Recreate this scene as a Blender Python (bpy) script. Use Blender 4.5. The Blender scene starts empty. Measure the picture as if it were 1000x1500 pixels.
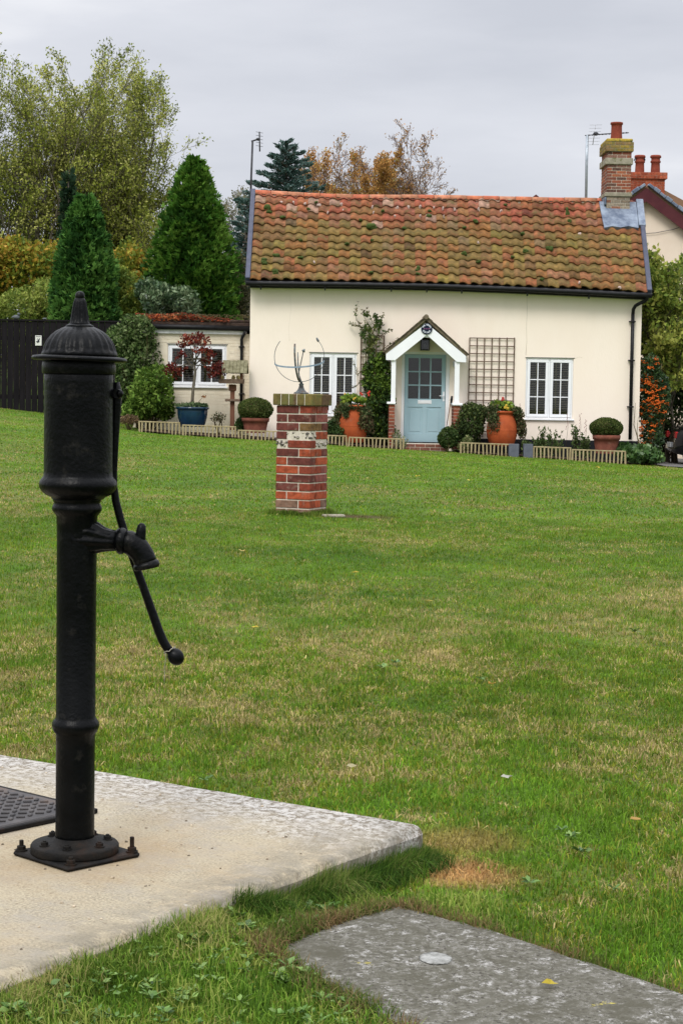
import bpy, math, random
import numpy as np
from mathutils import Vector, Matrix

C = bpy.context.scene.collection
sc = bpy.context.scene
R = math.radians
PI = math.pi
random.seed(7)
NR = np.random.RandomState(11)

# ------------------------------------------------------------------ camera
F_PX, PITCH, ROLL = 2700.0, math.atan(175 / 2700.0), 0.016
CAMZ = 1.0
fwd = Vector((0, math.cos(PITCH), -math.sin(PITCH)))
r0 = Vector((1, 0, 0)); u0 = Vector((0, math.sin(PITCH), math.cos(PITCH)))
rgt = r0 * math.cos(ROLL) + u0 * math.sin(ROLL)
up = u0 * math.cos(ROLL) - r0 * math.sin(ROLL)
cd = bpy.data.cameras.new('camera'); cam = bpy.data.objects.new('camera', cd); C.objects.link(cam)
cam.matrix_world = Matrix(((rgt.x, up.x, -fwd.x, 0), (rgt.y, up.y, -fwd.y, 0), (rgt.z, up.z, -fwd.z, CAMZ), (0, 0, 0, 1)))
cd.sensor_fit = 'VERTICAL'; cd.sensor_height = 24.0; cd.lens = F_PX / 1500 * 24
cd.clip_start = 0.05; cd.clip_end = 2000
sc.camera = cam

def at(px, py, Y):
    """survey helper: the world point at depth Y on the sight line through photo position px, py"""
    d = fwd + rgt * ((px - 500) / F_PX) + up * ((750 - py) / F_PX)
    return Vector((0, 0, CAMZ)) + d * (Y / d.y)

# ------------------------------------------------------------------ world, sun, exposure
SUN_EL, SUN_AZ = R(48), R(200)      # azimuth measured clockwise from +Y (north)
w = bpy.data.worlds.new('World'); sc.world = w; w.use_nodes = True
nt = w.node_tree; N = nt.nodes; L = nt.links; N.clear()
out = N.new('ShaderNodeOutputWorld'); bg = N.new('ShaderNodeBackground'); bg.inputs[1].default_value = 1.0
sky = N.new('ShaderNodeTexSky'); sky.sky_type = 'NISHITA'; sky.sun_disc = False
sky.sun_elevation = SUN_EL; sky.sun_rotation = SUN_AZ
tc = N.new('ShaderNodeTexCoord'); mp = N.new('ShaderNodeMapping'); mp.inputs['Scale'].default_value = (1.0, 1.0, 4.5)
mp.inputs['Location'].default_value = (3.3, 1.2, .35)
ns = N.new('ShaderNodeTexNoise'); ns.inputs['Scale'].default_value = 2.6; ns.inputs['Detail'].default_value = 7; ns.inputs['Roughness'].default_value = .52
rp = N.new('ShaderNodeValToRGB')
e = rp.color_ramp.elements
e[0].position = .30; e[0].color = (.57, .59, .65, 1)
e[1].position = .72; e[1].color = (1.02, 1.02, 1.03, 1)
m_ = e = rp.color_ramp.elements.new(.5); m_.color = (.70, .715, .77, 1)
sep = N.new('ShaderNodeSeparateXYZ')
mr = N.new('ShaderNodeMapRange'); mr.inputs[1].default_value = .25; mr.inputs[2].default_value = 1.0; mr.inputs[3].default_value = .90; mr.inputs[4].default_value = 3.1
mul = N.new('ShaderNodeVectorMath'); mul.operation = 'SCALE'
skm = N.new('ShaderNodeVectorMath'); skm.operation = 'SCALE'; skm.inputs['Scale'].default_value = 0.07
mix = N.new('ShaderNodeMix'); mix.data_type = 'RGBA'; mix.inputs[0].default_value = .93
L.new(tc.outputs['Generated'], mp.inputs[0]); L.new(mp.outputs[0], ns.inputs[0]); L.new(ns.outputs[0], rp.inputs[0])
L.new(tc.outputs['Generated'], sep.inputs[0]); L.new(sep.outputs[2], mr.inputs[0])
L.new(rp.outputs[0], mul.inputs[0]); L.new(mr.outputs[0], mul.inputs['Scale'])
L.new(sky.outputs[0], skm.inputs[0]); L.new(skm.outputs[0], mix.inputs[6]); L.new(mul.outputs[0], mix.inputs[7])
L.new(mix.outputs[2], bg.inputs[0]); L.new(bg.outputs[0], out.inputs[0])

sl = bpy.data.lights.new('sun', 'SUN'); sl.energy = 1.5; sl.angle = R(20); sl.color = (1, .965, .9)
so = bpy.data.objects.new('sun', sl); C.objects.link(so)
sd = Vector((math.sin(SUN_AZ) * math.cos(SUN_EL), math.cos(SUN_AZ) * math.cos(SUN_EL), math.sin(SUN_EL)))
so.rotation_euler = sd.to_track_quat('Z', 'Y').to_euler()
so.location = sd * 50
sc.view_settings.view_transform = 'Standard'; sc.view_settings.look = 'None'
sc.view_settings.exposure = 0.30; sc.view_settings.gamma = 1.0

# ------------------------------------------------------------------ materials
MATS = {}
def mat(name, c1, c2=None, scale=8., rough=.7, bump=0., bscale=None, attr=False, metal=0., spec=.22, detail=5., lo=.35, hi=.65,
        c3=None, s3=3., lo3=.55, hi3=.62, translucent=0., stretch=(1, 1, 1), bdist=.01, coat=0.):
    """principled surface: c1/c2 mottled by noise, optional third patchy colour, or per-piece colour from the 'col' attribute"""
    if name in MATS: return MATS[name]
    m = bpy.data.materials.new(name); m.use_nodes = True; t = m.node_tree; n = t.nodes; l = t.links
    b = n['Principled BSDF']; b.inputs['Roughness'].default_value = rough; b.inputs['Metallic'].default_value = metal
    b.inputs['Specular IOR Level'].default_value = spec
    if coat: b.inputs['Coat Weight'].default_value = coat
    tcn = n.new('ShaderNodeTexCoord'); mpn = n.new('ShaderNodeMapping'); mpn.inputs['Scale'].default_value = stretch
    l.new(tcn.outputs['Object'], mpn.inputs[0])
    no = n.new('ShaderNodeTexNoise'); no.inputs['Scale'].default_value = scale; no.inputs['Detail'].default_value = detail; no.inputs['Roughness'].default_value = .6
    l.new(mpn.outputs[0], no.inputs[0])
    ra = n.new('ShaderNodeValToRGB'); el = ra.color_ramp.elements
    el[0].position = lo; el[1].position = hi
    l.new(no.outputs[0], ra.inputs[0])
    if c2 is None: c2 = c1
    if attr:
        at_ = n.new('ShaderNodeAttribute'); at_.attribute_name = 'col'
        el[0].color = (*c1, 1); el[1].color = (*c2, 1)
        mx = n.new('ShaderNodeMix'); mx.data_type = 'RGBA'; mx.blend_type = 'MULTIPLY'; mx.inputs[0].default_value = 1
        l.new(at_.outputs['Color'], mx.inputs[6]); l.new(ra.outputs[0], mx.inputs[7]); cur = mx.outputs[2]
    else:
        el[0].color = (*c1, 1); el[1].color = (*c2, 1); cur = ra.outputs[0]
    if c3 is not None:
        n3 = n.new('ShaderNodeTexNoise'); n3.inputs['Scale'].default_value = s3; n3.inputs['Detail'].default_value = 8; n3.inputs['Roughness'].default_value = .65
        l.new(mpn.outputs[0], n3.inputs[0])
        m3 = n.new('ShaderNodeMapRange'); m3.inputs[1].default_value = lo3; m3.inputs[2].default_value = hi3
        l.new(n3.outputs[0], m3.inputs[0])
        x3 = n.new('ShaderNodeMix'); x3.data_type = 'RGBA'; x3.inputs[7].default_value = (*c3, 1)
        l.new(m3.outputs[0], x3.inputs[0]); l.new(cur, x3.inputs[6]); cur = x3.outputs[2]
    l.new(cur, b.inputs['Base Color'])
    if bump:
        nb = n.new('ShaderNodeTexNoise'); nb.inputs['Scale'].default_value = bscale or scale * 3; nb.inputs['Detail'].default_value = 6
        l.new(mpn.outputs[0], nb.inputs[0])
        bp = n.new('ShaderNodeBump'); bp.inputs['Strength'].default_value = bump; bp.inputs['Distance'].default_value = bdist
        l.new(nb.outputs[0], bp.inputs['Height']); l.new(bp.outputs[0], b.inputs['Normal'])
    if translucent:
        tr = n.new('ShaderNodeBsdfTranslucent'); l.new(cur, tr.inputs[0])
        ms = n.new('ShaderNodeMixShader'); ms.inputs[0].default_value = translucent
        l.new(b.outputs[0], ms.inputs[1]); l.new(tr.outputs[0], ms.inputs[2]); l.new(ms.outputs[0], n['Material Output'].inputs[0])
    MATS[name] = m
    return m

M = {}
M['render'] = mat('cream_render', (.87, .76, .65), (.90, .80, .70), 1.3, .9, .25, 30, c3=(.74, .64, .51), s3=1.3, lo3=.50, hi3=.98, stretch=(1.0, 1, .38))
M['cream_paint_brick'] = mat('cream_painted_brick', (.70, .62, .48), (.76, .69, .55), 6, .85, .3, 40)
M['white'] = mat('white_paint', (.80, .81, .83), (.84, .85, .87), 5, .45, .05, 40)
M['white_old'] = mat('weathered_white_board', (.60, .60, .60), (.78, .78, .78), 9, .6, .1, 60)
M['black'] = mat('black_gutter_plastic', (.006, .006, .007), (.012, .012, .013), 12, .45, .1, spec=.2)
M['plinth'] = mat('black_bitumen_paint', (.008, .009, .011), (.014, .015, .018), 6, .7, .3, 30, spec=.2)
M['iron'] = mat('black_painted_iron', (.0006, .0009, .0012), (.0030, .0034, .0038), 14, .34, .45, 110, c3=(.016, .015, .013), s3=22, lo3=.58, hi3=.72, spec=.11, bdist=.003)
M['rusty_iron'] = mat('black_iron_with_rust', (.006, .006, .006), (.014, .012, .010), 25, .6, .6, 130, spec=.10, c3=(.030, .016, .010), s3=14, lo3=.56, hi3=.72, bdist=.003)
M['plate_iron'] = mat('worn_cover_iron', (.035, .033, .034), (.075, .068, .066), 18, .55, .4, 160, c3=(.11, .075, .055), s3=9, lo3=.55, hi3=.7, bdist=.003)
M['door'] = mat('duck_egg_blue_paint', (.32, .465, .52), (.35, .495, .55), 3, .4, .06, 30)
M['door_dark'] = mat('teal_frame_paint', (.10, .20, .20), (.13, .24, .24), 3, .45)
M['brick'] = mat('brick', (.55, .54, .53), (1.12, 1.10, 1.08), 22, .9, .9, 120, attr=True, detail=9, c3=(.24, .17, .13), s3=16, lo3=.56, hi3=.72, bdist=.004)
M['mortar'] = mat('lime_mortar', (.50, .45, .37), (.68, .62, .52), 40, .95, .6, 160, bdist=.004)
M['mossbrick'] = mat('lichen_brick', (.7, .7, .7), (1.15, 1.15, 1.1), 30, .9, .7, 120, attr=True, c3=(.13, .125, .04), s3=9, lo3=.5, hi3=.62, bdist=.004)
M['chimneycap'] = mat('yellow_lichen_cap', (.32, .23, .06), (.20, .15, .08), 9, .9, .6, 60, c3=(.42, .31, .05), s3=6, lo3=.5, hi3=.6)
M['stone_band'] = mat('weathered_stone_band', (.22, .20, .15), (.34, .31, .24), 14, .9, .6, 60, c3=(.13, .13, .06), s3=7)
M['flint'] = mat('flint', (.48, .43, .36), (.05, .045, .04), 45, .45, .2, 60, lo=.42, hi=.55)
M['tile'] = mat('clay_pantile', (.46, .46, .42), (1.02, 1.0, .92), 9, .85, .5, 70, attr=True, detail=8, c3=(.10, .085, .025), s3=5, lo3=.50, hi3=.74)
M['ridge'] = mat('clay_ridge_tile', (.75, .72, .7), (1.2, 1.15, 1.1), 8, .85, .5, 60, attr=True, c3=(.30, .27, .18), s3=6, lo3=.58, hi3=.7)
M['roof_under'] = mat('roof_underlay', (.03, .022, .018), (.05, .035, .025), 5, .9)
M['lead'] = mat('weathered_lead', (.095, .12, .17), (.23, .27, .33), 5, .55, .3, 20, metal=.15)
M['verge'] = mat('blue_grey_verge', (.042, .048, .075), (.065, .07, .105), 5, .5, .1)
M['maroon'] = mat('maroon_gloss', (.065, .013, .018), (.085, .02, .023), 5, .4)
M['terracotta'] = mat('terracotta', (.30, .058, .016), (.40, .085, .024), 5, .75, .25, 50, c3=(.28, .09, .045), s3=4, lo3=.6, hi3=.75)
M['oldterra'] = mat('old_terracotta', (.16, .052, .036), (.235, .08, .053), 9, .85, .3, 50, c3=(.30, .2, .16), s3=7, lo3=.6, hi3=.75)
M['pot_red'] = mat('red_chimney_pot', (.17, .035, .02), (.23, .055, .03), 9, .8, .2, 50)
M['glaze'] = mat('blue_glaze', (.004, .020, .045), (.008, .035, .075), 5, .12, coat=.6)
M['slate'] = mat('slate_grey_planter', (.085, .095, .12), (.12, .13, .16), 9, .6, .2, 50)
M['soil'] = mat('soil', (.035, .022, .014), (.075, .05, .032), 25, .95, .9, 90)
M['timber'] = mat('treated_softwood', (.27, .215, .115), (.40, .33, .19), 12, .8, .3, 60, stretch=(1, 1, .25))
M['trellis'] = mat('brown_trellis', (.10, .065, .045), (.17, .115, .08), 14, .8, .2, 50)
M['post'] = mat('brown_stained_timber', (.13, .055, .032), (.20, .09, .055), 14, .75, .3, 50, stretch=(1, 1, .2))
M['mossroof'] = mat('mossy_grey_timber', (.12, .11, .06), (.21, .195, .12), 12, .9, .5, 60)
M['porchtile'] = mat('mossy_porch_tile', (.10, .08, .055), (.20, .16, .11), 14, .9, .8, 60, c3=(.15, .15, .06), s3=9)
M['blackfence'] = mat('black_stained_boards', (.006, .005, .006), (.012, .010, .012), 8, .8, .3, 60, spec=.12, stretch=(1, 1, .15))
M['galv'] = mat('galvanised_pole', (.30, .34, .38), (.42, .46, .50), 12, .4, metal=.5)
M['wire'] = mat('aluminium_rod', (.35, .35, .36), (.45, .45, .46), 12, .4, metal=.5)
M['twig'] = mat('pinkish_bare_twig', (.16, .11, .095), (.27, .20, .175), 9, .85)
M['darkmetal'] = mat('dark_aerial_metal', (.03, .03, .035), (.05, .05, .055), 12, .5)
M['verdigris'] = mat('verdigris_iron', (.055, .05, .05), (.15, .18, .19), 22, .6, .4, 100, c3=(.10, .06, .04), s3=15)
M['bark'] = mat('grey_brown_bark', (.075, .062, .045), (.15, .13, .10), 9, .9, .6, 30, stretch=(1, 1, .3))
M['birchbark'] = mat('pale_birch_bark', (.20, .16, .13), (.36, .31, .27), 9, .85, .3, 30, stretch=(1, 1, 3))
M['stem'] = mat('green_brown_stem', (.08, .06, .03), (.14, .11, .05), 9, .9)
M['leaf'] = mat('leaf', (.85, .85, .85), (1.12, 1.12, 1.1), 3, .6, attr=True, translucent=.3, spec=.12)
M['gloss_leaf'] = mat('glossy_leaf', (.85, .85, .85), (1.12, 1.12, 1.1), 3, .35, attr=True, translucent=.15, spec=.3)
M['grass'] = mat('grass_blade', (.88, .88, .88), (1.1, 1.1, 1.1), 2, .7, attr=True, translucent=.3, spec=.06)
M['lawn'] = mat('lawn_thatch', (.50, .50, .50), (1.3, 1.28, 1.25), 45, .95, 1.0, 120, attr=True, detail=9, bdist=.02)
M['blind'] = mat('blind_slat', (.78, .63, .40), (.85, .70, .46), 3, .6)
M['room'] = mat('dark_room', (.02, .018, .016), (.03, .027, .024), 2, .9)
M['cord'] = mat('yellow_curtain_edge', (.48, .38, .16), (.55, .45, .2), 5, .8)
M['string'] = mat('pale_string', (.20, .18, .14), (.30, .28, .23), 60, .9)
M['moss'] = mat('moss', (.03, .05, .010), (.07, .10, .022), 40, .95, 1.0, 120)
M['carpaint'] = mat('black_car_paint', (.006, .006, .009), (.008, .008, .011), 3, .2, coat=1)
M['rubber'] = mat('tyre_rubber', (.012, .012, .012), (.02, .02, .02), 20, .8)
M['chrome'] = mat('wheel_alloy', (.4, .4, .42), (.5, .5, .52), 20, .3, metal=.9)
M['redlamp'] = mat('red_lens', (.35, .02, .02), (.4, .03, .03), 20, .2)
M['navy'] = mat('navy_enamel', (.008, .012, .03), (.01, .016, .04), 20, .25)
M['signwhite'] = mat('white_lettering', (.62, .66, .72), (.68, .72, .78), 20, .5)
M['signpink'] = mat('pink_motif', (.40, .12, .25), (.45, .15, .3), 20, .5)
M['lampglass'] = mat('lantern_glass', (.22, .24, .22), (.34, .36, .34), 20, .15)
M['farroof'] = mat('far_brown_roof', (.14, .08, .05), (.22, .13, .08), 3, .9, .4, 20, c3=(.15, .14, .06), s3=2)
M['creamfar'] = mat('neighbour_cream_render', (.72, .60, .48), (.76, .65, .53), 2, .9, .15, 30)

def glass_mat():
    m = bpy.data.materials.new('window_glass'); m.use_nodes = True; t = m.node_tree; n = t.nodes; l = t.links; n.clear()
    o = n.new('ShaderNodeOutputMaterial'); tr = n.new('ShaderNodeBsdfTransparent'); tr.inputs[0].default_value = (.72, .75, .75, 1)
    gl = n.new('ShaderNodeBsdfGlossy'); gl.inputs['Roughness'].default_value = .03
    lw = n.new('ShaderNodeFresnel'); lw.inputs[0].default_value = 1.5
    ms = n.new('ShaderNodeMixShader'); l.new(lw.outputs[0], ms.inputs[0]); l.new(tr.outputs[0], ms.inputs[1]); l.new(gl.outputs[0], ms.inputs[2]); l.new(ms.outputs[0], o.inputs[0])
    return m
M['glass'] = glass_mat()

# slab frame
SA = Vector((-.84, .545, 0)).normalized(); SB = Vector((-.565, -.825, 0)).normalized(); SC = Vector((.212, 4.24, 0))
def slab_uv(X, Y):
    dx = X - SC.x; dy = Y - SC.y
    return dx * SA.x + dy * SA.y, dx * SB.x + dy * SB.y
def slab_mat():
    m = bpy.data.materials.new('pale_concrete'); m.use_nodes = True; t = m.node_tree; n = t.nodes; l = t.links
    b = n['Principled BSDF']; b.inputs['Roughness'].default_value = .92; b.inputs['Specular IOR Level'].default_value = .2
    tcn = n.new('ShaderNodeTexCoord')
    def noise(s, d=8, r=.6):
        q = n.new('ShaderNodeTexNoise'); q.inputs['Scale'].default_value = s; q.inputs['Detail'].default_value = d; q.inputs['Roughness'].default_value = r
        l.new(tcn.outputs['Object'], q.inputs[0]); return q.outputs[0]
    def rng(v, a, b_, c=0., d=1.):
        q = n.new('ShaderNodeMapRange'); q.inputs[1].default_value = a; q.inputs[2].default_value = b_; q.inputs[3].default_value = c; q.inputs[4].default_value = d
        l.new(v, q.inputs[0]); return q.outputs[0]
    def mixc(f, a, b_):
        q = n.new('ShaderNodeMix'); q.data_type = 'RGBA'; l.new(f, q.inputs[0])
        for i, v in ((6, a), (7, b_)):
            if isinstance(v, tuple): q.inputs[i].default_value = (*v, 1)
            else: l.new(v, q.inputs[i])
        return q.outputs[2]
    def math_(op, a, b_):
        q = n.new('ShaderNodeMath'); q.operation = op
        for i, v in ((0, a), (1, b_)):
            if isinstance(v, (int, float)): q.inputs[i].default_value = v
            else: l.new(v, q.inputs[i])
        return q.outputs[0]
    c = mixc(rng(noise(7), .35, .65), (.225, .195, .14), (.315, .275, .195))
    c = mixc(rng(noise(180, 3), .40, .62), c, (.40, .345, .245))                     # sand grain
    c = mixc(rng(noise(95, 6, .7), .56, .66), c, (.17, .13, .085)); c = mixc(math_('MULTIPLY', rng(noise(2.2, 5, .6), .45, .65), .35), c, (.30, .22, .13))                     # dark grit
    # object space: x runs along the back edge from the corner, y towards the front
    sp = n.new('ShaderNodeSeparateXYZ'); l.new(tcn.outputs['Object'], sp.inputs[0])
    wob = rng(noise(6, 9, .75), .25, .75, -.16, .16)
    back = math_('ADD', sp.outputs[1], wob)
    fb = math_('MULTIPLY', rng(back, .38, .08), .9)
    lich = mixc(rng(noise(45, 10, .85), .46, .53), (.115, .095, .07), (.45, .435, .41))
    c = mixc(fb, c, lich)
    front = math_('ADD', sp.outputs[0], wob)                                        # along the right-hand edge
    ff = rng(front, .20, .03)
    ff = math_('MULTIPLY', ff, rng(noise(12, 9, .7), .42, .60, 0., .85))
    c = mixc(ff, c, (.135, .125, .10))
    spots = math_('MULTIPLY', rng(noise(5, 9, .78), .48, .66), .75)
    c = mixc(spots, c, (.28, .255, .215))
    pale = math_('MULTIPLY', rng(noise(9, 9, .75), .62, .70), .6)
    c = mixc(pale, c, (.50, .475, .44))
    vd = n.new('ShaderNodeVectorMath'); vd.operation = 'DISTANCE'; l.new(tcn.outputs['Object'], vd.inputs[0])
    dxp = Vector((-.5585 - SC.x, 3.89 - SC.y, 0)); det = SA.x * SB.y - SA.y * SB.x
    vd.inputs[1].default_value = ((dxp.x * SB.y - dxp.y * SB.x) / det, (SA.x * dxp.y - SA.y * dxp.x) / det, 0)
    ringf = math_('MULTIPLY', rng(math_('ADD', vd.outputs['Value'], wob), .30, .10), .5)
    c = mixc(ringf, c, (.27, .185, .095))
    l.new(c, b.inputs['Base Color'])
    bp = n.new('ShaderNodeBump'); bp.inputs['Strength'].default_value = .55; bp.inputs['Distance'].default_value = .004
    l.new(math_('ADD', noise(140, 6), math_('MULTIPLY', noise(20, 8), 1.5)), bp.inputs['Height']); l.new(bp.outputs[0], b.inputs['Normal'])
    return m
M['slab'] = slab_mat()

def path_mat():
    m = bpy.data.materials.new('grey_lichen_concrete'); m.use_nodes = True; t = m.node_tree; n = t.nodes; l = t.links
    b = n['Principled BSDF']; b.inputs['Roughness'].default_value = .93; b.inputs['Specular IOR Level'].default_value = .2
    tcn = n.new('ShaderNodeTexCoord')
    def noise(s, d=8, r=.6):
        q = n.new('ShaderNodeTexNoise'); q.inputs['Scale'].default_value = s; q.inputs['Detail'].default_value = d; q.inputs['Roughness'].default_value = r
        l.new(tcn.outputs['Object'], q.inputs[0]); return q.outputs[0]
    cur = None
    for (s, d, r, a, b_, col) in ((30, 8, .6, .35, .65, (.075, .070, .052)), (75, 8, .8, .50, .56, (.16, .152, .13)), (34, 10, .85, .545, .59, (.34, .33, .31)), (120, 5, .7, .57, .62, (.04, .035, .028)), (9, 6, .6, .68, .71, (.40, .34, .06)), (7, 9, .75, .50, .64, (.075, .070, .05))):
        q = n.new('ShaderNodeMapRange'); q.inputs[1].default_value = a; q.inputs[2].default_value = b_; l.new(noise(s, d, r), q.inputs[0])
        x = n.new('ShaderNodeMix'); x.data_type = 'RGBA'; l.new(q.outputs[0], x.inputs[0]); x.inputs[7].default_value = (*col, 1)
        if cur is None: x.inputs[6].default_value = (.108, .102, .080, 1)
        else: l.new(cur, x.inputs[6])
        cur = x.outputs[2]
    l.new(cur, b.inputs['Base Color'])
    bp = n.new('ShaderNodeBump'); bp.inputs['Strength'].default_value = .8; bp.inputs['Distance'].default_value = .006
    l.new(noise(75, 8), bp.inputs['Height']); l.new(bp.outputs[0], b.inputs['Normal'])
    return m
M['path'] = path_mat()

# ------------------------------------------------------------------ object helpers
def wloc(o):
    v = Vector((0, 0, 0))
    while o is not None:
        v += Vector(o.location); o = o.parent
    return v
def tag(o, label=None, cat=None, group=None, kind=None):
    if label: o['label'] = label
    if cat: o['category'] = cat
    if group: o['group'] = group
    if kind: o['kind'] = kind
    return o
def thing(name, label, cat, loc, group=None):
    o = bpy.data.objects.new(name, None); C.objects.link(o); o.location = loc; o.empty_display_size = .1
    return tag(o, label, cat, group)
def link(name, me, mats, parent=None, origin=None):
    o = bpy.data.objects.new(name, me); C.objects.link(o)
    for m in (mats if isinstance(mats, (list, tuple)) else [mats]): me.materials.append(m)
    if parent is not None: o.parent = parent
    elif origin is not None: o.location = origin
    return o

class MB:
    """collects shapes in world coordinates; build() links them as one mesh object"""
    def __init__(s): s.v = []; s.f = []; s.c = []; s.mi = []; s.sm = []
    def face(s, idx, col=None, mi=0, smooth=False): s.f.append(idx); s.c.append(col or (1, 1, 1)); s.mi.append(mi); s.sm.append(smooth)
    def quad(s, a, b, c, d, col=None, mi=0):
        n = len(s.v); s.v += [tuple(a), tuple(b), tuple(c), tuple(d)]; s.face((n, n + 1, n + 2, n + 3), col, mi)
    def poly(s, pts, col=None, mi=0):
        n = len(s.v); s.v += [tuple(p) for p in pts]; s.face(tuple(range(n, n + len(pts))), col, mi)
    def box(s, x0, x1, y0, y1, z0, z1, col=None, mi=0, ax=None, o=None):
        """box in the frame ax=(ux,uy,uz) at origin o; world axes if none"""
        ux, uy, uz = ax or (Vector((1, 0, 0)), Vector((0, 1, 0)), Vector((0, 0, 1))); o = Vector(o) if o is not None else Vector((0, 0, 0))
        n = len(s.v)
        for z in (z0, z1):
            for (x, y) in ((x0, y0), (x1, y0), (x1, y1), (x0, y1)):
                s.v.append(tuple(o + ux * x + uy * y + uz * z))
        for q in ((3, 2, 1, 0), (4, 5, 6, 7), (0, 1, 5, 4), (1, 2, 6, 5), (2, 3, 7, 6), (3, 0, 4, 7)):
            s.face(tuple(n + i for i in q), col, mi)
    def bbox(s, x0, x1, y0, y1, z0, z1, b=.004, col=None, mi=0, ax=None, o=None):
        """box with chamfered edges"""
        ux, uy, uz = ax or (Vector((1, 0, 0)), Vector((0, 1, 0)), Vector((0, 0, 1))); o = Vector(o) if o is not None else Vector((0, 0, 0))
        n = len(s.v); X = (x0, x1); Y = (y0, y1); Z = (z0, z1); id_ = {}
        for i in (0, 1):
            for j in (0, 1):
                for k in (0, 1):
                    for a in range(3):
                        p = [X[i], Y[j], Z[k]]
                        for q in range(3):
                            if q != a: p[q] += b * (1 if (i, j, k)[q] == 0 else -1)
                        id_[(i, j, k, a)] = len(s.v); s.v.append(tuple(o + ux * p[0] + uy * p[1] + uz * p[2]))
        g = lambda i, j, k, a: id_[(i, j, k, a)]
        for k in (0, 1):
            q = [g(0, 0, k, 2), g(1, 0, k, 2), g(1, 1, k, 2), g(0, 1, k, 2)]; s.face(tuple(q if k else q[::-1]), col, mi)
            q = [g(0, k, 0, 1), g(1, k, 0, 1), g(1, k, 1, 1), g(0, k, 1, 1)]; s.face(tuple(q[::-1] if k else q), col, mi)
            q = [g(k, 0, 0, 0), g(k, 1, 0, 0), g(k, 1, 1, 0), g(k, 0, 1, 0)]; s.face(tuple(q if k else q[::-1]), col, mi)
        for i in (0, 1):
            for j in (0, 1):
                s.face((g(i, j, 0, 0), g(i, j, 0, 1), g(i, j, 1, 1), g(i, j, 1, 0)), col, mi)
                s.face((g(i, 0, j, 0), g(i, 0, j, 2), g(i, 1, j, 2), g(i, 1, j, 0)), col, mi)
                s.face((g(0, i, j, 1), g(0, i, j, 2), g(1, i, j, 2), g(1, i, j, 1)), col, mi)
                for k in (0, 1): s.face((g(i, j, k, 0), g(i, j, k, 1), g(i, j, k, 2)), col, mi)
    def lathe(s, o, prof, n=32, col=None, mi=0, flute=0, amp=0., f0=None, f1=None, axis=None, smooth=True, cap=True):
        """surface of revolution: prof = [(r, z)], bottom to top, about axis through o"""
        o = Vector(o); az = Vector(axis).normalized() if axis is not None else Vector((0, 0, 1))
        axx = az.orthogonal().normalized() if axis is not None else Vector((1, 0, 0)); ay = az.cross(axx)
        b = len(s.v)
        for k, (r, z) in enumerate(prof):
            for i in range(n):
                a = 2 * PI * i / n; rr = r
                if flute and (f0 is None or f0 <= z <= f1): rr = r * (1 + amp * math.cos(flute * a))
                s.v.append(tuple(o + axx * (rr * math.cos(a)) + ay * (rr * math.sin(a)) + az * z))
        for k in range(len(prof) - 1):
            for i in range(n):
                j = (i + 1) % n
                s.face((b + k * n + i, b + k * n + j, b + (k + 1) * n + j, b + (k + 1) * n + i), col, mi, smooth)
        if cap:
            if prof[0][0] > 1e-5: s.face(tuple(b + i for i in range(n))[::-1], col, mi)
            if prof[-1][0] > 1e-5: s.face(tuple(b + (len(prof) - 1) * n + i for i in range(n)), col, mi)
    def tube(s, pts, rad, n=8, col=None, mi=0, flute=0, amp=None, cap=True):
        pts = [Vector(p) for p in pts]; rad = rad if isinstance(rad, (list, tuple)) else [rad] * len(pts)
        b = len(s.v); prev = None
        for k, p in enumerate(pts):
            t = (pts[min(k + 1, len(pts) - 1)] - pts[max(k - 1, 0)]).normalized()
            if prev is None: x = t.orthogonal().normalized()
            else:
                x = prev - t * prev.dot(t)
                x = x.normalized() if x.length > 1e-6 else t.orthogonal().normalized()
            prev = x; y = t.cross(x)
            for i in range(n):
                a = 2 * PI * i / n; r = rad[k]
                if flute: r *= 1 + amp[k] * math.cos(flute * a)
                s.v.append(tuple(p + x * (r * math.cos(a)) + y * (r * math.sin(a))))
        for k in range(len(pts) - 1):
            for i in range(n):
                j = (i + 1) % n; s.face((b + k * n + i, b + k * n + j, b + (k + 1) * n + j, b + (k + 1) * n + i), col, mi, True)
        if cap and n > 2:
            s.face(tuple(b + i for i in range(n))[::-1], col, mi); s.face(tuple(b + (len(pts) - 1) * n + i for i in range(n)), col, mi)
    def blob(s, o, rx, ry, rz, n=10, m=6, jit=0., col=None, mi=0, rnd=random, axis=None):
        o = Vector(o); b = len(s.v)
        M3 = Vector(axis).to_track_quat('Z', 'Y').to_matrix() if axis is not None else Matrix.Identity(3)
        for k in range(1, m):
            ph = PI * k / m
            for i in range(n):
                a = 2 * PI * i / n; q = 1 + jit * rnd.uniform(-1, 1)
                s.v.append(tuple(o + M3 @ Vector((rx * q * math.sin(ph) * math.cos(a), ry * q * math.sin(ph) * math.sin(a), -rz * q * math.cos(ph)))))
        s.v.append(tuple(o + M3 @ Vector((0, 0, -rz)))); s.v.append(tuple(o + M3 @ Vector((0, 0, rz)))); t0 = len(s.v) - 2; t1 = t0 + 1
        for k in range(m - 2):
            for i in range(n):
                j = (i + 1) % n; s.face((b + k * n + i, b + k * n + j, b + (k + 1) * n + j, b + (k + 1) * n + i), col, mi, True)
        for i in range(n):
            j = (i + 1) % n; s.face((t0, b + j, b + i), col, mi, True); s.face((t1, b + (m - 2) * n + i, b + (m - 2) * n + j), col, mi, True)
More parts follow.
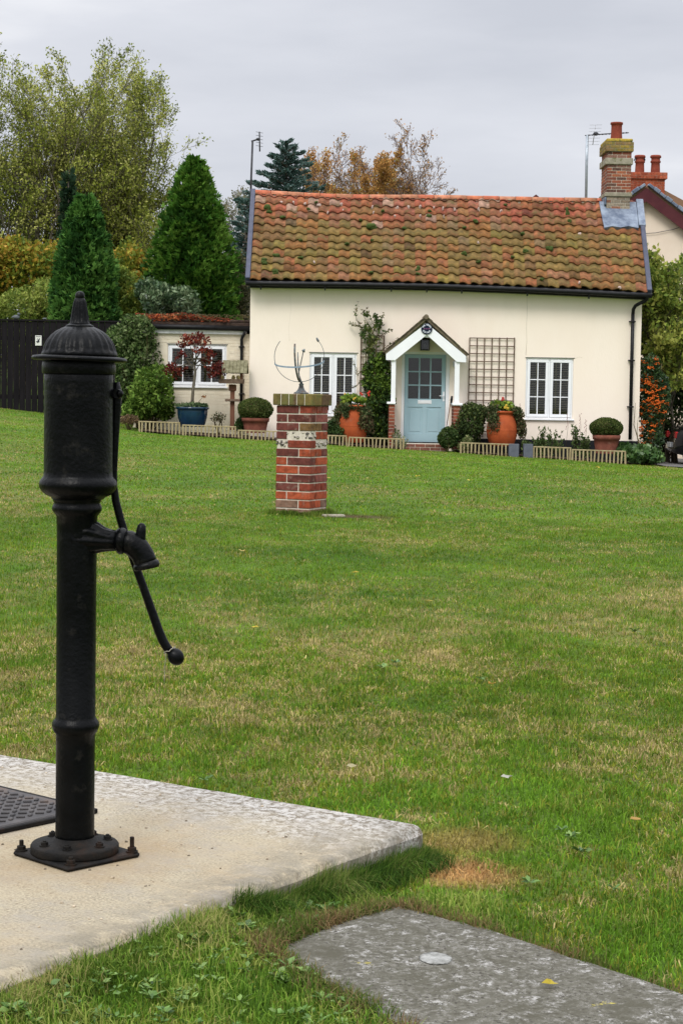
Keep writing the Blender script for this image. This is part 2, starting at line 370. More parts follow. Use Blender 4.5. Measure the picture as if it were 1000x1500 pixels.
    def prism(s, prof, y0, y1, col=None, mi=0, ax=None, o=None):
        """extrude a polygon prof [(x,z)] along y"""
        ux, uy, uz = ax or (Vector((1, 0, 0)), Vector((0, 1, 0)), Vector((0, 0, 1))); o = Vector(o) if o is not None else Vector((0, 0, 0))
        b = len(s.v); n = len(prof)
        for y in (y0, y1):
            for (x, z) in prof: s.v.append(tuple(o + ux * x + uy * y + uz * z))
        s.face(tuple(b + i for i in range(n)), col, mi); s.face(tuple(b + n + i for i in range(n))[::-1], col, mi)
        for i in range(n):
            j = (i + 1) % n; s.face((b + i, b + n + i, b + n + j, b + j), col, mi)
    def build(s, name, mats, parent=None, origin=None, attr=True):
        wo = wloc(parent) if parent is not None else (Vector(origin) if origin is not None else Vector((0, 0, 0)))
        me = bpy.data.meshes.new(name)
        me.from_pydata([(v[0] - wo.x, v[1] - wo.y, v[2] - wo.z) for v in s.v], [], s.f)
        me.polygons.foreach_set('material_index', s.mi); me.polygons.foreach_set('use_smooth', s.sm)
        a = me.color_attributes.new('col', 'FLOAT_COLOR', 'CORNER'); cols = []
        for f, c in zip(s.f, s.c): cols += [c[0], c[1], c[2], 1.0] * len(f)
        a.data.foreach_set('color', cols)
        me.update()
        return link(name, me, mats, parent, wo)

def np_mesh(name, V, F, cols, mats, parent=None, origin=None, smooth=False):
    """V (n,3), F (m,k) all faces the same size, cols (m,3)"""
    wo = wloc(parent) if parent is not None else (Vector(origin) if origin is not None else Vector((0, 0, 0)))
    V = np.asarray(V, dtype=np.float32) - np.array([wo.x, wo.y, wo.z], dtype=np.float32)
    m, k = F.shape; me = bpy.data.meshes.new(name)
    me.vertices.add(len(V)); me.vertices.foreach_set('co', V.ravel())
    me.loops.add(m * k); me.loops.foreach_set('vertex_index', F.astype(np.int32).ravel())
    me.polygons.add(m); me.polygons.foreach_set('loop_start', np.arange(0, m * k, k, dtype=np.int32))
    try: me.polygons.foreach_set('loop_total', np.full(m, k, dtype=np.int32))
    except Exception: pass
    a = me.color_attributes.new('col', 'FLOAT_COLOR', 'CORNER')
    cc = np.ones((m, k, 4), dtype=np.float32); cc[:, :, :3] = cols[:, None, :] if cols.ndim == 2 else cols
    a.data.foreach_set('color', cc.ravel())
    if smooth: me.polygons.foreach_set('use_smooth', np.ones(m, dtype=bool))
    me.update(calc_edges=True); me.validate()
    return link(name, me, mats, parent, wo)

# value noise for laying out patches
_G = NR.rand(64, 64, 64).astype(np.float32)
def vnoise(x, y, z=0., oct=3):
    x = np.asarray(x, dtype=np.float64); y = np.asarray(y, dtype=np.float64); z = np.asarray(z, dtype=np.float64) + x * 0
    tot = 0; amp = 1; s = 0
    for o in range(oct):
        xi = np.floor(x).astype(int); yi = np.floor(y).astype(int); zi = np.floor(z).astype(int)
        fx = x - xi; fy = y - yi; fz = z - zi
        fx = fx * fx * (3 - 2 * fx); fy = fy * fy * (3 - 2 * fy); fz = fz * fz * (3 - 2 * fz)
        g = lambda a, b, c: _G[(xi + a) % 64, (yi + b) % 64, (zi + c) % 64]
        v = 0
        for a in (0, 1):
            for b in (0, 1):
                for c in (0, 1):
                    v = v + g(a, b, c) * (fx if a else 1 - fx) * (fy if b else 1 - fy) * (fz if c else 1 - fz)
        tot = tot + v * amp; s += amp; amp *= .5; x = x * 2.03 + 11.3; y = y * 2.03 + 5.7; z = z * 2.03 + 3.1
    return tot / s

# ------------------------------------------------------------------ terrain
def gz(X, Y):
    a_, b_ = slab_uv(np.asarray(X, dtype=float), np.asarray(Y, dtype=float)); bank = .040 * np.exp(-(np.minimum(a_, 0) / .16) ** 2) * np.clip((b_ - .35) / .5, 0, 1) * (b_ < 2.6) * (a_ > -.8) * (a_ < .3)
    t = np.clip((np.asarray(Y, dtype=float) - 4) / 38, 0, 1.35)
    Xc = np.clip(X, -25, 25)
    return -.07 + t * (-.088 - .051 * Xc + .045 * np.maximum(-4 - Xc, 0)) + .012 * (vnoise(np.asarray(X) * .8 + 20, np.asarray(Y) * .5 + 9) - .5) * np.clip(Y - 3, 0, 3) + bank
def g1(X, Y): return float(gz(np.array([X]), np.array([Y]))[0])

def ell(X, Y, cx, cy, rx, ry, rot=0.):
    c, s = math.cos(rot), math.sin(rot); dx = X - cx; dy = Y - cy
    return np.sqrt(((dx * c + dy * s) / rx) ** 2 + ((-dx * s + dy * c) / ry) ** 2)

GREEN = np.array([.132, .225, .018]); GREEN2 = np.array([.078, .170, .014]); OLIVE = np.array([.200, .218, .026]); STRAW = np.array([.40, .32, .14]); TAN = np.array([.42, .25, .10]); SOILC = np.array([.10, .055, .03])
def lawn_mix(X, Y):
    """how straw-coloured the turf is at a spot: patches 0.2 to 2 m across, stretched by the mower"""
    a = vnoise(X * .55 + 3, Y * .42 + 8, 0, 3); b = vnoise(X * 2.1 + 30, Y * 1.5 + 2, 5, 3); c = vnoise(X * 9 + 1, Y * 6 + 7, 9, 2)
    s = np.clip((a - .48) * 3.0, -.6, .9) * .28 + np.clip((b - .5) * 3.0, -.7, 1) * .30 + np.clip((c - .5) * 2.6, -.8, 1) * .30 + .19
    s = s + .16 * np.clip((14 - Y) / 6, 0, 1) + .15 * np.exp(-ell(X, Y, 1.25, 9.3, .75, .45) ** 2)
    far = np.clip((Y - 12) / 22, 0, 1)
    s = s * (1 - .30 * far)
    dead = np.exp(-ell(X, Y, .275, 4.12, .155, .12, -.5) ** 4)
    dead2 = .55 * np.exp(-ell(X, Y, .30, 4.42, .15, .14) ** 4)
    soil = np.exp(-ell(X, Y, .10, 16.5, .42, .30) ** 4) * .85
    return np.clip(s, 0, 1), np.clip(dead + dead2, 0, 1), soil
def lawn_col(X, Y, rnd=None):
    s, dead, soil = lawn_mix(X, Y)
    h = vnoise(X * .9 + 50, Y * .8 + 40, 2, 3)[:, None]
    far = np.clip((Y - 10) / 25, 0, 1)[:, None]
    g = GREEN2 * (1 - h) + GREEN * h
    g = g * (1 + .25 * far) * (.72 + .56 * vnoise(X * 5, Y * 2.2, 7, 4)[:, None]) * (.82 + .36 * vnoise(X * .35 + 9, Y * .8, 17, 3)[:, None])
    if rnd is None:
        s_ = s[:, None]; c = g * (1 - s_) + (OLIVE * .55 + STRAW * .45) * s_
        c = c * .75
    else:
        k = rnd[:, None] * .62 + .40 * np.clip(vnoise(X * 26, Y * 20, 4, 2)[:, None] * 1.6 - .3, 0, 1); s_ = s[:, None]
        c = np.where(k < s_ * .76 + .04, STRAW, np.where(k < s_ * .76 + .26, OLIVE, g))
    c = c * (1 - dead[:, None]) + TAN * dead[:, None]
    c = c * (1 - soil[:, None]) + SOILC * soil[:, None]
    return c * .94

xs = np.concatenate([[-400, -200, -100, -60, -40, -28], np.arange(-20, -4, .5), np.arange(-4, 4.01, .09), np.arange(4.5, 20.1, .5), [28, 40, 60, 100, 200, 400]])
ys = np.concatenate([[-60, -20, -6, 0, 1.2], np.arange(2.0, 9, .07), np.arange(9, 20, .2), np.arange(20, 48, .4), [50, 53, 57, 62, 70, 80, 100, 140, 200, 300, 500, 900]])
XX, YY = np.meshgrid(xs, ys); ZZ = gz(XX.ravel(), YY.ravel())
ZZ = ZZ - .012
V = np.stack([XX.ravel(), YY.ravel(), ZZ], 1); nx, ny = len(xs), len(ys)
ii, jj = np.meshgrid(np.arange(nx - 1), np.arange(ny - 1)); a = (jj * nx + ii).ravel()
Fq = np.stack([a, a + 1, a + nx + 1, a + nx], 1)
cv = lawn_col(XX.ravel(), YY.ravel()); cols = cv[Fq]
lawn = np_mesh('lawn', V, Fq, cols, M['lawn'], smooth=True); tag(lawn, kind='structure')

PATH = [(.130, 3.785), (.30, 3.625), (.60, 3.275), (1.5, 2.1), (.62, 1.9), (.075, 3.13), (-.03, 3.30), (-.130, 3.46), (-.04, 3.60), (.04, 3.70)]
def in_poly(X, Y, poly):
    ins = np.zeros(len(X), bool); n = len(poly)
    for i in range(n):
        x1, y1 = poly[i]; x2, y2 = poly[(i + 1) % n]
        c = ((y1 > Y) != (y2 > Y)) & (X < (x2 - x1) * (Y - y1) / (y2 - y1 + 1e-12) + x1); ins ^= c
    return ins
def d_poly(X, Y, poly):
    d = np.full(len(X), 9.)
    for i in range(len(poly)):
        x1, y1 = poly[i]; x2, y2 = poly[(i + 1) % len(poly)]
        t = np.clip(((X - x1) * (x2 - x1) + (Y - y1) * (y2 - y1)) / ((x2 - x1) ** 2 + (y2 - y1) ** 2), 0, 1)
        d = np.minimum(d, np.hypot(X - x1 - t * (x2 - x1), Y - y1 - t * (y2 - y1)))
    return d

# the flower bed in front of the cottage: soil sheet
bedpts_front = [at(202, 628, 40.7), at(400, 643, 40.55), at(592, 657, 40.45), at(673, 667, 40.4), at(780, 673, 40.35), at(917, 680, 40.3), at(970, 682, 40.3)]
mb = MB()
bx = [(p.x, p.y + .03) for p in bedpts_front]
for (x0, y0), (x1, y1) in zip(bx[:-1], bx[1:]):
    if abs(x0 - bx[2][0]) < 1e-6: continue
    for q in range(4):
        xa = x0 + (x1 - x0) * q / 4; xb = x0 + (x1 - x0) * (q + 1) / 4
        mb.quad((xa, y0, g1(xa, y0) + .02), (xb, y1, g1(xb, y1) + .02), (xb, 42.2, g1(xb, 42.2) + .03), (xa, 42.2, g1(xa, 42.2) + .03))
tag(mb.build('soil_bed', M['soil'], origin=(0, 41, 0)), kind='structure')
# gravel drive on the right beyond the bed
mb = MB(); mb.poly([(7.1, 40.4, g1(7.1, 40.4) + .004), (30, 40.4, g1(30, 40.4) + .004), (30, 60, g1(30, 60) + .05), (7.1, 60, g1(7.1, 60) + .05)])
tag(mb.build('driveway', mat('drive_gravel', (.09, .085, .08), (.17, .16, .15), 40, .95, .8, 100), origin=(9, 45, 0)), kind='structure')

# ------------------------------------------------------------------ concrete slab, path
mb = MB()
n = 46; SZ = 2.3
def slab_h(a, b):  # worn, rounded arris and slightly uneven top
    e = min(a, b); z = -.0
    r = .022 + .01 * float(vnoise(np.array([a * 9.]), np.array([b * 9. + 4]))[0])
    if e < r: z -= r - math.sqrt(max(r * r - (r - e) ** 2, 0))
    return z * .8
pts = [0, .004, .010, .018, .028] + [.06 + (SZ - .06) * (i / n) ** 1.3 for i in range(n + 1)]
NP = len(pts); base = len(mb.v)
cr = .032
for j, b_ in enumerate(pts):
    for i, a_ in enumerate(pts):
        aa, bb = a_, b_
        if aa < cr and bb < cr:      # rounded plan corner
            dx, dy = cr - aa, cr - bb; m = max(dx, dy); h = math.hypot(dx, dy)
            if h > 1e-9: aa, bb = cr - dx * m / h, cr - dy * m / h
        wob = .006 * (float(vnoise(np.array([a_ * 14 + 3.]), np.array([b_ * 14.]))[0]) - .5)
        p = SC + SA * (aa + (wob if i == 0 else 0)) + SB * (bb + (wob if j == 0 else 0))
        mb.v.append((p.x, p.y, slab_h(a_, b_)))
for j in range(NP - 1):
    for i in range(NP - 1):
        k = base + j * NP + i; mb.face((k, k + NP, k + NP + 1, k + 1), smooth=True)
rim = [base + i for i in range(NP)][::-1] + [base + j * NP for j in range(1, NP)]
lo = []
for k in rim:
    v = mb.v[k]; lo.append(len(mb.v)); mb.v.append((v[0], v[1], -.16))
for i in range(len(rim) - 1): mb.face((rim[i], rim[i + 1], lo[i + 1], lo[i]), smooth=False)
ob = mb.build('concrete_slab', M['slab'], origin=SC)
# object space runs along the slab's own edges
me = ob.data
Mx = Matrix(((SA.x, SB.x, 0), (SA.y, SB.y, 0), (0, 0, 1))).to_4x4()
me.transform(Mx.inverted()); ob.matrix_world = Matrix.Translation(SC) @ Mx
tag(ob, 'raised pale beige concrete slab under the black water pump, lichened along its back edge', 'concrete slab')

mb = MB()
cx = sum(p[0] for p in PATH) / len(PATH); cy = sum(p[1] for p in PATH) / len(PATH)
ring = []
for i in range(len(PATH)):
    p, q = PATH[i], PATH[(i + 1) % len(PATH)]
    for k in range(8):
        t = k / 8; x = p[0] + (q[0] - p[0]) * t; y = p[1] + (q[1] - p[1]) * t
        ring.append((x + random.uniform(-.006, .006), y + random.uniform(-.006, .006)))
ctr = len(mb.v); mb.v.append((cx, cy, -.060)); rr = []
for s_, z_ in ((.90, -.060), (.98, -.063), (1.0, -.072), (1.0, -.14)):
    rr.append([len(mb.v) + i for i in range(len(ring))])
    mb.v += [(cx + (x - cx) * s_, cy + (y - cy) * s_, z_) for (x, y) in ring]
m = len(ring)
for i in range(m):
    j = (i + 1) % m; mb.face((ctr, rr[0][j], rr[0][i]))
    for k in range(3): mb.face((rr[k][i], rr[k][j], rr[k + 1][j], rr[k + 1][i]))
tag(mb.build('concrete_path', M['path'], origin=(cx, cy, -.07)), kind='structure')

# white lichen disc on the path
mb = MB(); p = at(647, 1422, 3.45)
pts_ = [(-.047, -.004)]; 
xx, yy = .190, 3.405
mb.lathe((xx, yy, -.0597), [(.034, 0), (.033, .0015), (.024, .0020)], 22)
for k in range(len(mb.v)):
    v = mb.v[k]; q = .88 + .05 * math.sin(k * .7) + .04 * math.sin(k * 2.1); mb.v[k] = (xx + (v[0] - xx) * q, yy + (v[1] - yy) * 1.25 * q, v[2])
tag(mb.build('lichen_patch', mat('white_lichen', (.20, .20, .185), (.37, .37, .35), 60, .95, .6, 200), origin=(xx, yy, -.05)), 'round white lichen patch growing on the grey path', 'lichen')

# ------------------------------------------------------------------ manhole cover
MU = Vector((-.757, .653, 0)).normalized(); MV = Vector((-.653, -.757, 0)).normalized(); MC = Vector((-.584, 4.29, 0))
t = thing('manhole_cover', 'dark iron inspection cover with raised tread pattern set in the pale slab', 'manhole cover', MC)
AX = (MU, MV, Vector((0, 0, 1)))
mb = MB(); mb.bbox(0, .46, 0, .46, .001, .014, .003, ax=AX, o=MC)
for i in range(15):
    for j in range(15):
        u = .035 + i * .028; v = .035 + j * .028; o = MC + MU * u + MV * v; a = .9 if (i + j) % 2 else -.9
        d1 = MU * math.cos(a) + MV * math.sin(a); d2 = Vector((0, 0, 1)).cross(d1)
        mb.bbox(-.010, .010, -.0045, .0045, .013, .0185, .002, ax=(d1, d2, Vector((0, 0, 1))), o=o)
mb.build('tread_plate', M['plate_iron'], t)
mb = MB()
for (a0, a1, b0, b1) in ((-.016, -.002, -.016, .476), (.462, .476, -.016, .476), (-.002, .462, -.016, -.002), (-.002, .462, .462, .476)):
    mb.bbox(a0, a1, b0, b1, .001, .012, .002, ax=AX, o=MC)
mb.build('frame', M['rusty_iron'], t)
mb = MB(); mb.bbox(.035, .075, .012, .03, .014, .022, .003, ax=AX, o=MC); mb.build('lifting_key_slot', M['galv'], t)

# ------------------------------------------------------------------ hand pump
PX, PY = -.5585, 3.89
PS = F_PX / PY
def pz(py): return 1 + (569 - py) / PS
pump = thing('hand_pump', 'tall black cast iron hand pump with domed cap standing on the pale slab', 'water pump', (PX, PY, 0))
def rp_(L_): return [(r / PS, pz(y)) for (r, y) in L_]
mb = MB()
mb.lathe((PX, PY, 0), [(.0425, .034), (.0415, .05), (.0412, .09)] + rp_([(28.6, 1100), (28.8, 1079), (31, 1076), (34, 1071), (35, 1066), (34, 1061), (31, 1057), (29, 1053), (29, 900), (29.3, 780), (30, 756), (33, 752), (36, 748), (36.5, 744), (35, 740), (33.5, 737), (35, 733), (37, 730)]), 48)
mb.build('column', M['iron'], pump)
mb = MB()
mb.lathe((PX + .002, PY, 0), rp_([(37, 731), (40, 728), (47, 725), (53, 720), (56.5, 714), (57, 709), (55.5, 704), (52, 700), (50.5, 697), (50, 690), (50, 640), (50, 560), (50, 530)]), 64)
mb.lathe((PX + .002, PY, 0), rp_([(52.5, 548), (53.5, 545), (53.5, 536), (52.5, 531)]), 64, cap=False)
mb.build('barrel', M['iron'], pump)
# cap: rim disc, fluted dome
cap = None
mb = MB()
mb.lathe((PX + .003, PY, 0), rp_([(50, 530), (66, 529.5), (69, 528), (69, 525), (67, 523), (54, 521.5)]), 72)
tilt = .022
for k, v in enumerate(mb.v): mb.v[k] = (v[0], v[1], v[2] - (v[0] - PX) * tilt)
cap = mb.build('cap', M['iron'], pump)
mb = MB()
mb.lathe((PX + .003, PY, 0), rp_([(54, 523), (55.5, 520), (54, 516), (52.5, 514), (51.5, 511), (50, 506), (46.5, 499), (41, 492), (34, 486), (26, 481.5), (21, 479.5)]), 144, flute=24, amp=.022, f0=pz(515), f1=pz(485))
mb.lathe((PX + .003, PY, 0), rp_([(20.5, 480), (20, 477.5), (16, 475.5)]), 48)
mb.build('dome', M['iron'], cap)
mb = MB()
mb.lathe((PX + .003, PY, 0), rp_([(16, 476.5), (14.5, 474), (12.8, 470), (11.6, 462), (10.2, 452), (8.6, 443), (6.8, 437.5)]), 64, flute=12, amp=.07, f0=pz(472), f1=pz(440))
mb.lathe((PX + .003, PY, 0), rp_([(6.8, 438), (7.0, 435), (6.2, 431), (4, 428.5), (1.2, 427.6), (0, 427.5)]), 32)
mb.build('finial', M['iron'], cap)
# spout
def pp(x, y, dy=0.):
    v = at(x, y, PY + dy); return v
mb = MB()
path_ = [(112, 787), (124, 787), (134, 787.5), (142, 789), (152, 790.5), (162, 791.5), (172, 792)]
rads = [30, 27, 25.5, 22, 17.5, 15.5, 15]
mb.tube([pp(x, y, -.01 * i / 6) for i, (x, y) in enumerate(path_)], [r / PS for r in rads], 60, flute=10, amp=[.0, .06, .07, .07, .06, .04, .0])
mb.tube([pp(x, y, -.01) for (x, y) in [(170, 792), (173, 792), (177, 792.3), (182, 792.8), (184, 793)]], [r / PS for r in (15, 18.5, 20, 19, 16)], 32)
el = [(180, 792.6), (188, 794), (196, 798), (203, 804.5), (208.5, 812), (212, 820), (213.5, 825)]
mb.tube([pp(x, y, -.01) for (x, y) in el], [r / PS for r in (16, 17.5, 18, 17.5, 17, 17, 17)], 32)
mb.tube([pp(x, y, -.01) for (x, y) in [(213, 823), (214, 826.5), (215, 830), (215.6, 833)]], [r / PS for r in (17, 19.5, 19.8, 18)], 32)
spout = mb.build('spout', M['iron'], pump)
mb = MB(); mb.tube([pp(205, 803, -.012), pp(206, 790, -.012), pp(207, 777, -.012), pp(208, 770, -.012), pp(208.5, 766.5, -.012)], [r / PS for r in (8.5, 7.5, 7.2, 6.2, 3)], 16)
mb.build('bucket_hook', M['iron'], spout)
# lever bracket, pivot and handle on the far right of the barrel
mb = MB()
bz0, bz1 = pz(640), pz(545)
mb.bbox(PX + .058, PX + .074, PY + .022, PY + .034, bz0, bz1, .003); mb.bbox(PX + .055, PX + .066, PY + .012, PY + .044, pz(632), pz(552), .003)
mb.build('lever_bracket', M['iron'], pump)
mb = MB()
mb.lathe(pp(171.5, 577, .0), [(.0095, 0), (.0105, .003), (.0105, .026), (.008, .030)], 20, axis=(0, 1, 0))
mb.lathe(pp(173.5, 577, .0) + Vector((0, 0, 0)), [(.0070, 0), (.0080, .003), (.008, .007), (.005, .010), (0, .011)], 16, axis=(.9, -.4, .1))
mb.build('pivot_bolt', M['iron'], pump)
hd = [(169, 560), (170.5, 577), (170, 600), (168.5, 640), (166.5, 690), (166.8, 712), (170, 735), (177, 762), (188, 797), (200, 832), (213, 868), (225, 902), (233, 925), (239, 939), (245, 949), (251, 956)]
hr = [6.5, 8.5, 7.5, 6.2, 5.6, 5.6, 5.8, 6, 6, 6, 6.2, 6.6, 6.8, 6.8, 6.6, 6.2]
mb = MB(); mb.tube([pp(x, y, .028) for x, y in hd], [r / PS for r in hr], 20)
handle = mb.build('handle', M['iron'], pump)
mb = MB(); mb.blob(pp(257.5, 962, .028), 12 / PS, 12 / PS, 13.5 / PS, 24, 16, axis=pp(266, 972, .028) - pp(250, 953, .028))
mb.build('handle_knob', M['iron'], handle)
# base
mb = MB(); mb.lathe((PX, PY, 0), [(.093, .0105), (.094, .014), (.094, .026), (.091, .030), (.060, .0335), (.048, .036), (.0425, .044)], 64)
mb.build('flange', M['rusty_iron'], pump)
mb = MB(); d1 = Vector((.70, .714, 0)).normalized(); d2 = Vector((-.714, .70, 0)).normalized(); Z = Vector((0, 0, 1))
mb.bbox(-.097, .097, -.097, .097, .0005, .0108, .004, ax=(d1, d2, Z), o=(PX + .004, PY, 0))
mb.build('base_plate', M['rusty_iron'], pump)
def bolt(x, y, z, hh=.02, s=1.):
    q = MB(); q.lathe((x, y, z), [(.013 * s, 0), (.013 * s, .003)], 16, smooth=False); q.lathe((x, y, z + .003), [(.0095 * s, 0), (.0095 * s, .007 * s), (.0085 * s, .008 * s)], 6, smooth=False)
    q.lathe((x, y, z + .010 * s), [(.0048 * s, 0), (.0048 * s, hh), (.004 * s, hh + .001)], 10, smooth=False); q.build('bolt', M['rusty_iron'], pump)
for sx, sy, hh in ((-.118, 0, .012), (.118, .003, .022), (.004, -.112, .006), (.004, .118, .01)): bolt(PX + .004 + sx, PY + sy, .0108, hh)
for a in (20, 65, 140, 215, 265, 325): bolt(PX + .071 * math.cos(R(a)), PY + .071 * math.sin(R(a)), .031, .003, .85)
# string
kb = pp(248.5, 952, .028)
mb = MB()
mb.tube([kb + Vector((.0115 * math.cos(a), .0115 * math.sin(a) * .9, .006 * math.cos(a * 1.0) + .002 * math.sin(5 * a))) for a in [i * PI / 8 for i in range(26)]], .0011, 6)
mb.tube([kb + Vector((-.010, -.004, .0)), pp(243.5, 962, .02), pp(241, 978, .02), pp(241.5, 992, .02), pp(240.5, 1003, .02)], [.0009, .0007, .0006, .0010, .0004], 6)
tag(mb.build('string', M['string'], origin=kb), 'frayed pale string knotted round the pump handle end', 'string')

# ------------------------------------------------------------------ brick pillar with armillary sundial
TH = R(26); K = Vector((0, 0, 0)); K.x, K.y = at(453, 750, 16.3).x, 16.3
fx = Vector((-math.cos(TH), math.sin(TH), 0)); fy = Vector((math.sin(TH), math.cos(TH), 0)); S_ = .342
PG = g1(K.x, K.y)
ctr = K + fx * S_ / 2 + fy * S_ / 2
pil = thing('brick_pillar', 'square red brick pillar with two flint courses standing on the lawn', 'brick pillar', (ctr.x, ctr.y, PG))
BR = dict(purple=(.155, .047, .037), red=(.26, .056, .032), orange=(.37, .080, .034), pink=(.28, .09, .075), moss=(.21, .12, .045), grey=(.22, .13, .09))
K.z = 0
COURSE = .0765; ztop = at(440, 594, 16.4).z
rows = [('A', ['purple', 'red', 'purple', 'pink']), ('B', ['purple', 'purple', 'pink', 'pink']), ('A', ['purple', 'moss', 'pink', 'purple']), ('F1', ['purple', None, 'orange', 'orange']), ('F2', [None, 'red', None, None]),
        ('A', ['purple', 'orange', 'red', 'purple']), ('B', ['orange', 'purple', 'orange', 'red']), ('A', ['orange', 'red', 'red', 'pink']), ('B', ['red', 'purple', 'pink', 'pink']), ('A', ['purple', 'red', 'red', 'red']), ('B', ['orange', 'orange', 'orange', 'red']), ('A', ['grey', 'orange', 'grey', 'grey']), ('B', ['grey', 'grey', 'grey', 'grey']), ('A', ['grey'] * 4)]
mb = MB(); fl = MB(); g = .0055; AXP = (fx, fy, Vector((0, 0, 1)))
mb.box(.007, S_ - .007, .007, S_ - .007, PG - .1, ztop, mi=1, ax=AXP, o=K)
for ri, (ty, cs) in enumerate(rows):
    z1 = ztop - ri * COURSE - .004; z0 = z1 - COURSE + .011
    if z1 < PG - .04: break
    sp = .33 if ty in 'A F2'.split() else .66   # split measured from near corner K
    if ty == 'A': sp = .34
    elif ty in ('B', 'F1'): sp = .68
    elif ty == 'F2': sp = .68
    a = sp * S_
    # four bricks in pinwheel: along fx near face: [0..a],[a..S]; other faces filled likewise
    q = .112
    def colr(nm):
        c = BR[nm or 'purple']; k = random.uniform(.85, 1.15); return tuple(v * k for v in c)
    # near-left face (y=0 side): from corner to a, from a to S
    def put(x0, x1, y0, y1, nm, flint=False):
        if nm is None:
            for _ in range(int((x1 - x0 + y1 - y0) / .018)):
                side = random.random()
                fx_, fy_ = random.uniform(x0, x1), random.uniform(y0, y1)
                # press flints against the visible outer faces
                if y0 < .01 and (side < .5 or x0 > .01): fy_ = .004
                elif x0 < .01: fx_ = .004
                elif x1 > S_ - .01: fx_ = S_ - .004
                r = random.uniform(.007, .015); fl.blob(K + fx * (fx_ + (.004 if fx_ < .01 else 0)) + fy * (fy_ + .004) + Vector((0, 0, random.uniform(z0 + .012, z1 - .008))), r * 1.35, r, r * .8, 8, 5, .15)
            return
        j = random.uniform(-.0015, .0015)
        mb.bbox(x0 + (0 if x0 < .01 else g) + (j if x0 < .01 else 0), x1 - (0 if x1 > S_ - .01 else g), y0 + (0 if y0 < .01 else g) + (j if y0 < .01 else 0), y1 - (0 if y1 > S_ - .01 else g), z0, z1, .0035, colr(nm), 0, AXP, K)
    a2 = a; b2 = (S_ - a) if ty in ('A',) else S_ - a
    bsp = {'A': .66, 'B': .32, 'F1': .32, 'F2': .32}[ty] * S_
    if ty == 'A':      # header-third at the corner on the left face, stretcher down the right face
        put(0, a, 0, q, cs[1]); put(a, S_, 0, q, cs[0]); put(0, q, q, bsp, cs[1]); put(0, q, bsp, S_, cs[3]); put(q, S_, q, S_, cs[2])
    elif ty == 'B':
        put(0, a, 0, q, cs[1]); put(a, S_, 0, q, cs[0]); put(0, q, q, S_, cs[2]); put(q, S_, q, S_, cs[3])
    elif ty == 'F1':
        put(0, a, 0, q, None); put(a, S_, 0, q, cs[0]); put(0, q, q, S_, cs[2]); put(q, S_, q, S_, cs[3])
    else:
        put(0, a, 0, q, cs[1]); put(a, S_, 0, q, None); put(0, q, q, S_, None); put(q, S_, q, S_, 'purple')
shaft = mb.build('brick_shaft', [M['brick'], M['mortar']], pil)
fl.build('flint_course', M['flint'], shaft)
mb = MB(); ov = .026; zc0 = ztop + .001; zc1 = at(440, 577, 16.4).z; W = S_ + 2 * ov
mb.box(-ov + .008, S_ + ov - .008, -ov + .008, S_ + ov - .008, zc0 + .003, zc1 - .004, mi=1, ax=AXP, o=K)
cc = [(.12, .075, .04), (.14, .055, .035), (.19, .14, .045), (.10, .08, .035), (.12, .06, .04), (.15, .115, .04)]
for i in range(5):
    x0 = -ov + i * W / 5; k = (0 if i == 4 else .004)
    for yy0, yy1 in ((-ov, -ov + W / 2), (-ov + W / 2, S_ + ov)):
        mb.bbox(x0 + (.0 if i == 0 else .004), x0 + W / 5 - k, yy0, yy1 - .005, zc0, zc1 + random.uniform(-.003, .002), .006, random.choice(cc), 0, AXP, K)
mb.build('coping', [M['mossbrick'], M['mortar']], pil)
# loose stone at the foot
mb = MB(); o = K + fy * .12 + Vector((.10, -.08, 0)); mb.bbox(-.16, .04, -.05, .05, PG - .02, PG + .006, .008, ax=(Vector((.97, .2, 0)), Vector((-.2, .97, 0)), Vector((0, 0, 1))), o=(o.x + .12, o.y, 0))
tag(mb.build('stone_slab', M['stone_band'], origin=(o.x, o.y, PG)), 'flat pale stone lying in bare soil at the foot of the brick pillar', 'stone')

AS = F_PX / 16.45; AY = 16.45
arm = thing('armillary_sundial', 'broken metal armillary sundial on top of the brick pillar', 'sundial', at(441, 577, AY))
ac = at(438.5, 523, AY)
b0 = at(441, 577.5, AY)
mb = MB(); b0.z = zc1 + .001
mb.lathe(b0, [(.066, 0), (.067, .006), (.060, .013), (.050, .016), (.036, .030), (.025, .050), (.019, .075), (.022, .080), (.022, .088), (.013, .092), (.010, .112)], 32)
mb.build('pedestal', M['verdigris'], arm)
rad = 36.5 / AS
def ring(cx, u, v, r, a0, a1, n=48): return [cx + u * (r * math.cos(R(a0 + (a1 - a0) * i / n))) + v * (r * math.sin(R(a0 + (a1 - a0) * i / n))) for i in range(n + 1)]
def band(mb_, pts, wdir, w_, th):
    for p, q in zip(pts[:-1], pts[1:]):
        d = (q - p).normalized(); wd = (wdir - d * wdir.dot(d)).normalized(); nn = d.cross(wd)
        mb_.box(-.001, (q - p).length + .001, -w_ / 2, w_ / 2, -th / 2, th / 2, ax=(d, wd, nn), o=p)
mb = MB(); u = Vector((1, .12, 0)).normalized(); v = Vector((.0, .12, 1)).normalized()
pts_ = ring(ac, u, v, rad, 142, 403); band(mb, pts_, Vector((0, 1, 0)), .020, .005)
mb.lathe(pts_[-1] - Vector((.0, 0, .0)), [(.009, -.012), (.011, 0), (.008, .02), (0, .032)], 12, axis=(-.5, 0, .9)); mb.build('meridian_ring', M['verdigris'], arm)
mb = MB(); band(mb, ring(ac - Vector((0, 0, .045)), Vector((1, 0, .06)), Vector((0, 1, .22)).normalized(), rad * .985, 180, 360), Vector((0, .2, 1)), .014, .004)
mb.build('hour_band', mat('blue_patina_band', (.13, .19, .24), (.24, .31, .36), 20, .5), arm)
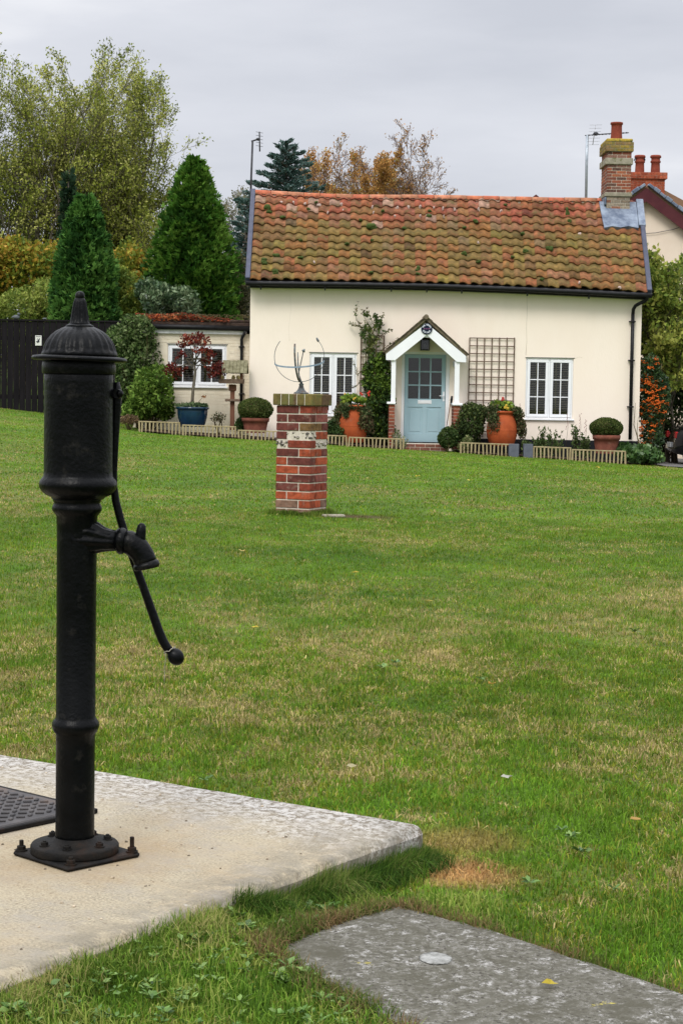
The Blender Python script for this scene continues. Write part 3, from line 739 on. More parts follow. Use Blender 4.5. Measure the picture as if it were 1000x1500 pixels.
mb = MB(); band(mb, ring(ac, Vector((.16, 1, 0)).normalized(), Vector((-.06, 0, 1)).normalized(), rad, 150, 275), Vector((1, 0, 0)), .016, .004); mb.build('cross_ring', M['verdigris'], arm)
mb = MB()
mb.tube([at(436, 516, AY), at(436.5, 535, AY), at(438, 550, AY), at(441, 560, AY)], [.004, .006, .006, .008], 8)
mb.tube([at(437, 548, AY), at(441, 530, AY), at(445, 512, AY)], .0045, 8)
mb.lathe(at(444.5, 514, AY), [(.004, -.012), (.018, -.004), (.006, .016), (0, .024)], 8, axis=(.5, 0, .85)); mb.build('gnomon', M['verdigris'], arm)

# ------------------------------------------------------------------ cottage
CY = 42.0
cot = thing('cottage', 'cream rendered cottage with mossy pantile roof and pale blue front door', 'cottage', at(650, 649, CY + .5))
XL = at(365.5, 540, CY).x; XR = at(937, 540, CY).x; CB = 46.9; YR = 44.45
ex = [362, 373, 500, 640, 760, 860, 948]; ey = [412.0, 412.3, 413.8, 416.5, 421, 425.5, 430]
rx_ = [372, 395, 440, 510, 600, 680, 780, 874, 934]; ry_ = [283, 284.5, 287, 290, 290.6, 291.6, 293.8, 295.5, 297]
UP0, UP1 = at(366, 413, 41.68).x, at(947, 430, 41.68).x
def eave(u):
    px = 366 + (947 - 366) * u; return at(px, float(np.interp(px, ex, ey)), 41.68)
def ridge(u):
    pe = 374 + (933 - 374) * u; return at(pe, float(np.interp(pe, rx_, ry_)), YR)
def S(u, v): return eave(u).lerp(ridge(u), v)
def roofn(u):
    a = ridge(u) - eave(u); b = Vector((1, 0, -.02)); return b.cross(a).normalized()
def ztopf(x):
    u = min(max((x - UP0) / (UP1 - UP0), 0), 1); e = eave(u); r = ridge(u); t = (CY + .02 - e.y) / (r.y - e.y)
    return e.z + (r.z - e.z) * t - .06
def wall_front(mb, x0, x1, z0, ztop, Y, holes, rev=.14):
    xs_ = sorted(set([x0, x1] + [h[0] for h in holes] + [h[1] for h in holes] + [x0 + (x1 - x0) * i / 12 for i in range(13)]))
    zs_ = sorted(set([z0] + [h[2] for h in holes] + [h[3] for h in holes]))
    for xa, xb in zip(xs_[:-1], xs_[1:]):
        for k in range(len(zs_)):
            za = zs_[k]; zb = zs_[k + 1] if k + 1 < len(zs_) else None
            if zb is not None and any(h[0] - 1e-6 <= xa and xb <= h[1] + 1e-6 and h[2] - 1e-6 <= za and zb <= h[3] + 1e-6 for h in holes): continue
            mb.quad((xa, Y, za), (xb, Y, za), (xb, Y, zb if zb is not None else ztop(xb)), (xa, Y, zb if zb is not None else ztop(xa)))
    for (xa, xb, za, zb) in holes:
        mb.quad((xa, Y, za), (xa, Y, zb), (xa, Y + rev, zb), (xa, Y + rev, za)); mb.quad((xb, Y, za), (xb, Y + rev, za), (xb, Y + rev, zb), (xb, Y, zb))
        mb.quad((xa, Y, zb), (xb, Y, zb), (xb, Y + rev, zb), (xa, Y + rev, zb)); mb.quad((xa, Y, za), (xa, Y + rev, za), (xb, Y + rev, za), (xb, Y, za))
def rect(px0, px1, py0, py1, Y):
    a = at((px0 + px1) / 2, py0, Y); b = at((px0 + px1) / 2, py1, Y); c = at(px0, (py0 + py1) / 2, Y); d = at(px1, (py0 + py1) / 2, Y)
    return (c.x, d.x, b.z, a.z)
W1 = rect(453, 522, 517, 608, CY); W2 = rect(769, 838.5, 524.5, 613.5, CY); DR = rect(587.5, 657.5, 515.5, 648, CY)
mb = MB(); z0w = at(860, 646, CY).z
wall_front(mb, XL, XR, -.75, ztopf, CY, [W1, W2, DR])
for X in (XL, XR):
    u = 0 if X == XL else 1; zt = ztopf(X); r = ridge(u)
    mb.poly([(X, CY, -.75), (X, CY, zt), (X, YR, r.z - .08), (X, CB, zt), (X, CB, -.75)][::(1 if X == XL else -1)])
mb.quad((XR, CB, -.75), (XL, CB, -.75), (XL, CB, ztopf(XL)), (XR, CB, ztopf(XR)))
mb.build('wall', M['render'], cot)
mb = MB(); mb.box(XL - .012, DR[0] - .25, CY - .018, CY - .001, -.75, at(420, 641, CY).z)
mb.box(DR[1] + .25, XR + .012, CY - .018, CY - .001, -.75, at(860, 645, CY).z)
mb.build('plinth', M['plinth'], cot)
for pts_, rr_c in (([(771, 428), (771.5, 455), (770.5, 480), (771, 500), (769.5, 520)], .005), ([(838, 526), (848, 523), (852, 524)], .004), ([(424, 500), (423, 480), (426, 455), (425, 432)], .003)):
    mb = MB(); mb.tube([at(x, y, CY + .002) for x, y in pts_], rr_c, 5); mb.build('render_crack', mat('hairline_crack', (.50, .44, .34), (.58, .5, .4), 5, .95), cot)

# pantiles
NCOL, NROW = 36, 11
def tile_color(i, j, v):
    r = random.random(); low = 1 - v
    red = (.345, .095, .055); pinkish = (.37, .15, .105); orange = (.33, .13, .048); olive = (.235, .165, .055); brown = (.215, .115, .058); lime = (.25, .21, .05); grey = (.21, .15, .10)
    if v > .80: c = random.choices([red, pinkish, orange, brown, grey], [6, 4, 3, 2, 1])[0]
    elif v > .6: c = random.choices([red, pinkish, orange, olive, brown, grey], [3, 2, 3, 3, 3, 1])[0]
    elif v > .12: c = random.choices([red, orange, olive, brown, lime, grey], [1.2, 2.6, 7, 3.5, 1.2, 1.2])[0]
    else: c = random.choices([red, orange, olive, brown, pinkish, lime], [1, 3, 4, 3, 1.2, .6])[0]
    k = random.uniform(.86, 1.15); mean_ = (.25, .072, .042) if v > .66 else (.165, .094, .028); c = tuple(q * .48 + m2 * .52 for q, m2 in zip(c, mean_))
    if i > 28 and random.random() < .3: c = tuple(q * .6 + w2 * .4 for q, w2 in zip(c, orange if random.random() < .6 else red))
    if v > .55 and random.random() < (.04 if v < .8 else .12): c = (.36, .22, .17)
    if random.random() < .05: c = tuple(q * .6 for q in c)
    return tuple(q * k for q in c)
def ptile(s):   # s 0..1 across one pantile, S profile
    return .5 * math.sin(2 * PI * (s - .05)) + .05 * math.sin(4 * PI * (s + .05))
mb = MB(); NS = 9
moss_spots = []
for j in range(NROW, -1, -1):
    for i in range(NCOL):
        v0 = max((j - .0) / (NROW + .55), -.004); v1 = min((j + 1.16) / (NROW + .55), 1.0)
        if v0 >= .985: continue
        col = tile_color(i, j, v0); lift = .033 + random.uniform(-.006, .009); dv = random.uniform(-.005, .005) + .004 * math.sin(i * .7 + j)
        yaw = random.uniform(-.004, .004); A_ = .054
        rows_ = []
        for (vv, hh) in ((v0 + dv, lift), ((v0 + v1) / 2, lift * .55), (v1, .004)):
            ring_ = []
            for k in range(NS + 1):
                s = k / NS; u = (i + s * 1.03 - .015) / NCOL; u = min(max(u, 0), 1)
                vq = min(max(vv + (yaw if hh > .03 else 0) * (s - .5) * 4, -.006), 1)
                p = S(u, vq) + roofn(u) * (hh + A_ * ptile(s) + .045)
                ring_.append(len(mb.v)); mb.v.append(tuple(p))
            rows_.append(ring_)
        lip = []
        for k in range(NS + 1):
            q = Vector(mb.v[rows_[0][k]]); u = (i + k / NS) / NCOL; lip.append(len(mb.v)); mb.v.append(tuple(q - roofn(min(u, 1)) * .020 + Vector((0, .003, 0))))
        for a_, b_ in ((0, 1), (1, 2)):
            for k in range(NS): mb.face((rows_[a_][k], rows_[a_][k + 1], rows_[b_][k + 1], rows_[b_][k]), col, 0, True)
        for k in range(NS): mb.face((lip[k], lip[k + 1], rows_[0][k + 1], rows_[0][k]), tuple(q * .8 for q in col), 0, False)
        if random.random() < .06: moss_spots.append((i, v0, v1))
roof = mb.build('pantile_roof', M['tile'], cot)
mb = MB(); NN = 24
for i in range(NN):
    u0_, u1_ = i / NN, (i + 1) / NN
    mb.quad(eave(u0_) + Vector((0, .02, -.02)), eave(u1_) + Vector((0, .02, -.02)), ridge(u1_) + Vector((0, 0, -.02)), ridge(u0_) + Vector((0, 0, -.02)))
    eb = lambda u: Vector((eave(u).x, 2 * YR - eave(u).y, eave(u).z))
    mb.quad(ridge(u0_) + Vector((0, 0, -.02)), ridge(u1_) + Vector((0, 0, -.02)), eb(u1_), eb(u0_), mi=1)
    mb.quad(eave(u0_) + Vector((0, .02, -.03)), eave(u0_) + Vector((0, .40, -.03)), eave(u1_) + Vector((0, .40, -.03)), eave(u1_) + Vector((0, .02, -.03)))
mb.build('roof_deck', [M['roof_under'], M['farroof']], roof)
# moss clumps (px,py,size px) read off the tiles
mb = MB(); rnd = random.Random(5)
spots = [(544, 333, 7, 5), (392, 304, 5, 5), (394, 310, 4, 3), (404, 374, 5, 3), (386, 381, 4, 3), (387, 385, 5, 3), (441, 352, 4, 2), (440, 377, 4, 2), (403, 398, 4, 4), (612, 394, 4, 4), (612, 401, 3, 2), (628, 316, 4, 2.5), (629, 309, 3, 2), (697, 324, 5, 3), (804, 366, 5, 4.5), (769, 368, 4, 3), (765, 342, 3, 3), (680, 371, 4, 3), (700, 383, 4, 2), (508, 357, 3, 2), (543, 399, 4, 2), (527, 322, 3, 2), (831, 312, 3, 7), (833, 324, 3, 3), (793, 409, 3, 2), (414, 318, 4, 2), (740, 300, 3, 2), (452, 306, 3, 2), (560, 309, 3, 2), (592, 334, 3, 2), (545, 352, 3, 2), (680, 333, 3, 2), (463, 296, 3, 2), (750, 376, 3, 2)]
for (x, y, a_, b_) in spots:
    t0_ = (x - 370) / 570.0; e, r = eave(t0_), ridge(t0_)
    # depth on the slope where this spot lies
    ye = float(np.interp(x, ex, ey)); yr_ = float(np.interp(x, rx_, ry_)); v = (ye - y) / (ye - yr_); Yd = e.y + (r.y - e.y) * v
    c = at(x, y, Yd - .20)
    for q in range(6): mb.blob(c + Vector((rnd.uniform(-.5, .5) * a_ / 64, rnd.uniform(-.02, .02), rnd.uniform(-.5, .5) * b_ / 64)), a_ / 64 * .75, .05, b_ / 64 * .8, 8, 5, .25, rnd=rnd)
mo = mb.build('moss', M['moss'], roof)
mb = MB()
for (x, y, a_, b_) in [(430, 297, 2, 3), (447, 299, 3, 4), (467, 301, 4, 3), (500, 300, 3, 4), (502, 309, 2, 3), (545, 304, 2.5, 4), (547, 312, 2, 4), (581, 305, 3.5, 4), (598, 304, 3, 4), (615, 304, 3, 5), (635, 305, 2, 3), (648, 306, 2.5, 4), (665, 307, 3, 4), (650, 318, 2, 5), (578, 318, 2, 4), (701, 307, 3, 4), (733, 309, 2.5, 4), (412, 296, 3, 2), (480, 312, 2, 3), (615, 318, 2, 5), (848, 343, 3, 2), (906, 421, 4, 4), (848, 414, 2, 2), (700, 355, 2, 2), (460, 384, 2, 2)]:
    ye = float(np.interp(x, ex, ey)); yr_ = float(np.interp(x, rx_, ry_)); v = (ye - y) / (ye - yr_); e, r = eave((x - 370) / 570.0), ridge((x - 370) / 570.0); c = at(x, y, e.y + (r.y - e.y) * v - .165)
    for q in range(4): mb.blob(c + Vector((rnd.uniform(-.4, .4) * a_ / 64, 0, rnd.uniform(-.4, .4) * b_ / 64)), a_ / 64 * .5, .035, b_ / 64 * .55, 8, 5, .3, rnd=rnd, axis=(0, -.7, .7))
lc = mb.build('lichen_crust', mat('pinkish_white_lichen', (.30, .20, .16), (.52, .42, .38), 40, .95, .5, 90), roof); lc['kind'] = 'stuff'; mo['kind'] = 'stuff'
# ridge tiles
mb = MB(); k = 0; u = 0.0
while u < .905:
    u2 = min(u + .0425, .905); a_, b_ = ridge(u) + Vector((0, 0, .045)), ridge(u2) + Vector((0, 0, .045))
    col = random.choice([(.42, .14, .07), (.47, .19, .11), (.40, .12, .065), (.36, .16, .09), (.44, .20, .12)])
    dz = random.uniform(-.004, .006); n_ = len(mb.v)
    for (p, rr_) in ((a_, .128), (b_ - Vector((.008, 0, 0)), .122)):
        for q in range(9):
            an = PI * q / 8; mb.v.append((p.x, p.y - rr_ * math.cos(an), p.z + dz + .098 * math.sin(an) - .055))
    for q in range(8): mb.face((n_ + q, n_ + 9 + q, n_ + 10 + q, n_ + q + 1), col, 0, True)
    mb.face(tuple(n_ + q for q in range(9)), (.25, .22, .18)); mb.face(tuple(n_ + 9 + q for q in range(9))[::-1], (.25, .22, .18))
    u = u2
mb.build('ridge_tiles', M['ridge'], roof)
mb = MB()
for i in range(40):
    a_ = ridge(i / 44) + Vector((0, -.13, -.085)); b_ = ridge((i + 1) / 44) + Vector((0, -.13, -.085))
    mb.quad(a_ + Vector((0, -.03, -.015)), b_ + Vector((0, -.03, -.015)), b_ + Vector((0, .05, .085)), a_ + Vector((0, .05, .085)))
mb.build('ridge_mortar', M['stone_band'], roof)
# verges
for (u_, s_, vend) in ((0, -1, 1.0), (1, 1, .70)):
    mb = MB(); e = eave(u_) + Vector((s_ * .05, 0, .02)); r = S(u_, vend) + Vector((s_ * .05, 0, .02)); d = (r - e).normalized(); X_ = Vector((1, 0, 0)); nn = d.cross(X_) * -1
    nn = X_.cross(d)
    mb.bbox(-.055, .055, 0, (r - e).length + (.05 if vend == 1 else 0), -.10, .085, .012, ax=(X_, d, nn), o=e)
    mb.build('verge_board', M['verge'], roof)
mb = MB(); e = S(1, .70) + Vector((.035, 0, .0)); r = S(1, 1.0) + Vector((.035, 0, .0)); d = (r - e).normalized(); nn = X_.cross(d)
mb.bbox(-.085, .085, 0, (r - e).length, -.1, .115, .01, ax=(X_, d, nn), o=e); mb.build('lead_verge', M['lead'], roof)
# gutter, fascia, brackets, downpipe
mb = MB()
gp = [eave(i / 20) + Vector((0, -.045, -.045)) for i in range(21)]; gp[0] = gp[0] + Vector((-.08, 0, 0)); gp[-1] = gp[-1] + Vector((.10, 0, 0))
mb.tube(gp, .058, 12); mb.build('gutter', M['black'], cot)
mb = MB()
for i in range(20):
    a_, b_ = eave(i / 20), eave((i + 1) / 20); o_ = Vector((0, .075, 0))
    for (dy0, dy1) in ((.075, .075), ): mb.quad(a_ + Vector((0, .09, -.13)), b_ + Vector((0, .09, -.13)), b_ + Vector((0, .09, .03)), a_ + Vector((0, .09, .03)))
    mb.quad(a_ + Vector((0, .09, -.13)), a_ + Vector((0, .36, -.13)), b_ + Vector((0, .36, -.13)), b_ + Vector((0, .09, -.13)))
mb.build('fascia', M['black'], cot)
for px in (382, 476, 573, 625, 676, 772, 862):
    b_ = at(px, float(np.interp(px, ex, ey)) + 5, 41.62); mb = MB(); mb.bbox(b_.x - .014, b_.x + .014, b_.y - .03, b_.y + .10, b_.z - .105, b_.z - .03, .004); mb.build('gutter_bracket', M['black'], cot)
mb = MB(); dp = [(947, 434), (946.5, 438), (943, 441.5), (936, 444.5), (930, 448), (927, 453), (926.3, 460)]
mb.tube([at(x, y, 41.64 + .24 * i / 6) for i, (x, y) in enumerate(dp)], .040, 14)
mb.tube([at(926.3, 458, 41.88), at(924.5, 530, 41.88), at(922, 644, 41.88)], .040, 14)
mb.build('downpipe', M['black'], cot)
for py in (471, 528, 596):
    p = at(926.3 - (py - 458) * .023, py, 41.88); mb = MB(); mb.lathe(p - Vector((0, 0, .02)), [(.046, 0), (.052, .008), (.052, .032), (.046, .04)], 14); mb.bbox(p.x - .075, p.x + .075, p.y + .04, p.y + .10, p.z - .015, p.z + .015, .003); mb.build('pipe_clip', M['black'], cot)

def window(parent, r, Y, rows, gl, sillz, blind=True, mull=.175):
    """r = outer rectangle; two casements, each with two columns of panes"""
    x0, x1, z0, z1 = r; Yf = Y + .03; xm = (x0 + x1) / 2
    mb = MB(); fw = .034
    mb.bbox(x0, x1, Yf, Yf + .07, z1 - fw, z1 - .001, .004); mb.bbox(x0, x1, Yf, Yf + .07, z0 + .001, z0 + fw, .004)
    mb.bbox(x0 + .001, x0 + fw, Yf, Yf + .07, z0 + fw, z1 - fw, .004); mb.bbox(x1 - fw, x1 - .001, Yf, Yf + .07, z0 + fw, z1 - fw, .004); mb.bbox(xm - fw / 2, xm + fw / 2, Yf, Yf + .07, z0 + fw, z1 - fw, .004)
    wn = mb.build('window', M['white'], parent)
    for (a_, b_) in ((x0 + fw, xm - fw / 2), (xm + fw / 2, x1 - fw)):
        mb = MB(); cw = .066; c0, c1, d0, d1 = a_ + .003, b_ - .003, z0 + fw + .003, z1 - fw - .003; Yc = Yf - .014
        mb.bbox(c0, c1, Yc, Yc + .06, d1 - cw, d1, .006); mb.bbox(c0, c1, Yc, Yc + .06, d0, d0 + cw, .006)
        mb.bbox(c0, c0 + cw, Yc, Yc + .06, d0 + cw, d1 - cw, .006); mb.bbox(c1 - cw, c1, Yc, Yc + .06, d0 + cw, d1 - cw, .006)
        gx0, gx1, gz0, gz1 = c0 + cw, c1 - cw, d0 + cw, d1 - cw; gm = (gx0 + gx1) / 2
        mb.bbox(gm - .012, gm + .012, Yc + .012, Yc + .05, gz0, gz1, .004)
        for k in range(1, rows):
            z = gz0 + (gz1 - gz0) * k / rows; mb.bbox(gx0, gx1, Yc + .015, Yc + .048, z - .011, z + .011, .004)
        mb.build('casement', M['white'], wn)
        mb = MB(); mb.box(gx0, gx1, Yc + .030, Yc + .036, gz0, gz1); mb.build('pane', M['glass'], wn)
        if blind:
            mb = MB(); z = gz0 - .02
            while z < gz1 + .02:
                mb.box(gx0 - .03, gx1 + .03, -.016, .016, 0, .003, ax=(Vector((1, 0, 0)), Vector((0, .90, .43)), Vector((0, -.43, .90))), o=(0, Yc + .075, z)); z += .040
            mb.build('blind', M['blind'], wn)
            mb = MB(); cx_ = gx0 + (gx1 - gx0) * (.42 if a_ == x0 + fw else .2); mb.box(cx_ - .012, cx_ + .012, Yc + .052, Yc + .057, gz0 - .03, gz1 + .03); mb.build('blind_tape', M['cord'], wn)
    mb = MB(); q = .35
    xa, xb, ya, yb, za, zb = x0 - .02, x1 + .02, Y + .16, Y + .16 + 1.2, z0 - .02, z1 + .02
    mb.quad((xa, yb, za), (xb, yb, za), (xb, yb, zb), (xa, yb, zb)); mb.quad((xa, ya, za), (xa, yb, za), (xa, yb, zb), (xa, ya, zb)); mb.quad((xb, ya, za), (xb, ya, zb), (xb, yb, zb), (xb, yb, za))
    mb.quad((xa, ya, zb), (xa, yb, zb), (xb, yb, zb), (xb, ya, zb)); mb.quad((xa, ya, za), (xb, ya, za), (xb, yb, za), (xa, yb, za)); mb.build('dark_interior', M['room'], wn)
    mb = MB(); mb.bbox(x0 - .035, x1 + .035, Y - .055, Y + .028, z0 - .035, z0 - .0, .006); mb.build('sill', M['white'], wn)
    mb = MB(); mb.bbox(x0 - .02, x1 + .03, Y - .012, Y - .0, z1 + .002, z1 + .016, .003); mb.build('drip_strip', mat('grey_drip', (.2, .2, .2)), wn)
window(cot, W1, CY, 3, None, None); window(cot, W2, CY, 3, None, None)

# door
dx0, dx1, dz0, dz1 = rect(592, 651.5, 519.5, 647.5, CY + .06)
mb = MB(); Yd = CY + .05
mb.bbox(DR[0], dx0 - .006, CY + .02, CY + .10, DR[2], DR[3], .004); mb.bbox(dx1 + .006, DR[1], CY + .02, CY + .10, DR[2], DR[3], .004)
mb.bbox(dx0 - .006, dx1 + .006, CY + .02, CY + .10, dz1 + .004, DR[3], .004)
df = mb.build('door_frame', M['white'], cot)
W_ = dx1 - dx0; Hh = dz1 - dz0
gx0, gx1 = dx0 + W_ * .085, dx1 - W_ * .095; gz1 = dz1 - Hh * .040; gz0 = dz1 - Hh * .505
mb = MB()
mb.bbox(dx0, gx0, Yd, Yd + .045, dz0, dz1, .003); mb.bbox(gx1, dx1, Yd, Yd + .045, dz0, dz1, .003); mb.bbox(gx0, gx1, Yd, Yd + .045, gz1, dz1, .003)
pz1 = dz0 + Hh * .40; pz0_ = dz0 + Hh * .095; xm = (dx0 + dx1) / 2
mb.bbox(gx0, gx1, Yd, Yd + .045, pz1, gz0, .003); mb.bbox(gx0, gx1, Yd, Yd + .045, dz0, pz0_, .003); mb.bbox(xm - .05, xm + .05, Yd, Yd + .045, pz0_, pz1, .003)
mb.box(gx0, gx1, Yd + .016, Yd + .03, pz0_ - .0, pz1 + .0)
mb.bbox(gx0 + .045, xm - .095, Yd + .008, Yd + .02, pz0_ + .05, pz1 - .05, .006); mb.bbox(xm + .095, gx1 - .045, Yd + .008, Yd + .02, pz0_ + .05, pz1 - .05, .006)
for k in (1, 2):
    x = gx0 + (gx1 - gx0) * k / 3; mb.bbox(x - .016, x + .016, Yd + .002, Yd + .043, gz0, gz1, .005); z = gz0 + (gz1 - gz0) * k / 3
    for q in range(3):
        xa = gx0 + (gx1 - gx0) * q / 3 + (.016 if q else 0); xb = gx0 + (gx1 - gx0) * (q + 1) / 3 - (.016 if q < 2 else 0); mb.bbox(xa, xb, Yd + .004, Yd + .041, z - .015, z + .015, .005)
door = mb.build('door', M['door'], cot)
mb = MB(); mb.box(gx0, gx1, Yd + .02, Yd + .027, gz0, gz1); mb.build('pane', M['glass'], door)
mb = MB(); mb.bbox(xm - .155, xm + .155, Yd - .008, Yd + .001, gz0 - .115, gz0 - .030, .004); mb.bbox(xm - .125, xm + .125, Yd - .014, Yd - .009, gz0 - .10, gz0 - .045, .003); mb.build('letter_box', M['white'], door)
mb = MB(); hx = dx1 - .035; hz = gz0 + .07; mb.bbox(hx - .018, hx + .018, Yd - .006, Yd, hz - .12, hz + .10, .003); mb.tube([(hx, Yd - .004, hz), (hx, Yd - .05, hz), (hx - .02, Yd - .055, hz), (hx - .10, Yd - .055, hz + .004)], .009, 10); mb.build('door_handle', M['white'], door)
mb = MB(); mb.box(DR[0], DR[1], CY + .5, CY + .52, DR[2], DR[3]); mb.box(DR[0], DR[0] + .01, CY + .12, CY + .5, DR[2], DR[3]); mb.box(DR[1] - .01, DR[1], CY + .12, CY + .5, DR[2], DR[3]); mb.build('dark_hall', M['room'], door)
mb = MB(); mb.bbox(dx0 - .05, dx1 + .0, CY - .06, CY + .05, dz0 - .06, dz0 - .004, .006); mb.build('door_sill', M['plinth'], cot)

def bricks(mb, x0, x1, y0, y1, z0, z1, pal, course=.075, bl=.225, seed=1, faces='FLRB', ww=.1):
    rn = random.Random(seed); nC = max(1, round((z1 - z0) / course)); ch = (z1 - z0) / nC
    mb.box(x0 + .006, x1 - .006, y0 + .006, y1 - .006, z0, z1 - .001, mi=1)
    for c in range(nC):
        za, zb = z0 + c * ch + .004, z0 + (c + 1) * ch - .005; off = (c % 2) * bl / 2
        def run(a0, a1):
            o = []; p = a0 - off if off else a0; 
            while p < a1 - .02:
                q = min(p + bl, a1); 
                if a1 - q < .04: q = a1
                if q - max(p, a0) > .03: o.append((max(p, a0), q))
                p = q
            return o
        for (a_, b_) in run(x0, x1):
            for (ya, yb) in ([(y0, min(y0 + ww, (y0 + y1) / 2 - .002))] + ([(max(y1 - ww, (y0 + y1) / 2 + .002), y1)])):
                k = rn.uniform(.75, 1.2); cc_ = tuple(q * k for q in rn.choice(pal)); mb.bbox(a_ + .004 * (a_ > x0), b_ - .004 * (b_ < x1), ya, yb, za, zb, .004, cc_, 0)
        if y1 - y0 > 2 * ww + .05:
            for (a_, b_) in run(y0 + ww + .008, y1 - ww - .008):
                for (xa, xb) in ((x0, x0 + ww), (x1 - ww, x1)):
                    k = rn.uniform(.75, 1.2); cc_ = tuple(q * k for q in rn.choice(pal)); mb.bbox(xa, xb, a_ + .002, b_ - .004, za, zb, .004, cc_, 0)
PALC = [(.27, .085, .05), (.22, .075, .05), (.36, .12, .06), (.30, .10, .055), (.13, .07, .055), (.24, .13, .10)]
# chimney
cY0, cY1 = 44.0, 45.0
zc = lambda y: at(905, y, cY0).z
cX0, cX1 = at(888.5, 260, cY0).x, at(923.5, 260, cY0).x
mb = MB(); bricks(mb, cX0, cX1, cY0, cY1, zc(282), zc(241), PALC, seed=3)
bricks(mb, cX0, cX1, cY0, cY1, zc(231.5), zc(222), PALC, seed=5)
chim = mb.build('chimney', [M['brick'], M['mortar']], cot)
mb = MB(); bricks(mb, cX0 + .0, cX1 - .012, cY0 - .0, cY1, zc(330), zc(288), [(.30, .25, .19), (.36, .32, .26), (.28, .13, .08), (.25, .2, .15), (.33, .28, .22)], seed=6)
mb.bbox(cX0 - .01, cX1 + .0, cY0 - .05, cY0 - .002, zc(315), zc(310.5), .006, (.42, .38, .30), 0)
mb.build('chimney_base', [M['brick'], mat('pale_mortar', (.36, .34, .30), (.50, .47, .42), 30, .95, .6, 120)], chim)
mb = MB(); mb.bbox(cX0 - .045, cX1 + .03, cY0 - .035, cY1 + .03, zc(288), zc(282), .01); mb.build('string_course', M['stone_band'], chim); mb = MB(); mb.bbox(cX0 - .05, cX1 + .035, cY0 - .04, cY1 + .03, zc(241), zc(231.5) - .0, .01); mb.build('string_course', M['stone_band'], chim)
mb = MB(); bricks(mb, cX0 - .055, cX1 + .04, cY0 - .05, cY1 + .05, zc(221.9), zc(208), [(.27, .19, .06), (.30, .21, .045), (.20, .15, .08), (.24, .15, .07)], seed=8)
mb.bbox(cX0 - .04, cX1 + .02, cY0 - .03, cY1 + .03, zc(208) + .001, zc(203), .02, (.42, .30, .05), 0); mb.build('chimney_cap', [M['mossbrick'], M['stone_band']], chim)
def pot(px, pyt, pyb, rpx, Y, mat_, parent, style=0):
    b_ = at(px, pyb, Y); s = F_PX / Y; r = rpx / s; h = (pyb - pyt) / s; mb = MB()
    prof = [(r * .98, 0), (r * .92, h * .25), (r * .88, h * .7), (r * .9, h * .86), (r * 1.04, h * .88), (r * 1.04, h * .97), (r * .98, h), (r * .75, h), (r * .72, h * .7)]
    if style: prof = [(r * .9, 0), (r * .85, h * .35), (r * .82, h * .55), (r * .98, h * .58), (r * .98, h * .66), (r * .84, h * .70), (r * .84, h * .82), (r * 1.05, h * .86), (r * 1.05, h * .95), (r * .9, h), (r * .7, h), (r * .68, h * .7)]
    mb.lathe(b_, prof, 24, cap=False); mb.lathe(b_, [(r * .7, h * .7), (0, h * .7)], 24, col=(0, 0, 0), cap=False); return mb.build('chimney_pot', mat_, parent)
pot(902, 180, 204, 8.8, 44.45, M['pot_red'], chim)
# lead apron round the chimney foot
mb = MB()
def slopept(px, py, out=.10):
    u = (px - 370) / 566.0; ye = float(np.interp(px, ex, ey)); yr2 = float(np.interp(px, rx_, ry_)); v = (ye - py) / (ye - yr2)
    Yd_ = 41.68 + (YR - 41.68) * v; return at(px, py, Yd_ - out)
poly = [(884.5, 333.5), (896, 331), (908, 333), (920, 331), (934.5, 334), (933, 316), (930.5, 297), (877, 296), (880, 312)]
top = [slopept(x, y, .24) for x, y in poly]
for k in range(len(top)):
    if poly[k][1] < 298: top[k].z += .02
mb.poly(top)
mb.poly([p + Vector((0, .06, -.07)) for p in top][::-1])
for i in range(len(top)):
    j = (i + 1) % len(top); mb.quad(top[j], top[i], top[i] + Vector((0, .06, -.07)), top[j] + Vector((0, .06, -.07)))
mb.build('lead_flashing', M['lead'], chim)
mb = MB(); mb.bbox(cX0 - .05, cX0 - .006, cY0 - .02, cY1, zc(300), zc(289), .006); mb.build('lead_flashing', M['lead'], chim)

# porch (part of the cottage)
PYF = 41.2
def fr(pts_, y0, y1, mi=0, mbx=None):
    P_ = [at(x, y, PYF) for x, y in pts_]; mbx.prism([(p.x, p.z) for p in P_], y0, y1, mi=mi)
mb = MB(); n_ = 0
# roof slopes: layered plain tiles
A_ = at(623.8, 466, PYF); Lp = at(563.5, 517, PYF); Rp = at(684, 521, PYF)
for side, E_ in ((-1, Lp), (1, Rp)):
    d = (A_ - E_); Ln = d.length; d.normalize(); nn = Vector((0, 1, 0)).cross(d) * (1 if side < 0 else -1)
    if nn.z < 0: nn = -nn
    for k in range(9):
        a0 = Ln * k / 9 - .02; a1 = Ln * (k + 1) / 9 + .05
        for q in range(5):
            ya = PYF - .06 + (CY - PYF + .06) * q / 5; yb = PYF - .06 + (CY - PYF + .06) * (q + 1) / 5 - .004
            mb.box(a0, min(a1, Ln + .01), ya, yb, .0, .016, ax=(d, Vector((0, 1, 0)), nn), o=Vector((E_.x, 0, E_.z)) + nn * (.028 - .002 * (k % 2) + random.uniform(0, .008)) + d * random.uniform(-.008, .008))
    mb.box(0, Ln, PYF - .03, CY, -.03, .026, ax=(d, Vector((0, 1, 0)), nn), o=Vector((E_.x, 0, E_.z)))
mb.tube([(A_.x, PYF - .08, A_.z + .028), (A_.x, CY, A_.z + .028)], .055, 10)
proof = mb.build('porch_roof', M['porchtile'], cot)
mb = MB()
fr([(565, 518.5), (624.2, 473.5), (624.6, 490.5), (578, 527.8), (565, 527.2)], PYF - .04, PYF - .005, mbx=mb)
fr([(624.3, 473.5), (682, 521.8), (682, 530.8), (668.5, 530), (624.7, 490.5)], PYF - .0395, PYF - .006, mbx=mb)
fr([(616, 490), (632, 490.5), (633, 494.5), (616, 494)], PYF - .004, PYF + .03, mbx=mb)
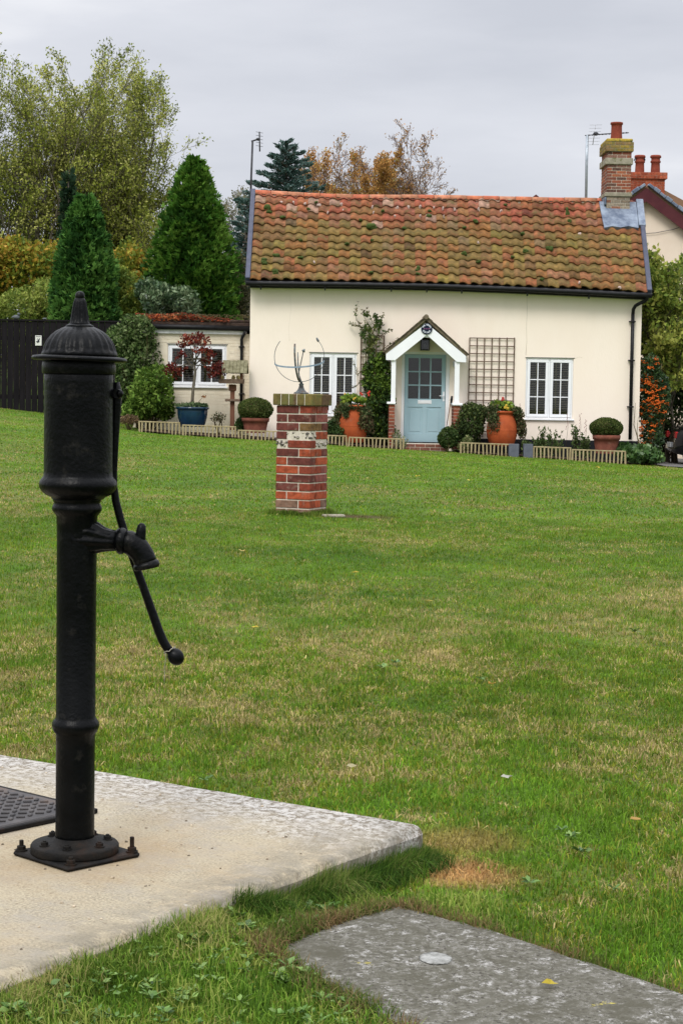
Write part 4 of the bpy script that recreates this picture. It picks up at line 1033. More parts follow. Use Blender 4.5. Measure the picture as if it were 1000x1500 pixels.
mb.build('porch_bargeboard', M['white'], cot)
for (a_, b_, c_, d_, e0, e1, f0, f1, bx0, bx1, bt) in ((572.8, 579.2, 526, 589, 566.5, 579, 588.7, 592, 569, 577.5, 592), (665.2, 672.5, 528.5, 591, 662.3, 677, 590.5, 594, 663.5, 673, 594)):
    r1 = rect(a_, b_, c_, d_, PYF); mb = MB(); mb.bbox(r1[0], r1[1], PYF, PYF + .10, r1[2], r1[3], .006)
    mb.bbox(r1[0], r1[1], PYF + .102, CY - .001, r1[3] - .12, r1[3], .006)
    mb.build('porch_post', M['white'], cot)
    r2 = rect(e0, e1, f0, f1, PYF); mb = MB(); mb.bbox(r2[0], r2[1], PYF - .05, CY - .001, r2[2], r2[3], .008); mb.build('porch_sill', M['white'], cot)
    r3 = rect(bx0, bx1, bt, 655, PYF); mb = MB(); bricks(mb, r3[0], r3[1], PYF, CY - .001, r3[2] - .05, r3[3] - .001, [(.25, .07, .04), (.31, .10, .055), (.2, .06, .045)], seed=4); mb.build('porch_brickwork', [M['brick'], M['mortar']], cot)
mb = MB(); r4 = rect(596, 647, 651, 657, PYF - .0); bricks(mb, r4[0] - .05, r4[1] + .1, PYF, CY - .07, r4[2] - .12, r4[3] + .01, [(.28, .10, .07), (.22, .09, .07), (.3, .14, .1)], seed=9, ww=.3); mb.build('door_step', [M['brick'], M['mortar']], cot)

# lantern, round plaque
p = at(622, 504.5, CY - .13); r5 = rect(615.5, 628.6, 496.5, 513, CY - .13)
la = thing('wall_lantern', 'black box lantern with glass panes hanging above the pale blue door', 'lantern', (p.x, CY - .13, r5[3]))
mb = MB(); x0, x1, z0, z1 = r5; ya, yb = CY - .235, CY - .03
for xx in (x0, x1 - .016):
    for yy_ in (ya, yb - .016): mb.bbox(xx, xx + .016, yy_, yy_ + .016, z0, z1, .002)
mb.bbox(x0 - .004, x1 + .004, ya - .004, yb + .004, z1 - .03, z1 + .012, .004); mb.bbox(x0 - .002, x1 + .002, ya - .002, yb + .002, z0 - .004, z0 + .016, .003); mb.bbox(x0 + .03, x1 - .03, yb, CY - .001, z0 + .02, z1 - .0, .003)
mb.bbox((x0 + x1) / 2 - .04, (x0 + x1) / 2 + .04, ya + .06, yb - .06, z1 + .012, z1 + .05, .004)
mb.build('lantern_frame', M['black'], la)
mb = MB(); mb.box(x0 + .016, x1 - .016, ya + .004, ya + .008, z0 + .016, z1 - .03); mb.box(x0 + .004, x0 + .008, ya + .016, yb - .016, z0 + .016, z1 - .03); mb.box(x1 - .008, x1 - .004, ya + .016, yb - .016, z0 + .016, z1 - .03); mb.build('lantern_glass', M['glass'], la)
mb = MB(); mb.lathe(((x0 + x1) / 2, (ya + yb) / 2, z0 + .02), [(.03, 0), (.032, .09), (.02, .12), (0, .13)], 12); mb.build('bulb', M['lampglass'], la)

pc = at(624.6, 481.7, PYF - .05)
pl = thing('house_plaque', 'round navy plaque with white lettering on the porch gable', 'plaque', pc)
mb = MB(); mb.lathe(pc, [(.122, -.0), (.124, .004), (.124, .012), (.118, .015), (0, .015)], 48, axis=(0, -1, 0), smooth=False); mb.build('disc', M['navy'], pl)
def letters(txt, size):
    o_ = []
    for ch in txt:
        cu = bpy.data.curves.new('letter', 'FONT'); cu.body = ch; cu.size = size; cu.align_x = 'CENTER'; cu.extrude = .0015; cu.offset = .0016
        ob_ = bpy.data.objects.new('letter', cu); C.objects.link(ob_); bpy.context.view_layer.update()
        me_ = ob_.to_mesh(); o_.append(([tuple(v.co) for v in me_.vertices], [tuple(p.vertices) for p in me_.polygons])); ob_.to_mesh_clear(); bpy.data.objects.remove(ob_); bpy.data.curves.remove(cu)
    return o_
mb = MB()
def arc_text(txt, r, a0, a1, size, inv):
    ls = letters(txt, size); n = len(txt)
    for k, (vs, fs) in enumerate(ls):
        a = R(a0 + (a1 - a0) * k / (n - 1)); ce, se = math.cos(a), math.sin(a); b_ = len(mb.v)
        for (x, y, z) in vs:
            if not inv: X_ = se * x + ce * (r + y); Z_ = -ce * x + se * (r + y)
            else: X_ = ce * r - se * x - ce * y; Z_ = se * r + ce * x - se * y
            mb.v.append((pc.x + X_, pc.y - .016 - z, pc.z + Z_))
        for f in fs: mb.face(tuple(b_ + i for i in f))
arc_text('THE GREEN', .076, 158, 22, .046, False)
mb.build('lettering', M['signwhite'], pl); mb = MB()
arc_text('COTTAGE', .098, 212, 328, .046, True)
mb.build('lettering', M['signwhite'], pl)
mb = MB()
for k, x in enumerate((-.055, -.02, .02, .055)): mb.lathe(pc + Vector((x, -.015, .0)), [(.010, 0), (.008, .003), (0, .004)], 8, axis=(0, -1, 0))
mb.build('motif', M['signpink'], pl)

# ------------------------------------------------------------------ trellises, stick
def trellis(label, xs_px, ys_px, ybot, Y, grp=None):
    p = at(xs_px[0], ybot, Y); t = thing('trellis', label, 'trellis', p)
    zb = at(xs_px[0], ybot, Y).z; mb = MB()
    for x in xs_px:
        X = at(x, (ys_px[0] + ybot) / 2, Y).x; mb.bbox(X - .012, X + .012, Y - .008, Y + .006, zb, at(x, ys_px[0] - 1, Y).z, .003)
    mb.build('upright', M['trellis'], t); mb = MB(); X0, X1 = at(xs_px[0], ybot - 60, Y).x - .012, at(xs_px[-1], ybot - 60, Y).x + .012
    for y in ys_px:
        z = at((xs_px[0] + xs_px[-1]) / 2, y, Y).z; mb.bbox(X0, X1, Y - .022, Y - .0085, z - .011, z + .011, .003)
    mb.build('crossbar', M['trellis'], t); return t
trellis('brown square trellis, bare, on the wall between the porch and right window', [686 + 10.9 * i for i in range(7)], [495.5 + 11.4 * i for i in range(13)], 640, CY - .03)
trellis('narrow brown trellis overgrown by the climber left of the porch', [527.5 + 11.2 * i for i in range(4)], [492 + 10.4 * i for i in range(14)], 640, CY - .03)
mb = MB(); a_ = at(660.8, 583, CY - .30); b_ = at(654.5, 619, CY - .25); c_ = at(652, 640, CY - .2)
t = thing('walking_stick', 'thin dark stick with a black grip leaning beside the front door', 'walking stick', c_)
mb.tube([a_, b_, c_], [.009, .008, .006], 8); mb.build('stick', M['post'], t)
mb = MB(); mb.tube([at(661.6, 580, CY - .3), at(661, 585, CY - .3), at(660.2, 592, CY - .3)], [.022, .03, .022], 10); mb.tube([at(660, 592, CY - .3), at(664, 593, CY - .3)], .018, 8); mb.build('grip', M['black'], t)

# ------------------------------------------------------------------ side extension on the left
EY = 42.9
ext = thing('side_extension', 'low cream brick extension with flat roof left of the cottage', 'outbuilding', at(285, 625, EY))
EX0 = at(196, 550, EY).x; EX1 = XL - .002; eztop = at(280, 488, EY).z
We = rect(245.8, 332, 504.5, 566, EY)
mb = MB(); wall_front(mb, EX0, EX1, -.3, lambda x: eztop, EY, [We]); mb.quad((EX0, EY, -.3), (EX0, EY, eztop), (EX0, EY + 4, eztop), (EX0, EY + 4, -.3))
mb.quad((EX1, EY + 4, -.3), (EX0, EY + 4, -.3), (EX0, EY + 4, eztop), (EX1, EY + 4, eztop))
# faint painted brick courses
mb.build('wall', M['cream_paint_brick'], ext)
mb = MB(); z = g1(-4, 43) + .02; c = 0
hol = [We]
while z < eztop - .03:
    x = EX0 + (.11 if c % 2 else 0)
    while x < EX1 - .05:
        xb = min(x + .222, EX1 - .003)
        if not (xb > We[0] - .06 and x < We[1] + .06 and z + .07 > We[2] - .08 and z < We[3] + .03): mb.bbox(x + .003, xb - .004, EY - .006, EY + .01, z + .003, z + .071, .003)
        x += .222
    z += .075; c += 1
mb.build('brick_courses', M['cream_paint_brick'], ext)
window(ext, We, EY, 2, None, None)
mb = MB(); f0 = at(280, 489, EY - .06).z; f1 = at(280, 483, EY - .06).z; mb.bbox(EX0 - .05, EX1 - .12, EY - .07, EY - .045, f0, f1, .004); mb.build('fascia', M['white_old'], ext)
mb = MB(); f2 = at(280, 473, EY - .1).z; mb.tube([(EX0 - .15, EY - .12, (f1 + f2) / 2 - .01), (EX1 - .02, EY - .12, (f1 + f2) / 2 - .035)], .062, 12); mb.build('gutter', M['black'], ext)
mb = MB(); mb.bbox(EX0 - .15, EX1 - .002, EY - .10, EY + 4.1, f1 + .002, f2 + .02, .01, mi=0); mb.bbox(EX0 - .12, EX1 - .002, EY - .04, EY + 4, f2 + .021, f2 + .09, .02, mi=0); mb.build('flat_roof', mat('dark_roof_felt', (.03, .02, .016), (.07, .045, .035), 9, .9, .6, 40), ext)
mb = MB(); mb.tube([at(359, 484, EY - .12), at(358, 489, EY - .12), at(355.5, 493, EY - .09), at(354, 497, EY - .07), at(354, 520, EY - .07), at(353, 628, EY - .07)], .036, 12); mb.build('downpipe', M['black'], ext)
for py in (508, 577): p = at(354, py, EY - .07); mb = MB(); mb.lathe(p - Vector((0, 0, .02)), [(.042, 0), (.05, .01), (.05, .03), (.042, .04)], 12); mb.bbox(p.x - .07, p.x + .07, p.y + .03, p.y + .069, p.z - .012, p.z + .012, .003); mb.build('pipe_clip', M['black'], ext)

# ------------------------------------------------------------------ black fence, notice, ornament
FY = 45.0
fx0, fx1 = at(-60, 540, FY).x, at(178, 540, FY).x; ft = at(60, 469, FY).z; fb = g1(-7, FY) - .05
fen = thing('board_fence', 'tall black stained close-boarded fence on the left behind the pump', 'fence', (at(60, 603, FY).x, FY, fb))
x = fx0; k = 0
while x < fx1:
    mb = MB(); wd = .148; dz = random.uniform(-.006, .006); zt_ = ft - .03 + dz; zb_ = g1(x, FY) - .03
    mb.bbox(x, x + wd - .008, FY - .012 + .004 * (k % 2), FY + .012, zb_, zt_, .003); mb.build('board', M['blackfence'], fen); x += wd; k += 1
mb = MB(); mb.bbox(fx0, fx1, FY - .035, FY + .05, ft - .028, ft + .012, .004); mb.build('capping_rail', M['blackfence'], fen)
mb = MB(); mb.box(fx0, fx1, FY + .013, FY + .06, ft - .5, ft - .4); mb.box(fx0, fx1, FY + .013, FY + .06, fb + .4, fb + .5)
for q in range(4):
    xx = fx0 + (fx1 - fx0) * (q + .1) / 3.3; mb.box(xx, xx + .1, FY + .061, FY + .16, g1(xx, FY) - .3, ft - .03)
mb.build('rear_frame', M['blackfence'], fen)
r6 = rect(52.3, 61.6, 491.5, 506.3, FY); no_ = thing('notice', 'small white notice with a dark slanted figure on the black fence', 'notice', (r6[0], FY - .02, r6[2]))
mb = MB(); mb.bbox(r6[0], r6[1], FY - .03, FY - .0135, r6[2], r6[3], .004); mb.build('board', mat('notice_white', (.62, .62, .58), (.70, .70, .66), 30, .5), no_)
mb = MB(); cx_ = (r6[0] + r6[1]) / 2; cz_ = (r6[2] + r6[3]) / 2
mb.blob((cx_ - .012, FY - .031, cz_ - .03), .045, .003, .018, 10, 6, axis=None); mb.tube([(cx_ - .025, FY - .032, cz_ - .05), (cx_ + .0, FY - .032, cz_ + .0), (cx_ + .032, FY - .032, cz_ + .055)], [.012, .018, .006], 8)
mb.tube([(cx_ - .03, FY - .032, cz_ + .02), (cx_ - .02, FY - .032, cz_ + .055)], [.006, .006], 6)
mb.build('figure', mat('notice_ink', (.02, .025, .04)), no_)
mb = MB(); mb.bbox(cx_ - .06, cx_ + .06, FY - .032, FY - .0305, r6[3] - .035, r6[3] - .022, .0005); mb.build('heading_line', mat('notice_ink', (.02, .025, .04)), no_)
for (px, py, wd, hh, lab) in ((24, 463, 11, 9, 'grey bird-like ornament perched on the black fence top'), (66, 467, 7, 4, 'small dark lump of metal on the black fence top beside the conifer')):
    p = at(px, py + hh / 2, FY); p.z = ft + .012; s = 1 / 60.; mb = MB()
    mb.blob(p + Vector((0, 0, hh * s * .35)), wd * s * .5, .05, hh * s * .35, 12, 8, .12)
    if wd > 8: mb.blob(p + Vector((wd * s * .32, 0, hh * s * .85)), .035, .03, .035, 10, 8); mb.tube([p + Vector((-wd * s * .3, 0, .06)), p + Vector((-wd * s * .62, 0, .03))], [.03, .012], 8); mb.tube([p + Vector((wd * s * .4, 0, hh * s * .9)), p + Vector((wd * s * .65, 0, hh * s * .8))], [.014, .003], 6)
    tag(mb.build('ornament' if wd > 8 else 'post_cap', mat('dark_grey_cast', (.06, .07, .075), (.12, .13, .14), 30, .6), origin=p), lab, 'ornament' if wd > 8 else 'post cap')

# ------------------------------------------------------------------ low edging panels
EDG = [(203, 264, 617, 628.5, 40.72, 'in front of the green bush, leftmost of the row'), (267, 346, 622.5, 638, 40.68, 'in front of the blue glazed pot'), (348.5, 412, 630, 643.5, 40.62, 'in front of the left potted box ball'),
       (470, 508, 637, 650.5, 40.55, 'just right of the brick pillar'), (510.5, 592, 640.5, 656, 40.5, 'below the left terracotta urn and the climber'), (673.5, 757, 648.5, 667, 40.42, 'below the right terracotta urn'),
       (780, 836, 654, 672.5, 40.36, 'below the right window, touching the slate planter'), (837, 916, 658.5, 678, 40.3, 'in front of the right potted box ball')]
for (a_, b_, t_, bt_, Y, where) in EDG:
    p0, p1 = at(a_, t_, Y), at(b_, t_ + (b_ - a_) * .024, Y); zt_ = at((a_ + b_) / 2, t_ + (b_ - a_) * .008, Y).z
    t = thing('edging_panel', 'low slatted wooden edging panel ' + where, 'border edging', (p0.x, Y, g1(p0.x, Y)), 'low wooden edging panels along the flower bed')
    xa, xb = p0.x, p1.x; mb = MB(); sl = -.018
    AXE = (Vector((1, 0, sl)).normalized(), Vector((0, 1, 0)), Vector((-sl, 0, 1)).normalized()); L_ = xb - xa; Hh_ = zt_ - g1((xa + xb) / 2, Y); O = Vector((xa, Y, zt_ - sl * L_ / 2))
    mb.bbox(0, L_, -.012, .016, -.028, 0, .004, ax=AXE, o=O); mb.build('rail', M['timber'], t)
    n_ = max(5, round(L_ / .085))
    for i in range(n_ + 1):
        x = L_ * i / n_; x = min(max(x, .016), L_ - .016); ti = random.uniform(-.05, .05); wd = .017 if 0 < i < n_ else .02
        a2 = (Vector((math.cos(ti), 0, math.sin(ti))), Vector((0, 1, 0)), Vector((-math.sin(ti), 0, math.cos(ti))))
        mb = MB(); mb.bbox(-wd, wd, -.010, .010, -Hh_ - .06, -.029, .004, ax=a2, o=O + AXE[0] * x); mb.build('picket', M['timber'], t)
# slate coloured planters
for (a_, b_, lab) in ((745, 759.5, 'square slate grey planter in the edging, left of the pair'), (766.5, 780, 'square slate grey planter beside the right edging panels, right of the pair')):
    r7 = rect(a_, b_, 650.5, 671.5, 40.3); t = thing('planter', lab, 'planter', ((r7[0] + r7[1]) / 2, 40.3, r7[2]), 'slate grey square planters')
    mb = MB(); cxm = (r7[0] + r7[1]) / 2; hw = (r7[1] - r7[0]) / 2
    for (sx, sy) in ((1, 0), (-1, 0), (0, 1), (0, -1)):
        ux = Vector((-sy, sx, 0)); uy = Vector((sx, sy, 0)); o = Vector((cxm, 40.3 + hw, 0)) + uy * (hw - .012)
        e_ = hw if sy else hw - .013
        mb.bbox(-e_, e_, 0, .012, r7[2], r7[3], .003, ax=(ux, uy, Vector((0, 0, 1))), o=o)
    mb.build('box', M['slate'], t); mb = MB(); mb.box(cxm - hw + .013, cxm + hw - .013, 40.314, 40.3 + 2 * hw - .013, r7[2], r7[3] - .04); mb.build('compost', M['soil'], t)

# ------------------------------------------------------------------ foliage makers
def unit(n, rs):
    v = rs.normal(size=(n, 3)); return v / np.linalg.norm(v, axis=1)[:, None]
def leaf_quads(P, A, Nn, ln, wd, fold=0.):
    """P centres, A long axes, Nn normals -> diamond leaf verts, faces"""
    B = np.cross(A, Nn); B /= (np.linalg.norm(B, axis=1)[:, None] + 1e-9); n = len(P)
    ln = np.asarray(ln).reshape(-1, 1); wd = np.asarray(wd).reshape(-1, 1)
    NN = np.cross(B, A)
    v = np.stack([P - A * ln * .5, P + B * wd * .5 + A * ln * .05 + NN * ln * .06, P + A * ln * .5 - NN * ln * .08, P - B * wd * .5 + A * ln * .05 + NN * ln * .06], 1).reshape(-1, 3)
    return v, np.arange(n * 4).reshape(n, 4)
def pal_cols(pal, P, rs, fr=3., spread=.35):
    pal = np.array(pal); n = len(P); t = vnoise(P[:, 0] * fr + 7, P[:, 1] * fr + 3, P[:, 2] * fr + 1, 2)
    t = (t - .5) * 1.6 + .5 + rs.normal(size=n) * spread; t = np.clip(t, 0, .9999) * len(pal)
    c = pal[t.astype(int)]; return c * rs.uniform(.78, 1.22, size=(n, 1))
def blob_points(blobs, n, rs, shell=.6, rough=.25, fr=2.2):
    wts = np.array([(b[1] * b[3] + b[1] * b[2] + b[2] * b[3]) for b in blobs]); wts = wts / wts.sum()
    idx = rs.choice(len(blobs), n, p=wts); Cc = np.array([tuple(b[0]) for b in blobs])[idx]; Rr = np.array([b[1:4] for b in blobs])[idx]
    u = unit(n, rs); q = shell + (1 - shell) * rs.rand(n) ** .6
    D = Cc + u * Rr; k = 1 + rough * (vnoise(D[:, 0] * fr, D[:, 1] * fr, D[:, 2] * fr, 3) - .5) * 2
    return Cc + u * Rr * (q * k)[:, None], u
def foliage(name, blobs, n, ln, wd, pal, parent=None, origin=None, seed=1, shell=.55, rough=.3, fr=2.2, upb=.2, m='leaf', out=.7, pfr=3., zmin=None, spread=.35):
    rs = np.random.RandomState(seed); P, u = blob_points(blobs, n, rs, shell, rough, fr)
    if zmin is not None: k = P[:, 2] > zmin; P, u = P[k], u[k]; n = len(P)
    A = u * out + unit(n, rs) * .8 + np.array([0, 0, upb]); A /= np.linalg.norm(A, axis=1)[:, None]
    Nn = u * .6 + unit(n, rs) * .7
    sz = rs.uniform(.65, 1.25, n); v, f = leaf_quads(P, A, Nn, ln * sz, wd * sz)
    return np_mesh(name, v, f, pal_cols(pal, P, rs, pfr, spread), M[m], parent, origin)
def stems(mb, base, tips, r=.012, n=5, bend=.1, rnd=random):
    for tp in tips:
        b_ = Vector(base) + Vector((rnd.uniform(-.05, .05), rnd.uniform(-.05, .05), 0)); tp = Vector(tp); m_ = b_.lerp(tp, .5) + Vector((rnd.uniform(-bend, bend), rnd.uniform(-bend, bend), 0))
        mb.tube([b_, b_.lerp(m_, .6), m_, m_.lerp(tp, .6), tp], [r, r * .85, r * .7, r * .5, r * .3], n)
def shrub(name, label, cat, blobs, n, ln, wd, pal, seed=1, stemmat='stem', gz_=None, group=None, **kw):
    c = blobs[0][0]; bz = g1(c[0], c[1]) if gz_ is None else gz_
    t = thing(name, label, cat, (c[0], c[1], bz), group)
    foliage('foliage', blobs, n, ln, wd, pal, t, seed=seed, zmin=bz - .02, **kw)
    mb = MB(); rn = random.Random(seed)
    stems(mb, (c[0], c[1], bz - .05), [Vector(b[0]) + Vector((rn.uniform(-.6, .6) * b[1], rn.uniform(-.6, .6) * b[2], rn.uniform(-.2, .7) * b[3])) for b in blobs for _ in range(4)], .02, rnd=rn)
    mb.build('stem', M[stemmat], t); return t
def B(px, py, rpx, rpy, Y, dy=None, oy=0.):
    p = at(px, py, Y + oy); s = F_PX / Y; return (p, rpx / s, dy if dy else rpx / s, rpy / s)

DKG = [(.030, .060, .018), (.045, .085, .022), (.07, .115, .03), (.10, .15, .04)]
MDG = [(.05, .10, .02), (.075, .14, .028), (.11, .18, .035), (.15, .22, .05)]
YLG = [(.12, .16, .03), (.19, .23, .045), (.27, .29, .06), (.33, .33, .09)]

# ------------------------------------------------------------------ planting against the house
# climber on the narrow trellis
cl = thing('climber', 'dark green climbing shrub with wispy shoots over the narrow trellis left of the porch', 'climbing plant', at(552, 650, CY - .2))
Yc = CY - .2
bl = [B(552, 625, 24, 20, Yc, .22), B(555, 590, 22, 22, Yc, .2), B(548, 560, 20, 20, Yc, .17), B(566, 560, 9, 24, Yc, .14), B(552, 530, 14, 14, Yc, .12), B(537, 545, 8, 14, Yc, .1), B(570, 600, 7, 28, Yc, .12), B(560, 535, 10, 16, Yc, .12), B(565, 635, 16, 14, Yc, .2)]
foliage('foliage', bl, 5200, .085, .055, DKG[:3] + [(.10, .17, .03), (.16, .25, .04)], cl, seed=3, shell=.2, rough=.5, fr=5, pfr=4)
bl = [B(537, 484, 9, 12, Yc, .06), B(553, 478, 9, 9, Yc, .06), B(545, 500, 12, 12, Yc, .06), B(550, 465, 4, 8, Yc, .05), B(530, 490, 5, 6, Yc, .05), B(536, 460, 6, 4, Yc, .05), B(556, 470, 5, 8, Yc, .05), B(540, 515, 10, 8, Yc, .07)]
foliage('shoot_leaves', bl, 640, .075, .045, [(.06, .10, .03), (.10, .15, .04), (.17, .19, .06)], cl, seed=4, shell=.1, rough=.6, fr=6)
mb = MB(); shoots = [[(534, 500), (529, 480), (522, 468), (520, 455), (525, 441)], [(540, 500), (543, 480), (534, 466), (531, 456), (538, 452)], [(545, 500), (548, 478), (541, 462), (538, 455)], [(548, 500), (556, 485), (558, 470), (562, 459)], [(533, 483), (525, 477), (516, 475), (510, 473)], [(550, 497), (562, 489), (568, 484), (575, 482)], [(560, 512), (570, 505), (578, 500), (584, 495)], [(535, 540), (524, 548), (520, 540), (517, 525)], [(536, 550), (522, 565), (515, 568)]]
lp = []
for sh in shoots:
    P_ = [at(x, y, Yc + random.uniform(-.03, .1)) for x, y in sh]; mb.tube(P_, [.010, .008, .006, .004, .002][:len(P_)], 5)
    for a_, b_ in zip(P_[:-1], P_[1:]):
        for q in range(9): lp.append(a_.lerp(b_, random.random()) + Vector((random.uniform(-.035, .035), random.uniform(-.03, .03), random.uniform(-.035, .035))))
for k in range(7): mb.tube([at(552 + 3 * k - 9, 650, Yc), at(545 + 4 * k, 600, Yc), at(532 + 5 * k, 540, Yc), at(530 + 5 * k, 495, Yc)], [.02, .016, .01, .005], 5)
mb.build('stem', M['stem'], cl)
rs = np.random.RandomState(8); P_ = np.array([tuple(p) for p in lp]); v, f = leaf_quads(P_, unit(len(P_), rs), unit(len(P_), rs), rs.uniform(.05, .08, len(P_)), rs.uniform(.03, .045, len(P_)))
np_mesh('tendril_leaves', v, f, pal_cols([(.09, .12, .04), (.16, .16, .06), (.20, .14, .08)], P_, rs), M['leaf'], cl)

def flowers(parent, pts, r, col, name='flower'):
    for p in pts:
        mb = MB()
        for k in range(7):
            a = 2 * PI * k / 7; d = Vector((math.cos(a), -.5 + random.uniform(-.3, .3), math.sin(a))); mb.blob(Vector(p) + d * r * .55, r * .5, r * .35, r * .5, 6, 4, .2)
        mb.build(name, mat(name + '_petal_%d' % int(col[0] * 100), tuple(c * .8 for c in col), col, 20, .6), parent)

# terracotta urns
def urn(label, cx_, top, bot, wmax, Y, seed, trails, blobs_top):
    s = F_PX / Y; b_ = at(cx_, bot, Y); h = (bot - top) / s; r = wmax / s; t = thing('terracotta_urn', label, 'planted urn', b_, 'large terracotta urns by the wall')
    mb = MB(); mb.lathe(b_, [(r * .70, 0), (r * .82, h * .07), (r * .97, h * .27), (r, h * .42), (r * .96, h * .60), (r * .84, h * .78), (r * .72, h * .88), (r * .70, h * .91), (r * .80, h * .93), (r * .86, h * .96), (r * .85, h * .99), (r * .78, h), (r * .70, h * .98), (r * .62, h * .90)], 40, cap=False)
    mb.lathe(b_, [(r * .995, h * .43), (r * 1.02, h * .45), (r * .99, h * .47)], 40, cap=False)
    mb.build('jar', M['terracotta'], t); mb = MB(); mb.lathe(b_, [(r * .66, h * .93), (0, h * .95)], 24, cap=False); mb.build('compost', M['soil'], t)
    foliage('trailing_foliage', trails, 4200, .06, .04, [(.045, .07, .028), (.08, .11, .04), (.12, .14, .055), (.15, .11, .06)], t, seed=seed, shell=.15, rough=.45, fr=6)
    foliage('bright_leaves', blobs_top, 420, .085, .075, [(.10, .19, .03), (.17, .27, .04), (.28, .34, .05)], t, seed=seed + 1, shell=.3, rough=.3, fr=6)
    return t
Yu = 41.35
t = urn('broad terracotta urn with red and yellow flowers in front of the left window', 516, 593, 648, 22, Yu, 21,
        [B(497, 606, 9, 14, Yu, .25), B(490, 622, 10, 12, Yu, .25), B(532, 604, 13, 14, Yu, .28, -.1), B(538, 622, 10, 14, Yu, .25, -.05), B(514, 596, 20, 6, Yu, .28, -.1), B(506, 602, 6, 12, Yu, .1, -.3), B(531, 618, 7, 12, Yu, .1, -.34)], [B(516, 584, 16, 7, Yu, .25), B(527, 586, 8, 6, Yu, .2), B(507, 589, 8, 5, Yu, .2)])
flowers(t, [at(528, 576, Yu - .25), at(530, 578, Yu - .27), at(539, 576, Yu - .25), at(541, 574, Yu - .22), at(540, 579, Yu - .25)], .026, (.50, .045, .025), 'red_flower')
flowers(t, [at(505, 577, Yu - .3), at(518, 585, Yu - .3), at(520, 583, Yu - .3)], .022, (.60, .36, .06), 'yellow_flower')
t = urn('broad terracotta urn with yellow leaves and trailing ivy in front of the bare trellis', 734, 602, 653, 22.5, Yu - .15, 25,
        [B(722, 612, 10, 22, Yu, .1, -.38), B(727, 625, 8, 14, Yu, .09, -.42), B(759, 612, 8, 16, Yu, .2, -.15), B(763, 628, 8, 15, Yu, .2, -.15), B(752, 601, 12, 7, Yu, .2, -.2), B(718, 603, 12, 10, Yu, .25, -.15), B(706, 607, 9, 12, Yu, .2, -.1)], [B(737, 594, 15, 7, Yu, .25, -.1), B(727, 592, 9, 6, Yu, .2, -.1), B(745, 598, 8, 5, Yu, .2, -.15)])
flowers(t, [at(736, 583, Yu - .2), at(735, 586, Yu - .2), at(737, 585, Yu - .2)], .028, (.45, .06, .05), 'red_flower')
flowers(t, [at(741, 594, Yu - .45), at(739, 597, Yu - .45), at(743, 598, Yu - .45)], .03, (.62, .42, .05), 'yellow_flower')

# box balls in old pots
def boxball(label, cx_, cyb, rw, rh, ptop, pbot, pw, Y, seed):
    s = F_PX / Y; b_ = at(cx_, pbot, Y); h = (pbot - ptop) / s; r = pw / s; t = thing('potted_box_ball', label, 'potted shrub', b_, 'clipped box balls in clay pots')
    mb = MB(); mb.lathe(b_, [(r * .76, 0), (r * .86, h * .45), (r * .93, h * .74), (r * 1.0, h * .75), (r * 1.03, h * .98), (r * .97, h), (r * .9, h * .9)], 36, cap=False); mb.build('pot', M['oldterra'], t)
    mb = MB(); mb.lathe(b_, [(r * .9, h * .92), (0, h * .93)], 24, cap=False); mb.build('compost', M['soil'], t)
    foliage('clipped_foliage', [B(cx_, cyb, rw, rh, Y)], 9000, .034, .022, [(.035, .060, .012), (.055, .085, .018), (.085, .12, .028), (.12, .14, .04)], t, seed=seed, shell=.82, rough=.07, fr=7, pfr=9, spread=.5)
    mb = MB(); stems(mb, b_ + Vector((0, 0, h * .8)), [at(cx_ + random.uniform(-.6, .6) * rw, cyb, Y) for _ in range(8)], .015); mb.blob(at(cx_, cyb, Y), rw / s * .80, rw / s * .8, rh / s * .80, 16, 10, .05); mb.build('stem', M['stem'], t); return t
boxball('dark clipped box ball in a wide red clay pot left of the brick pillar', 374, 600, 26, 17.5, 612, 634, 20, 41.2, 31)
boxball('clipped box ball in a clay pot right of the right window', 887, 627, 24.5, 15.5, 637, 664, 20, 40.9, 33)

# blue pot with acer
Yb = 41.4; s_ = F_PX / Yb; b_ = at(282, 625, Yb)
ac_ = thing('potted_maple', 'small dark red leaved maple in a blue glazed bowl before the extension window', 'potted tree', b_)
mb = MB(); r = 23 / s_; h = 29 / s_; mb.lathe(b_, [(r * .74, 0), (r * .84, h * .2), (r * .93, h * .5), (r * .97, h * .8), (r * .96, h * .86), (r * 1.06, h * .9), (r * 1.06, h * .98), (r * 1.0, h), (r * .9, h * .92)], 48, cap=False); mb.build('glazed_pot', M['glaze'], ac_)
mb = MB(); mb.lathe(b_, [(r * .9, h * .93), (0, h * .95)], 24, cap=False); mb.build('compost', M['soil'], ac_)
foliage('underplanting', [B(282, 594, 24, 4, Yb, .38), B(262, 595, 6, 4, Yb), B(300, 595, 6, 4, Yb)], 420, .11, .05, [(.06, .10, .04), (.10, .15, .06), (.14, .19, .09)], ac_, seed=35, shell=.2, upb=.3)
mb = MB(); tr = [(281, 600), (282, 585), (283, 570), (285, 555), (286, 545), (285, 535), (288, 525), (286, 512), (284, 500)]
mb.tube([at(x, y, Yb) for x, y in tr], [.045, .036, .032, .032, .030, .022, .018, .012, .008], 10)
tips = [(252, 535, .1), (258, 548, .1), (248, 542, 0), (300, 528, .1), (318, 535, .0), (325, 545, .1), (310, 520, -.1), (268, 505, .1), (300, 500, 0), (275, 495, 0), (292, 492, .1), (302, 512, .1), (265, 520, 0), (312, 548, 0), (290, 515, -.2)]
for x, y, d in tips:
    k = random.choice([4, 5, 5, 6]); q = at(tr[k][0], tr[k][1], Yb); e_ = at(x, y, Yb + d * 2); mb.tube([q, q.lerp(e_, .4) + Vector((0, 0, .05)), q.lerp(e_, .75) + Vector((0, 0, .04)), e_], [.014, .010, .007, .004], 6)
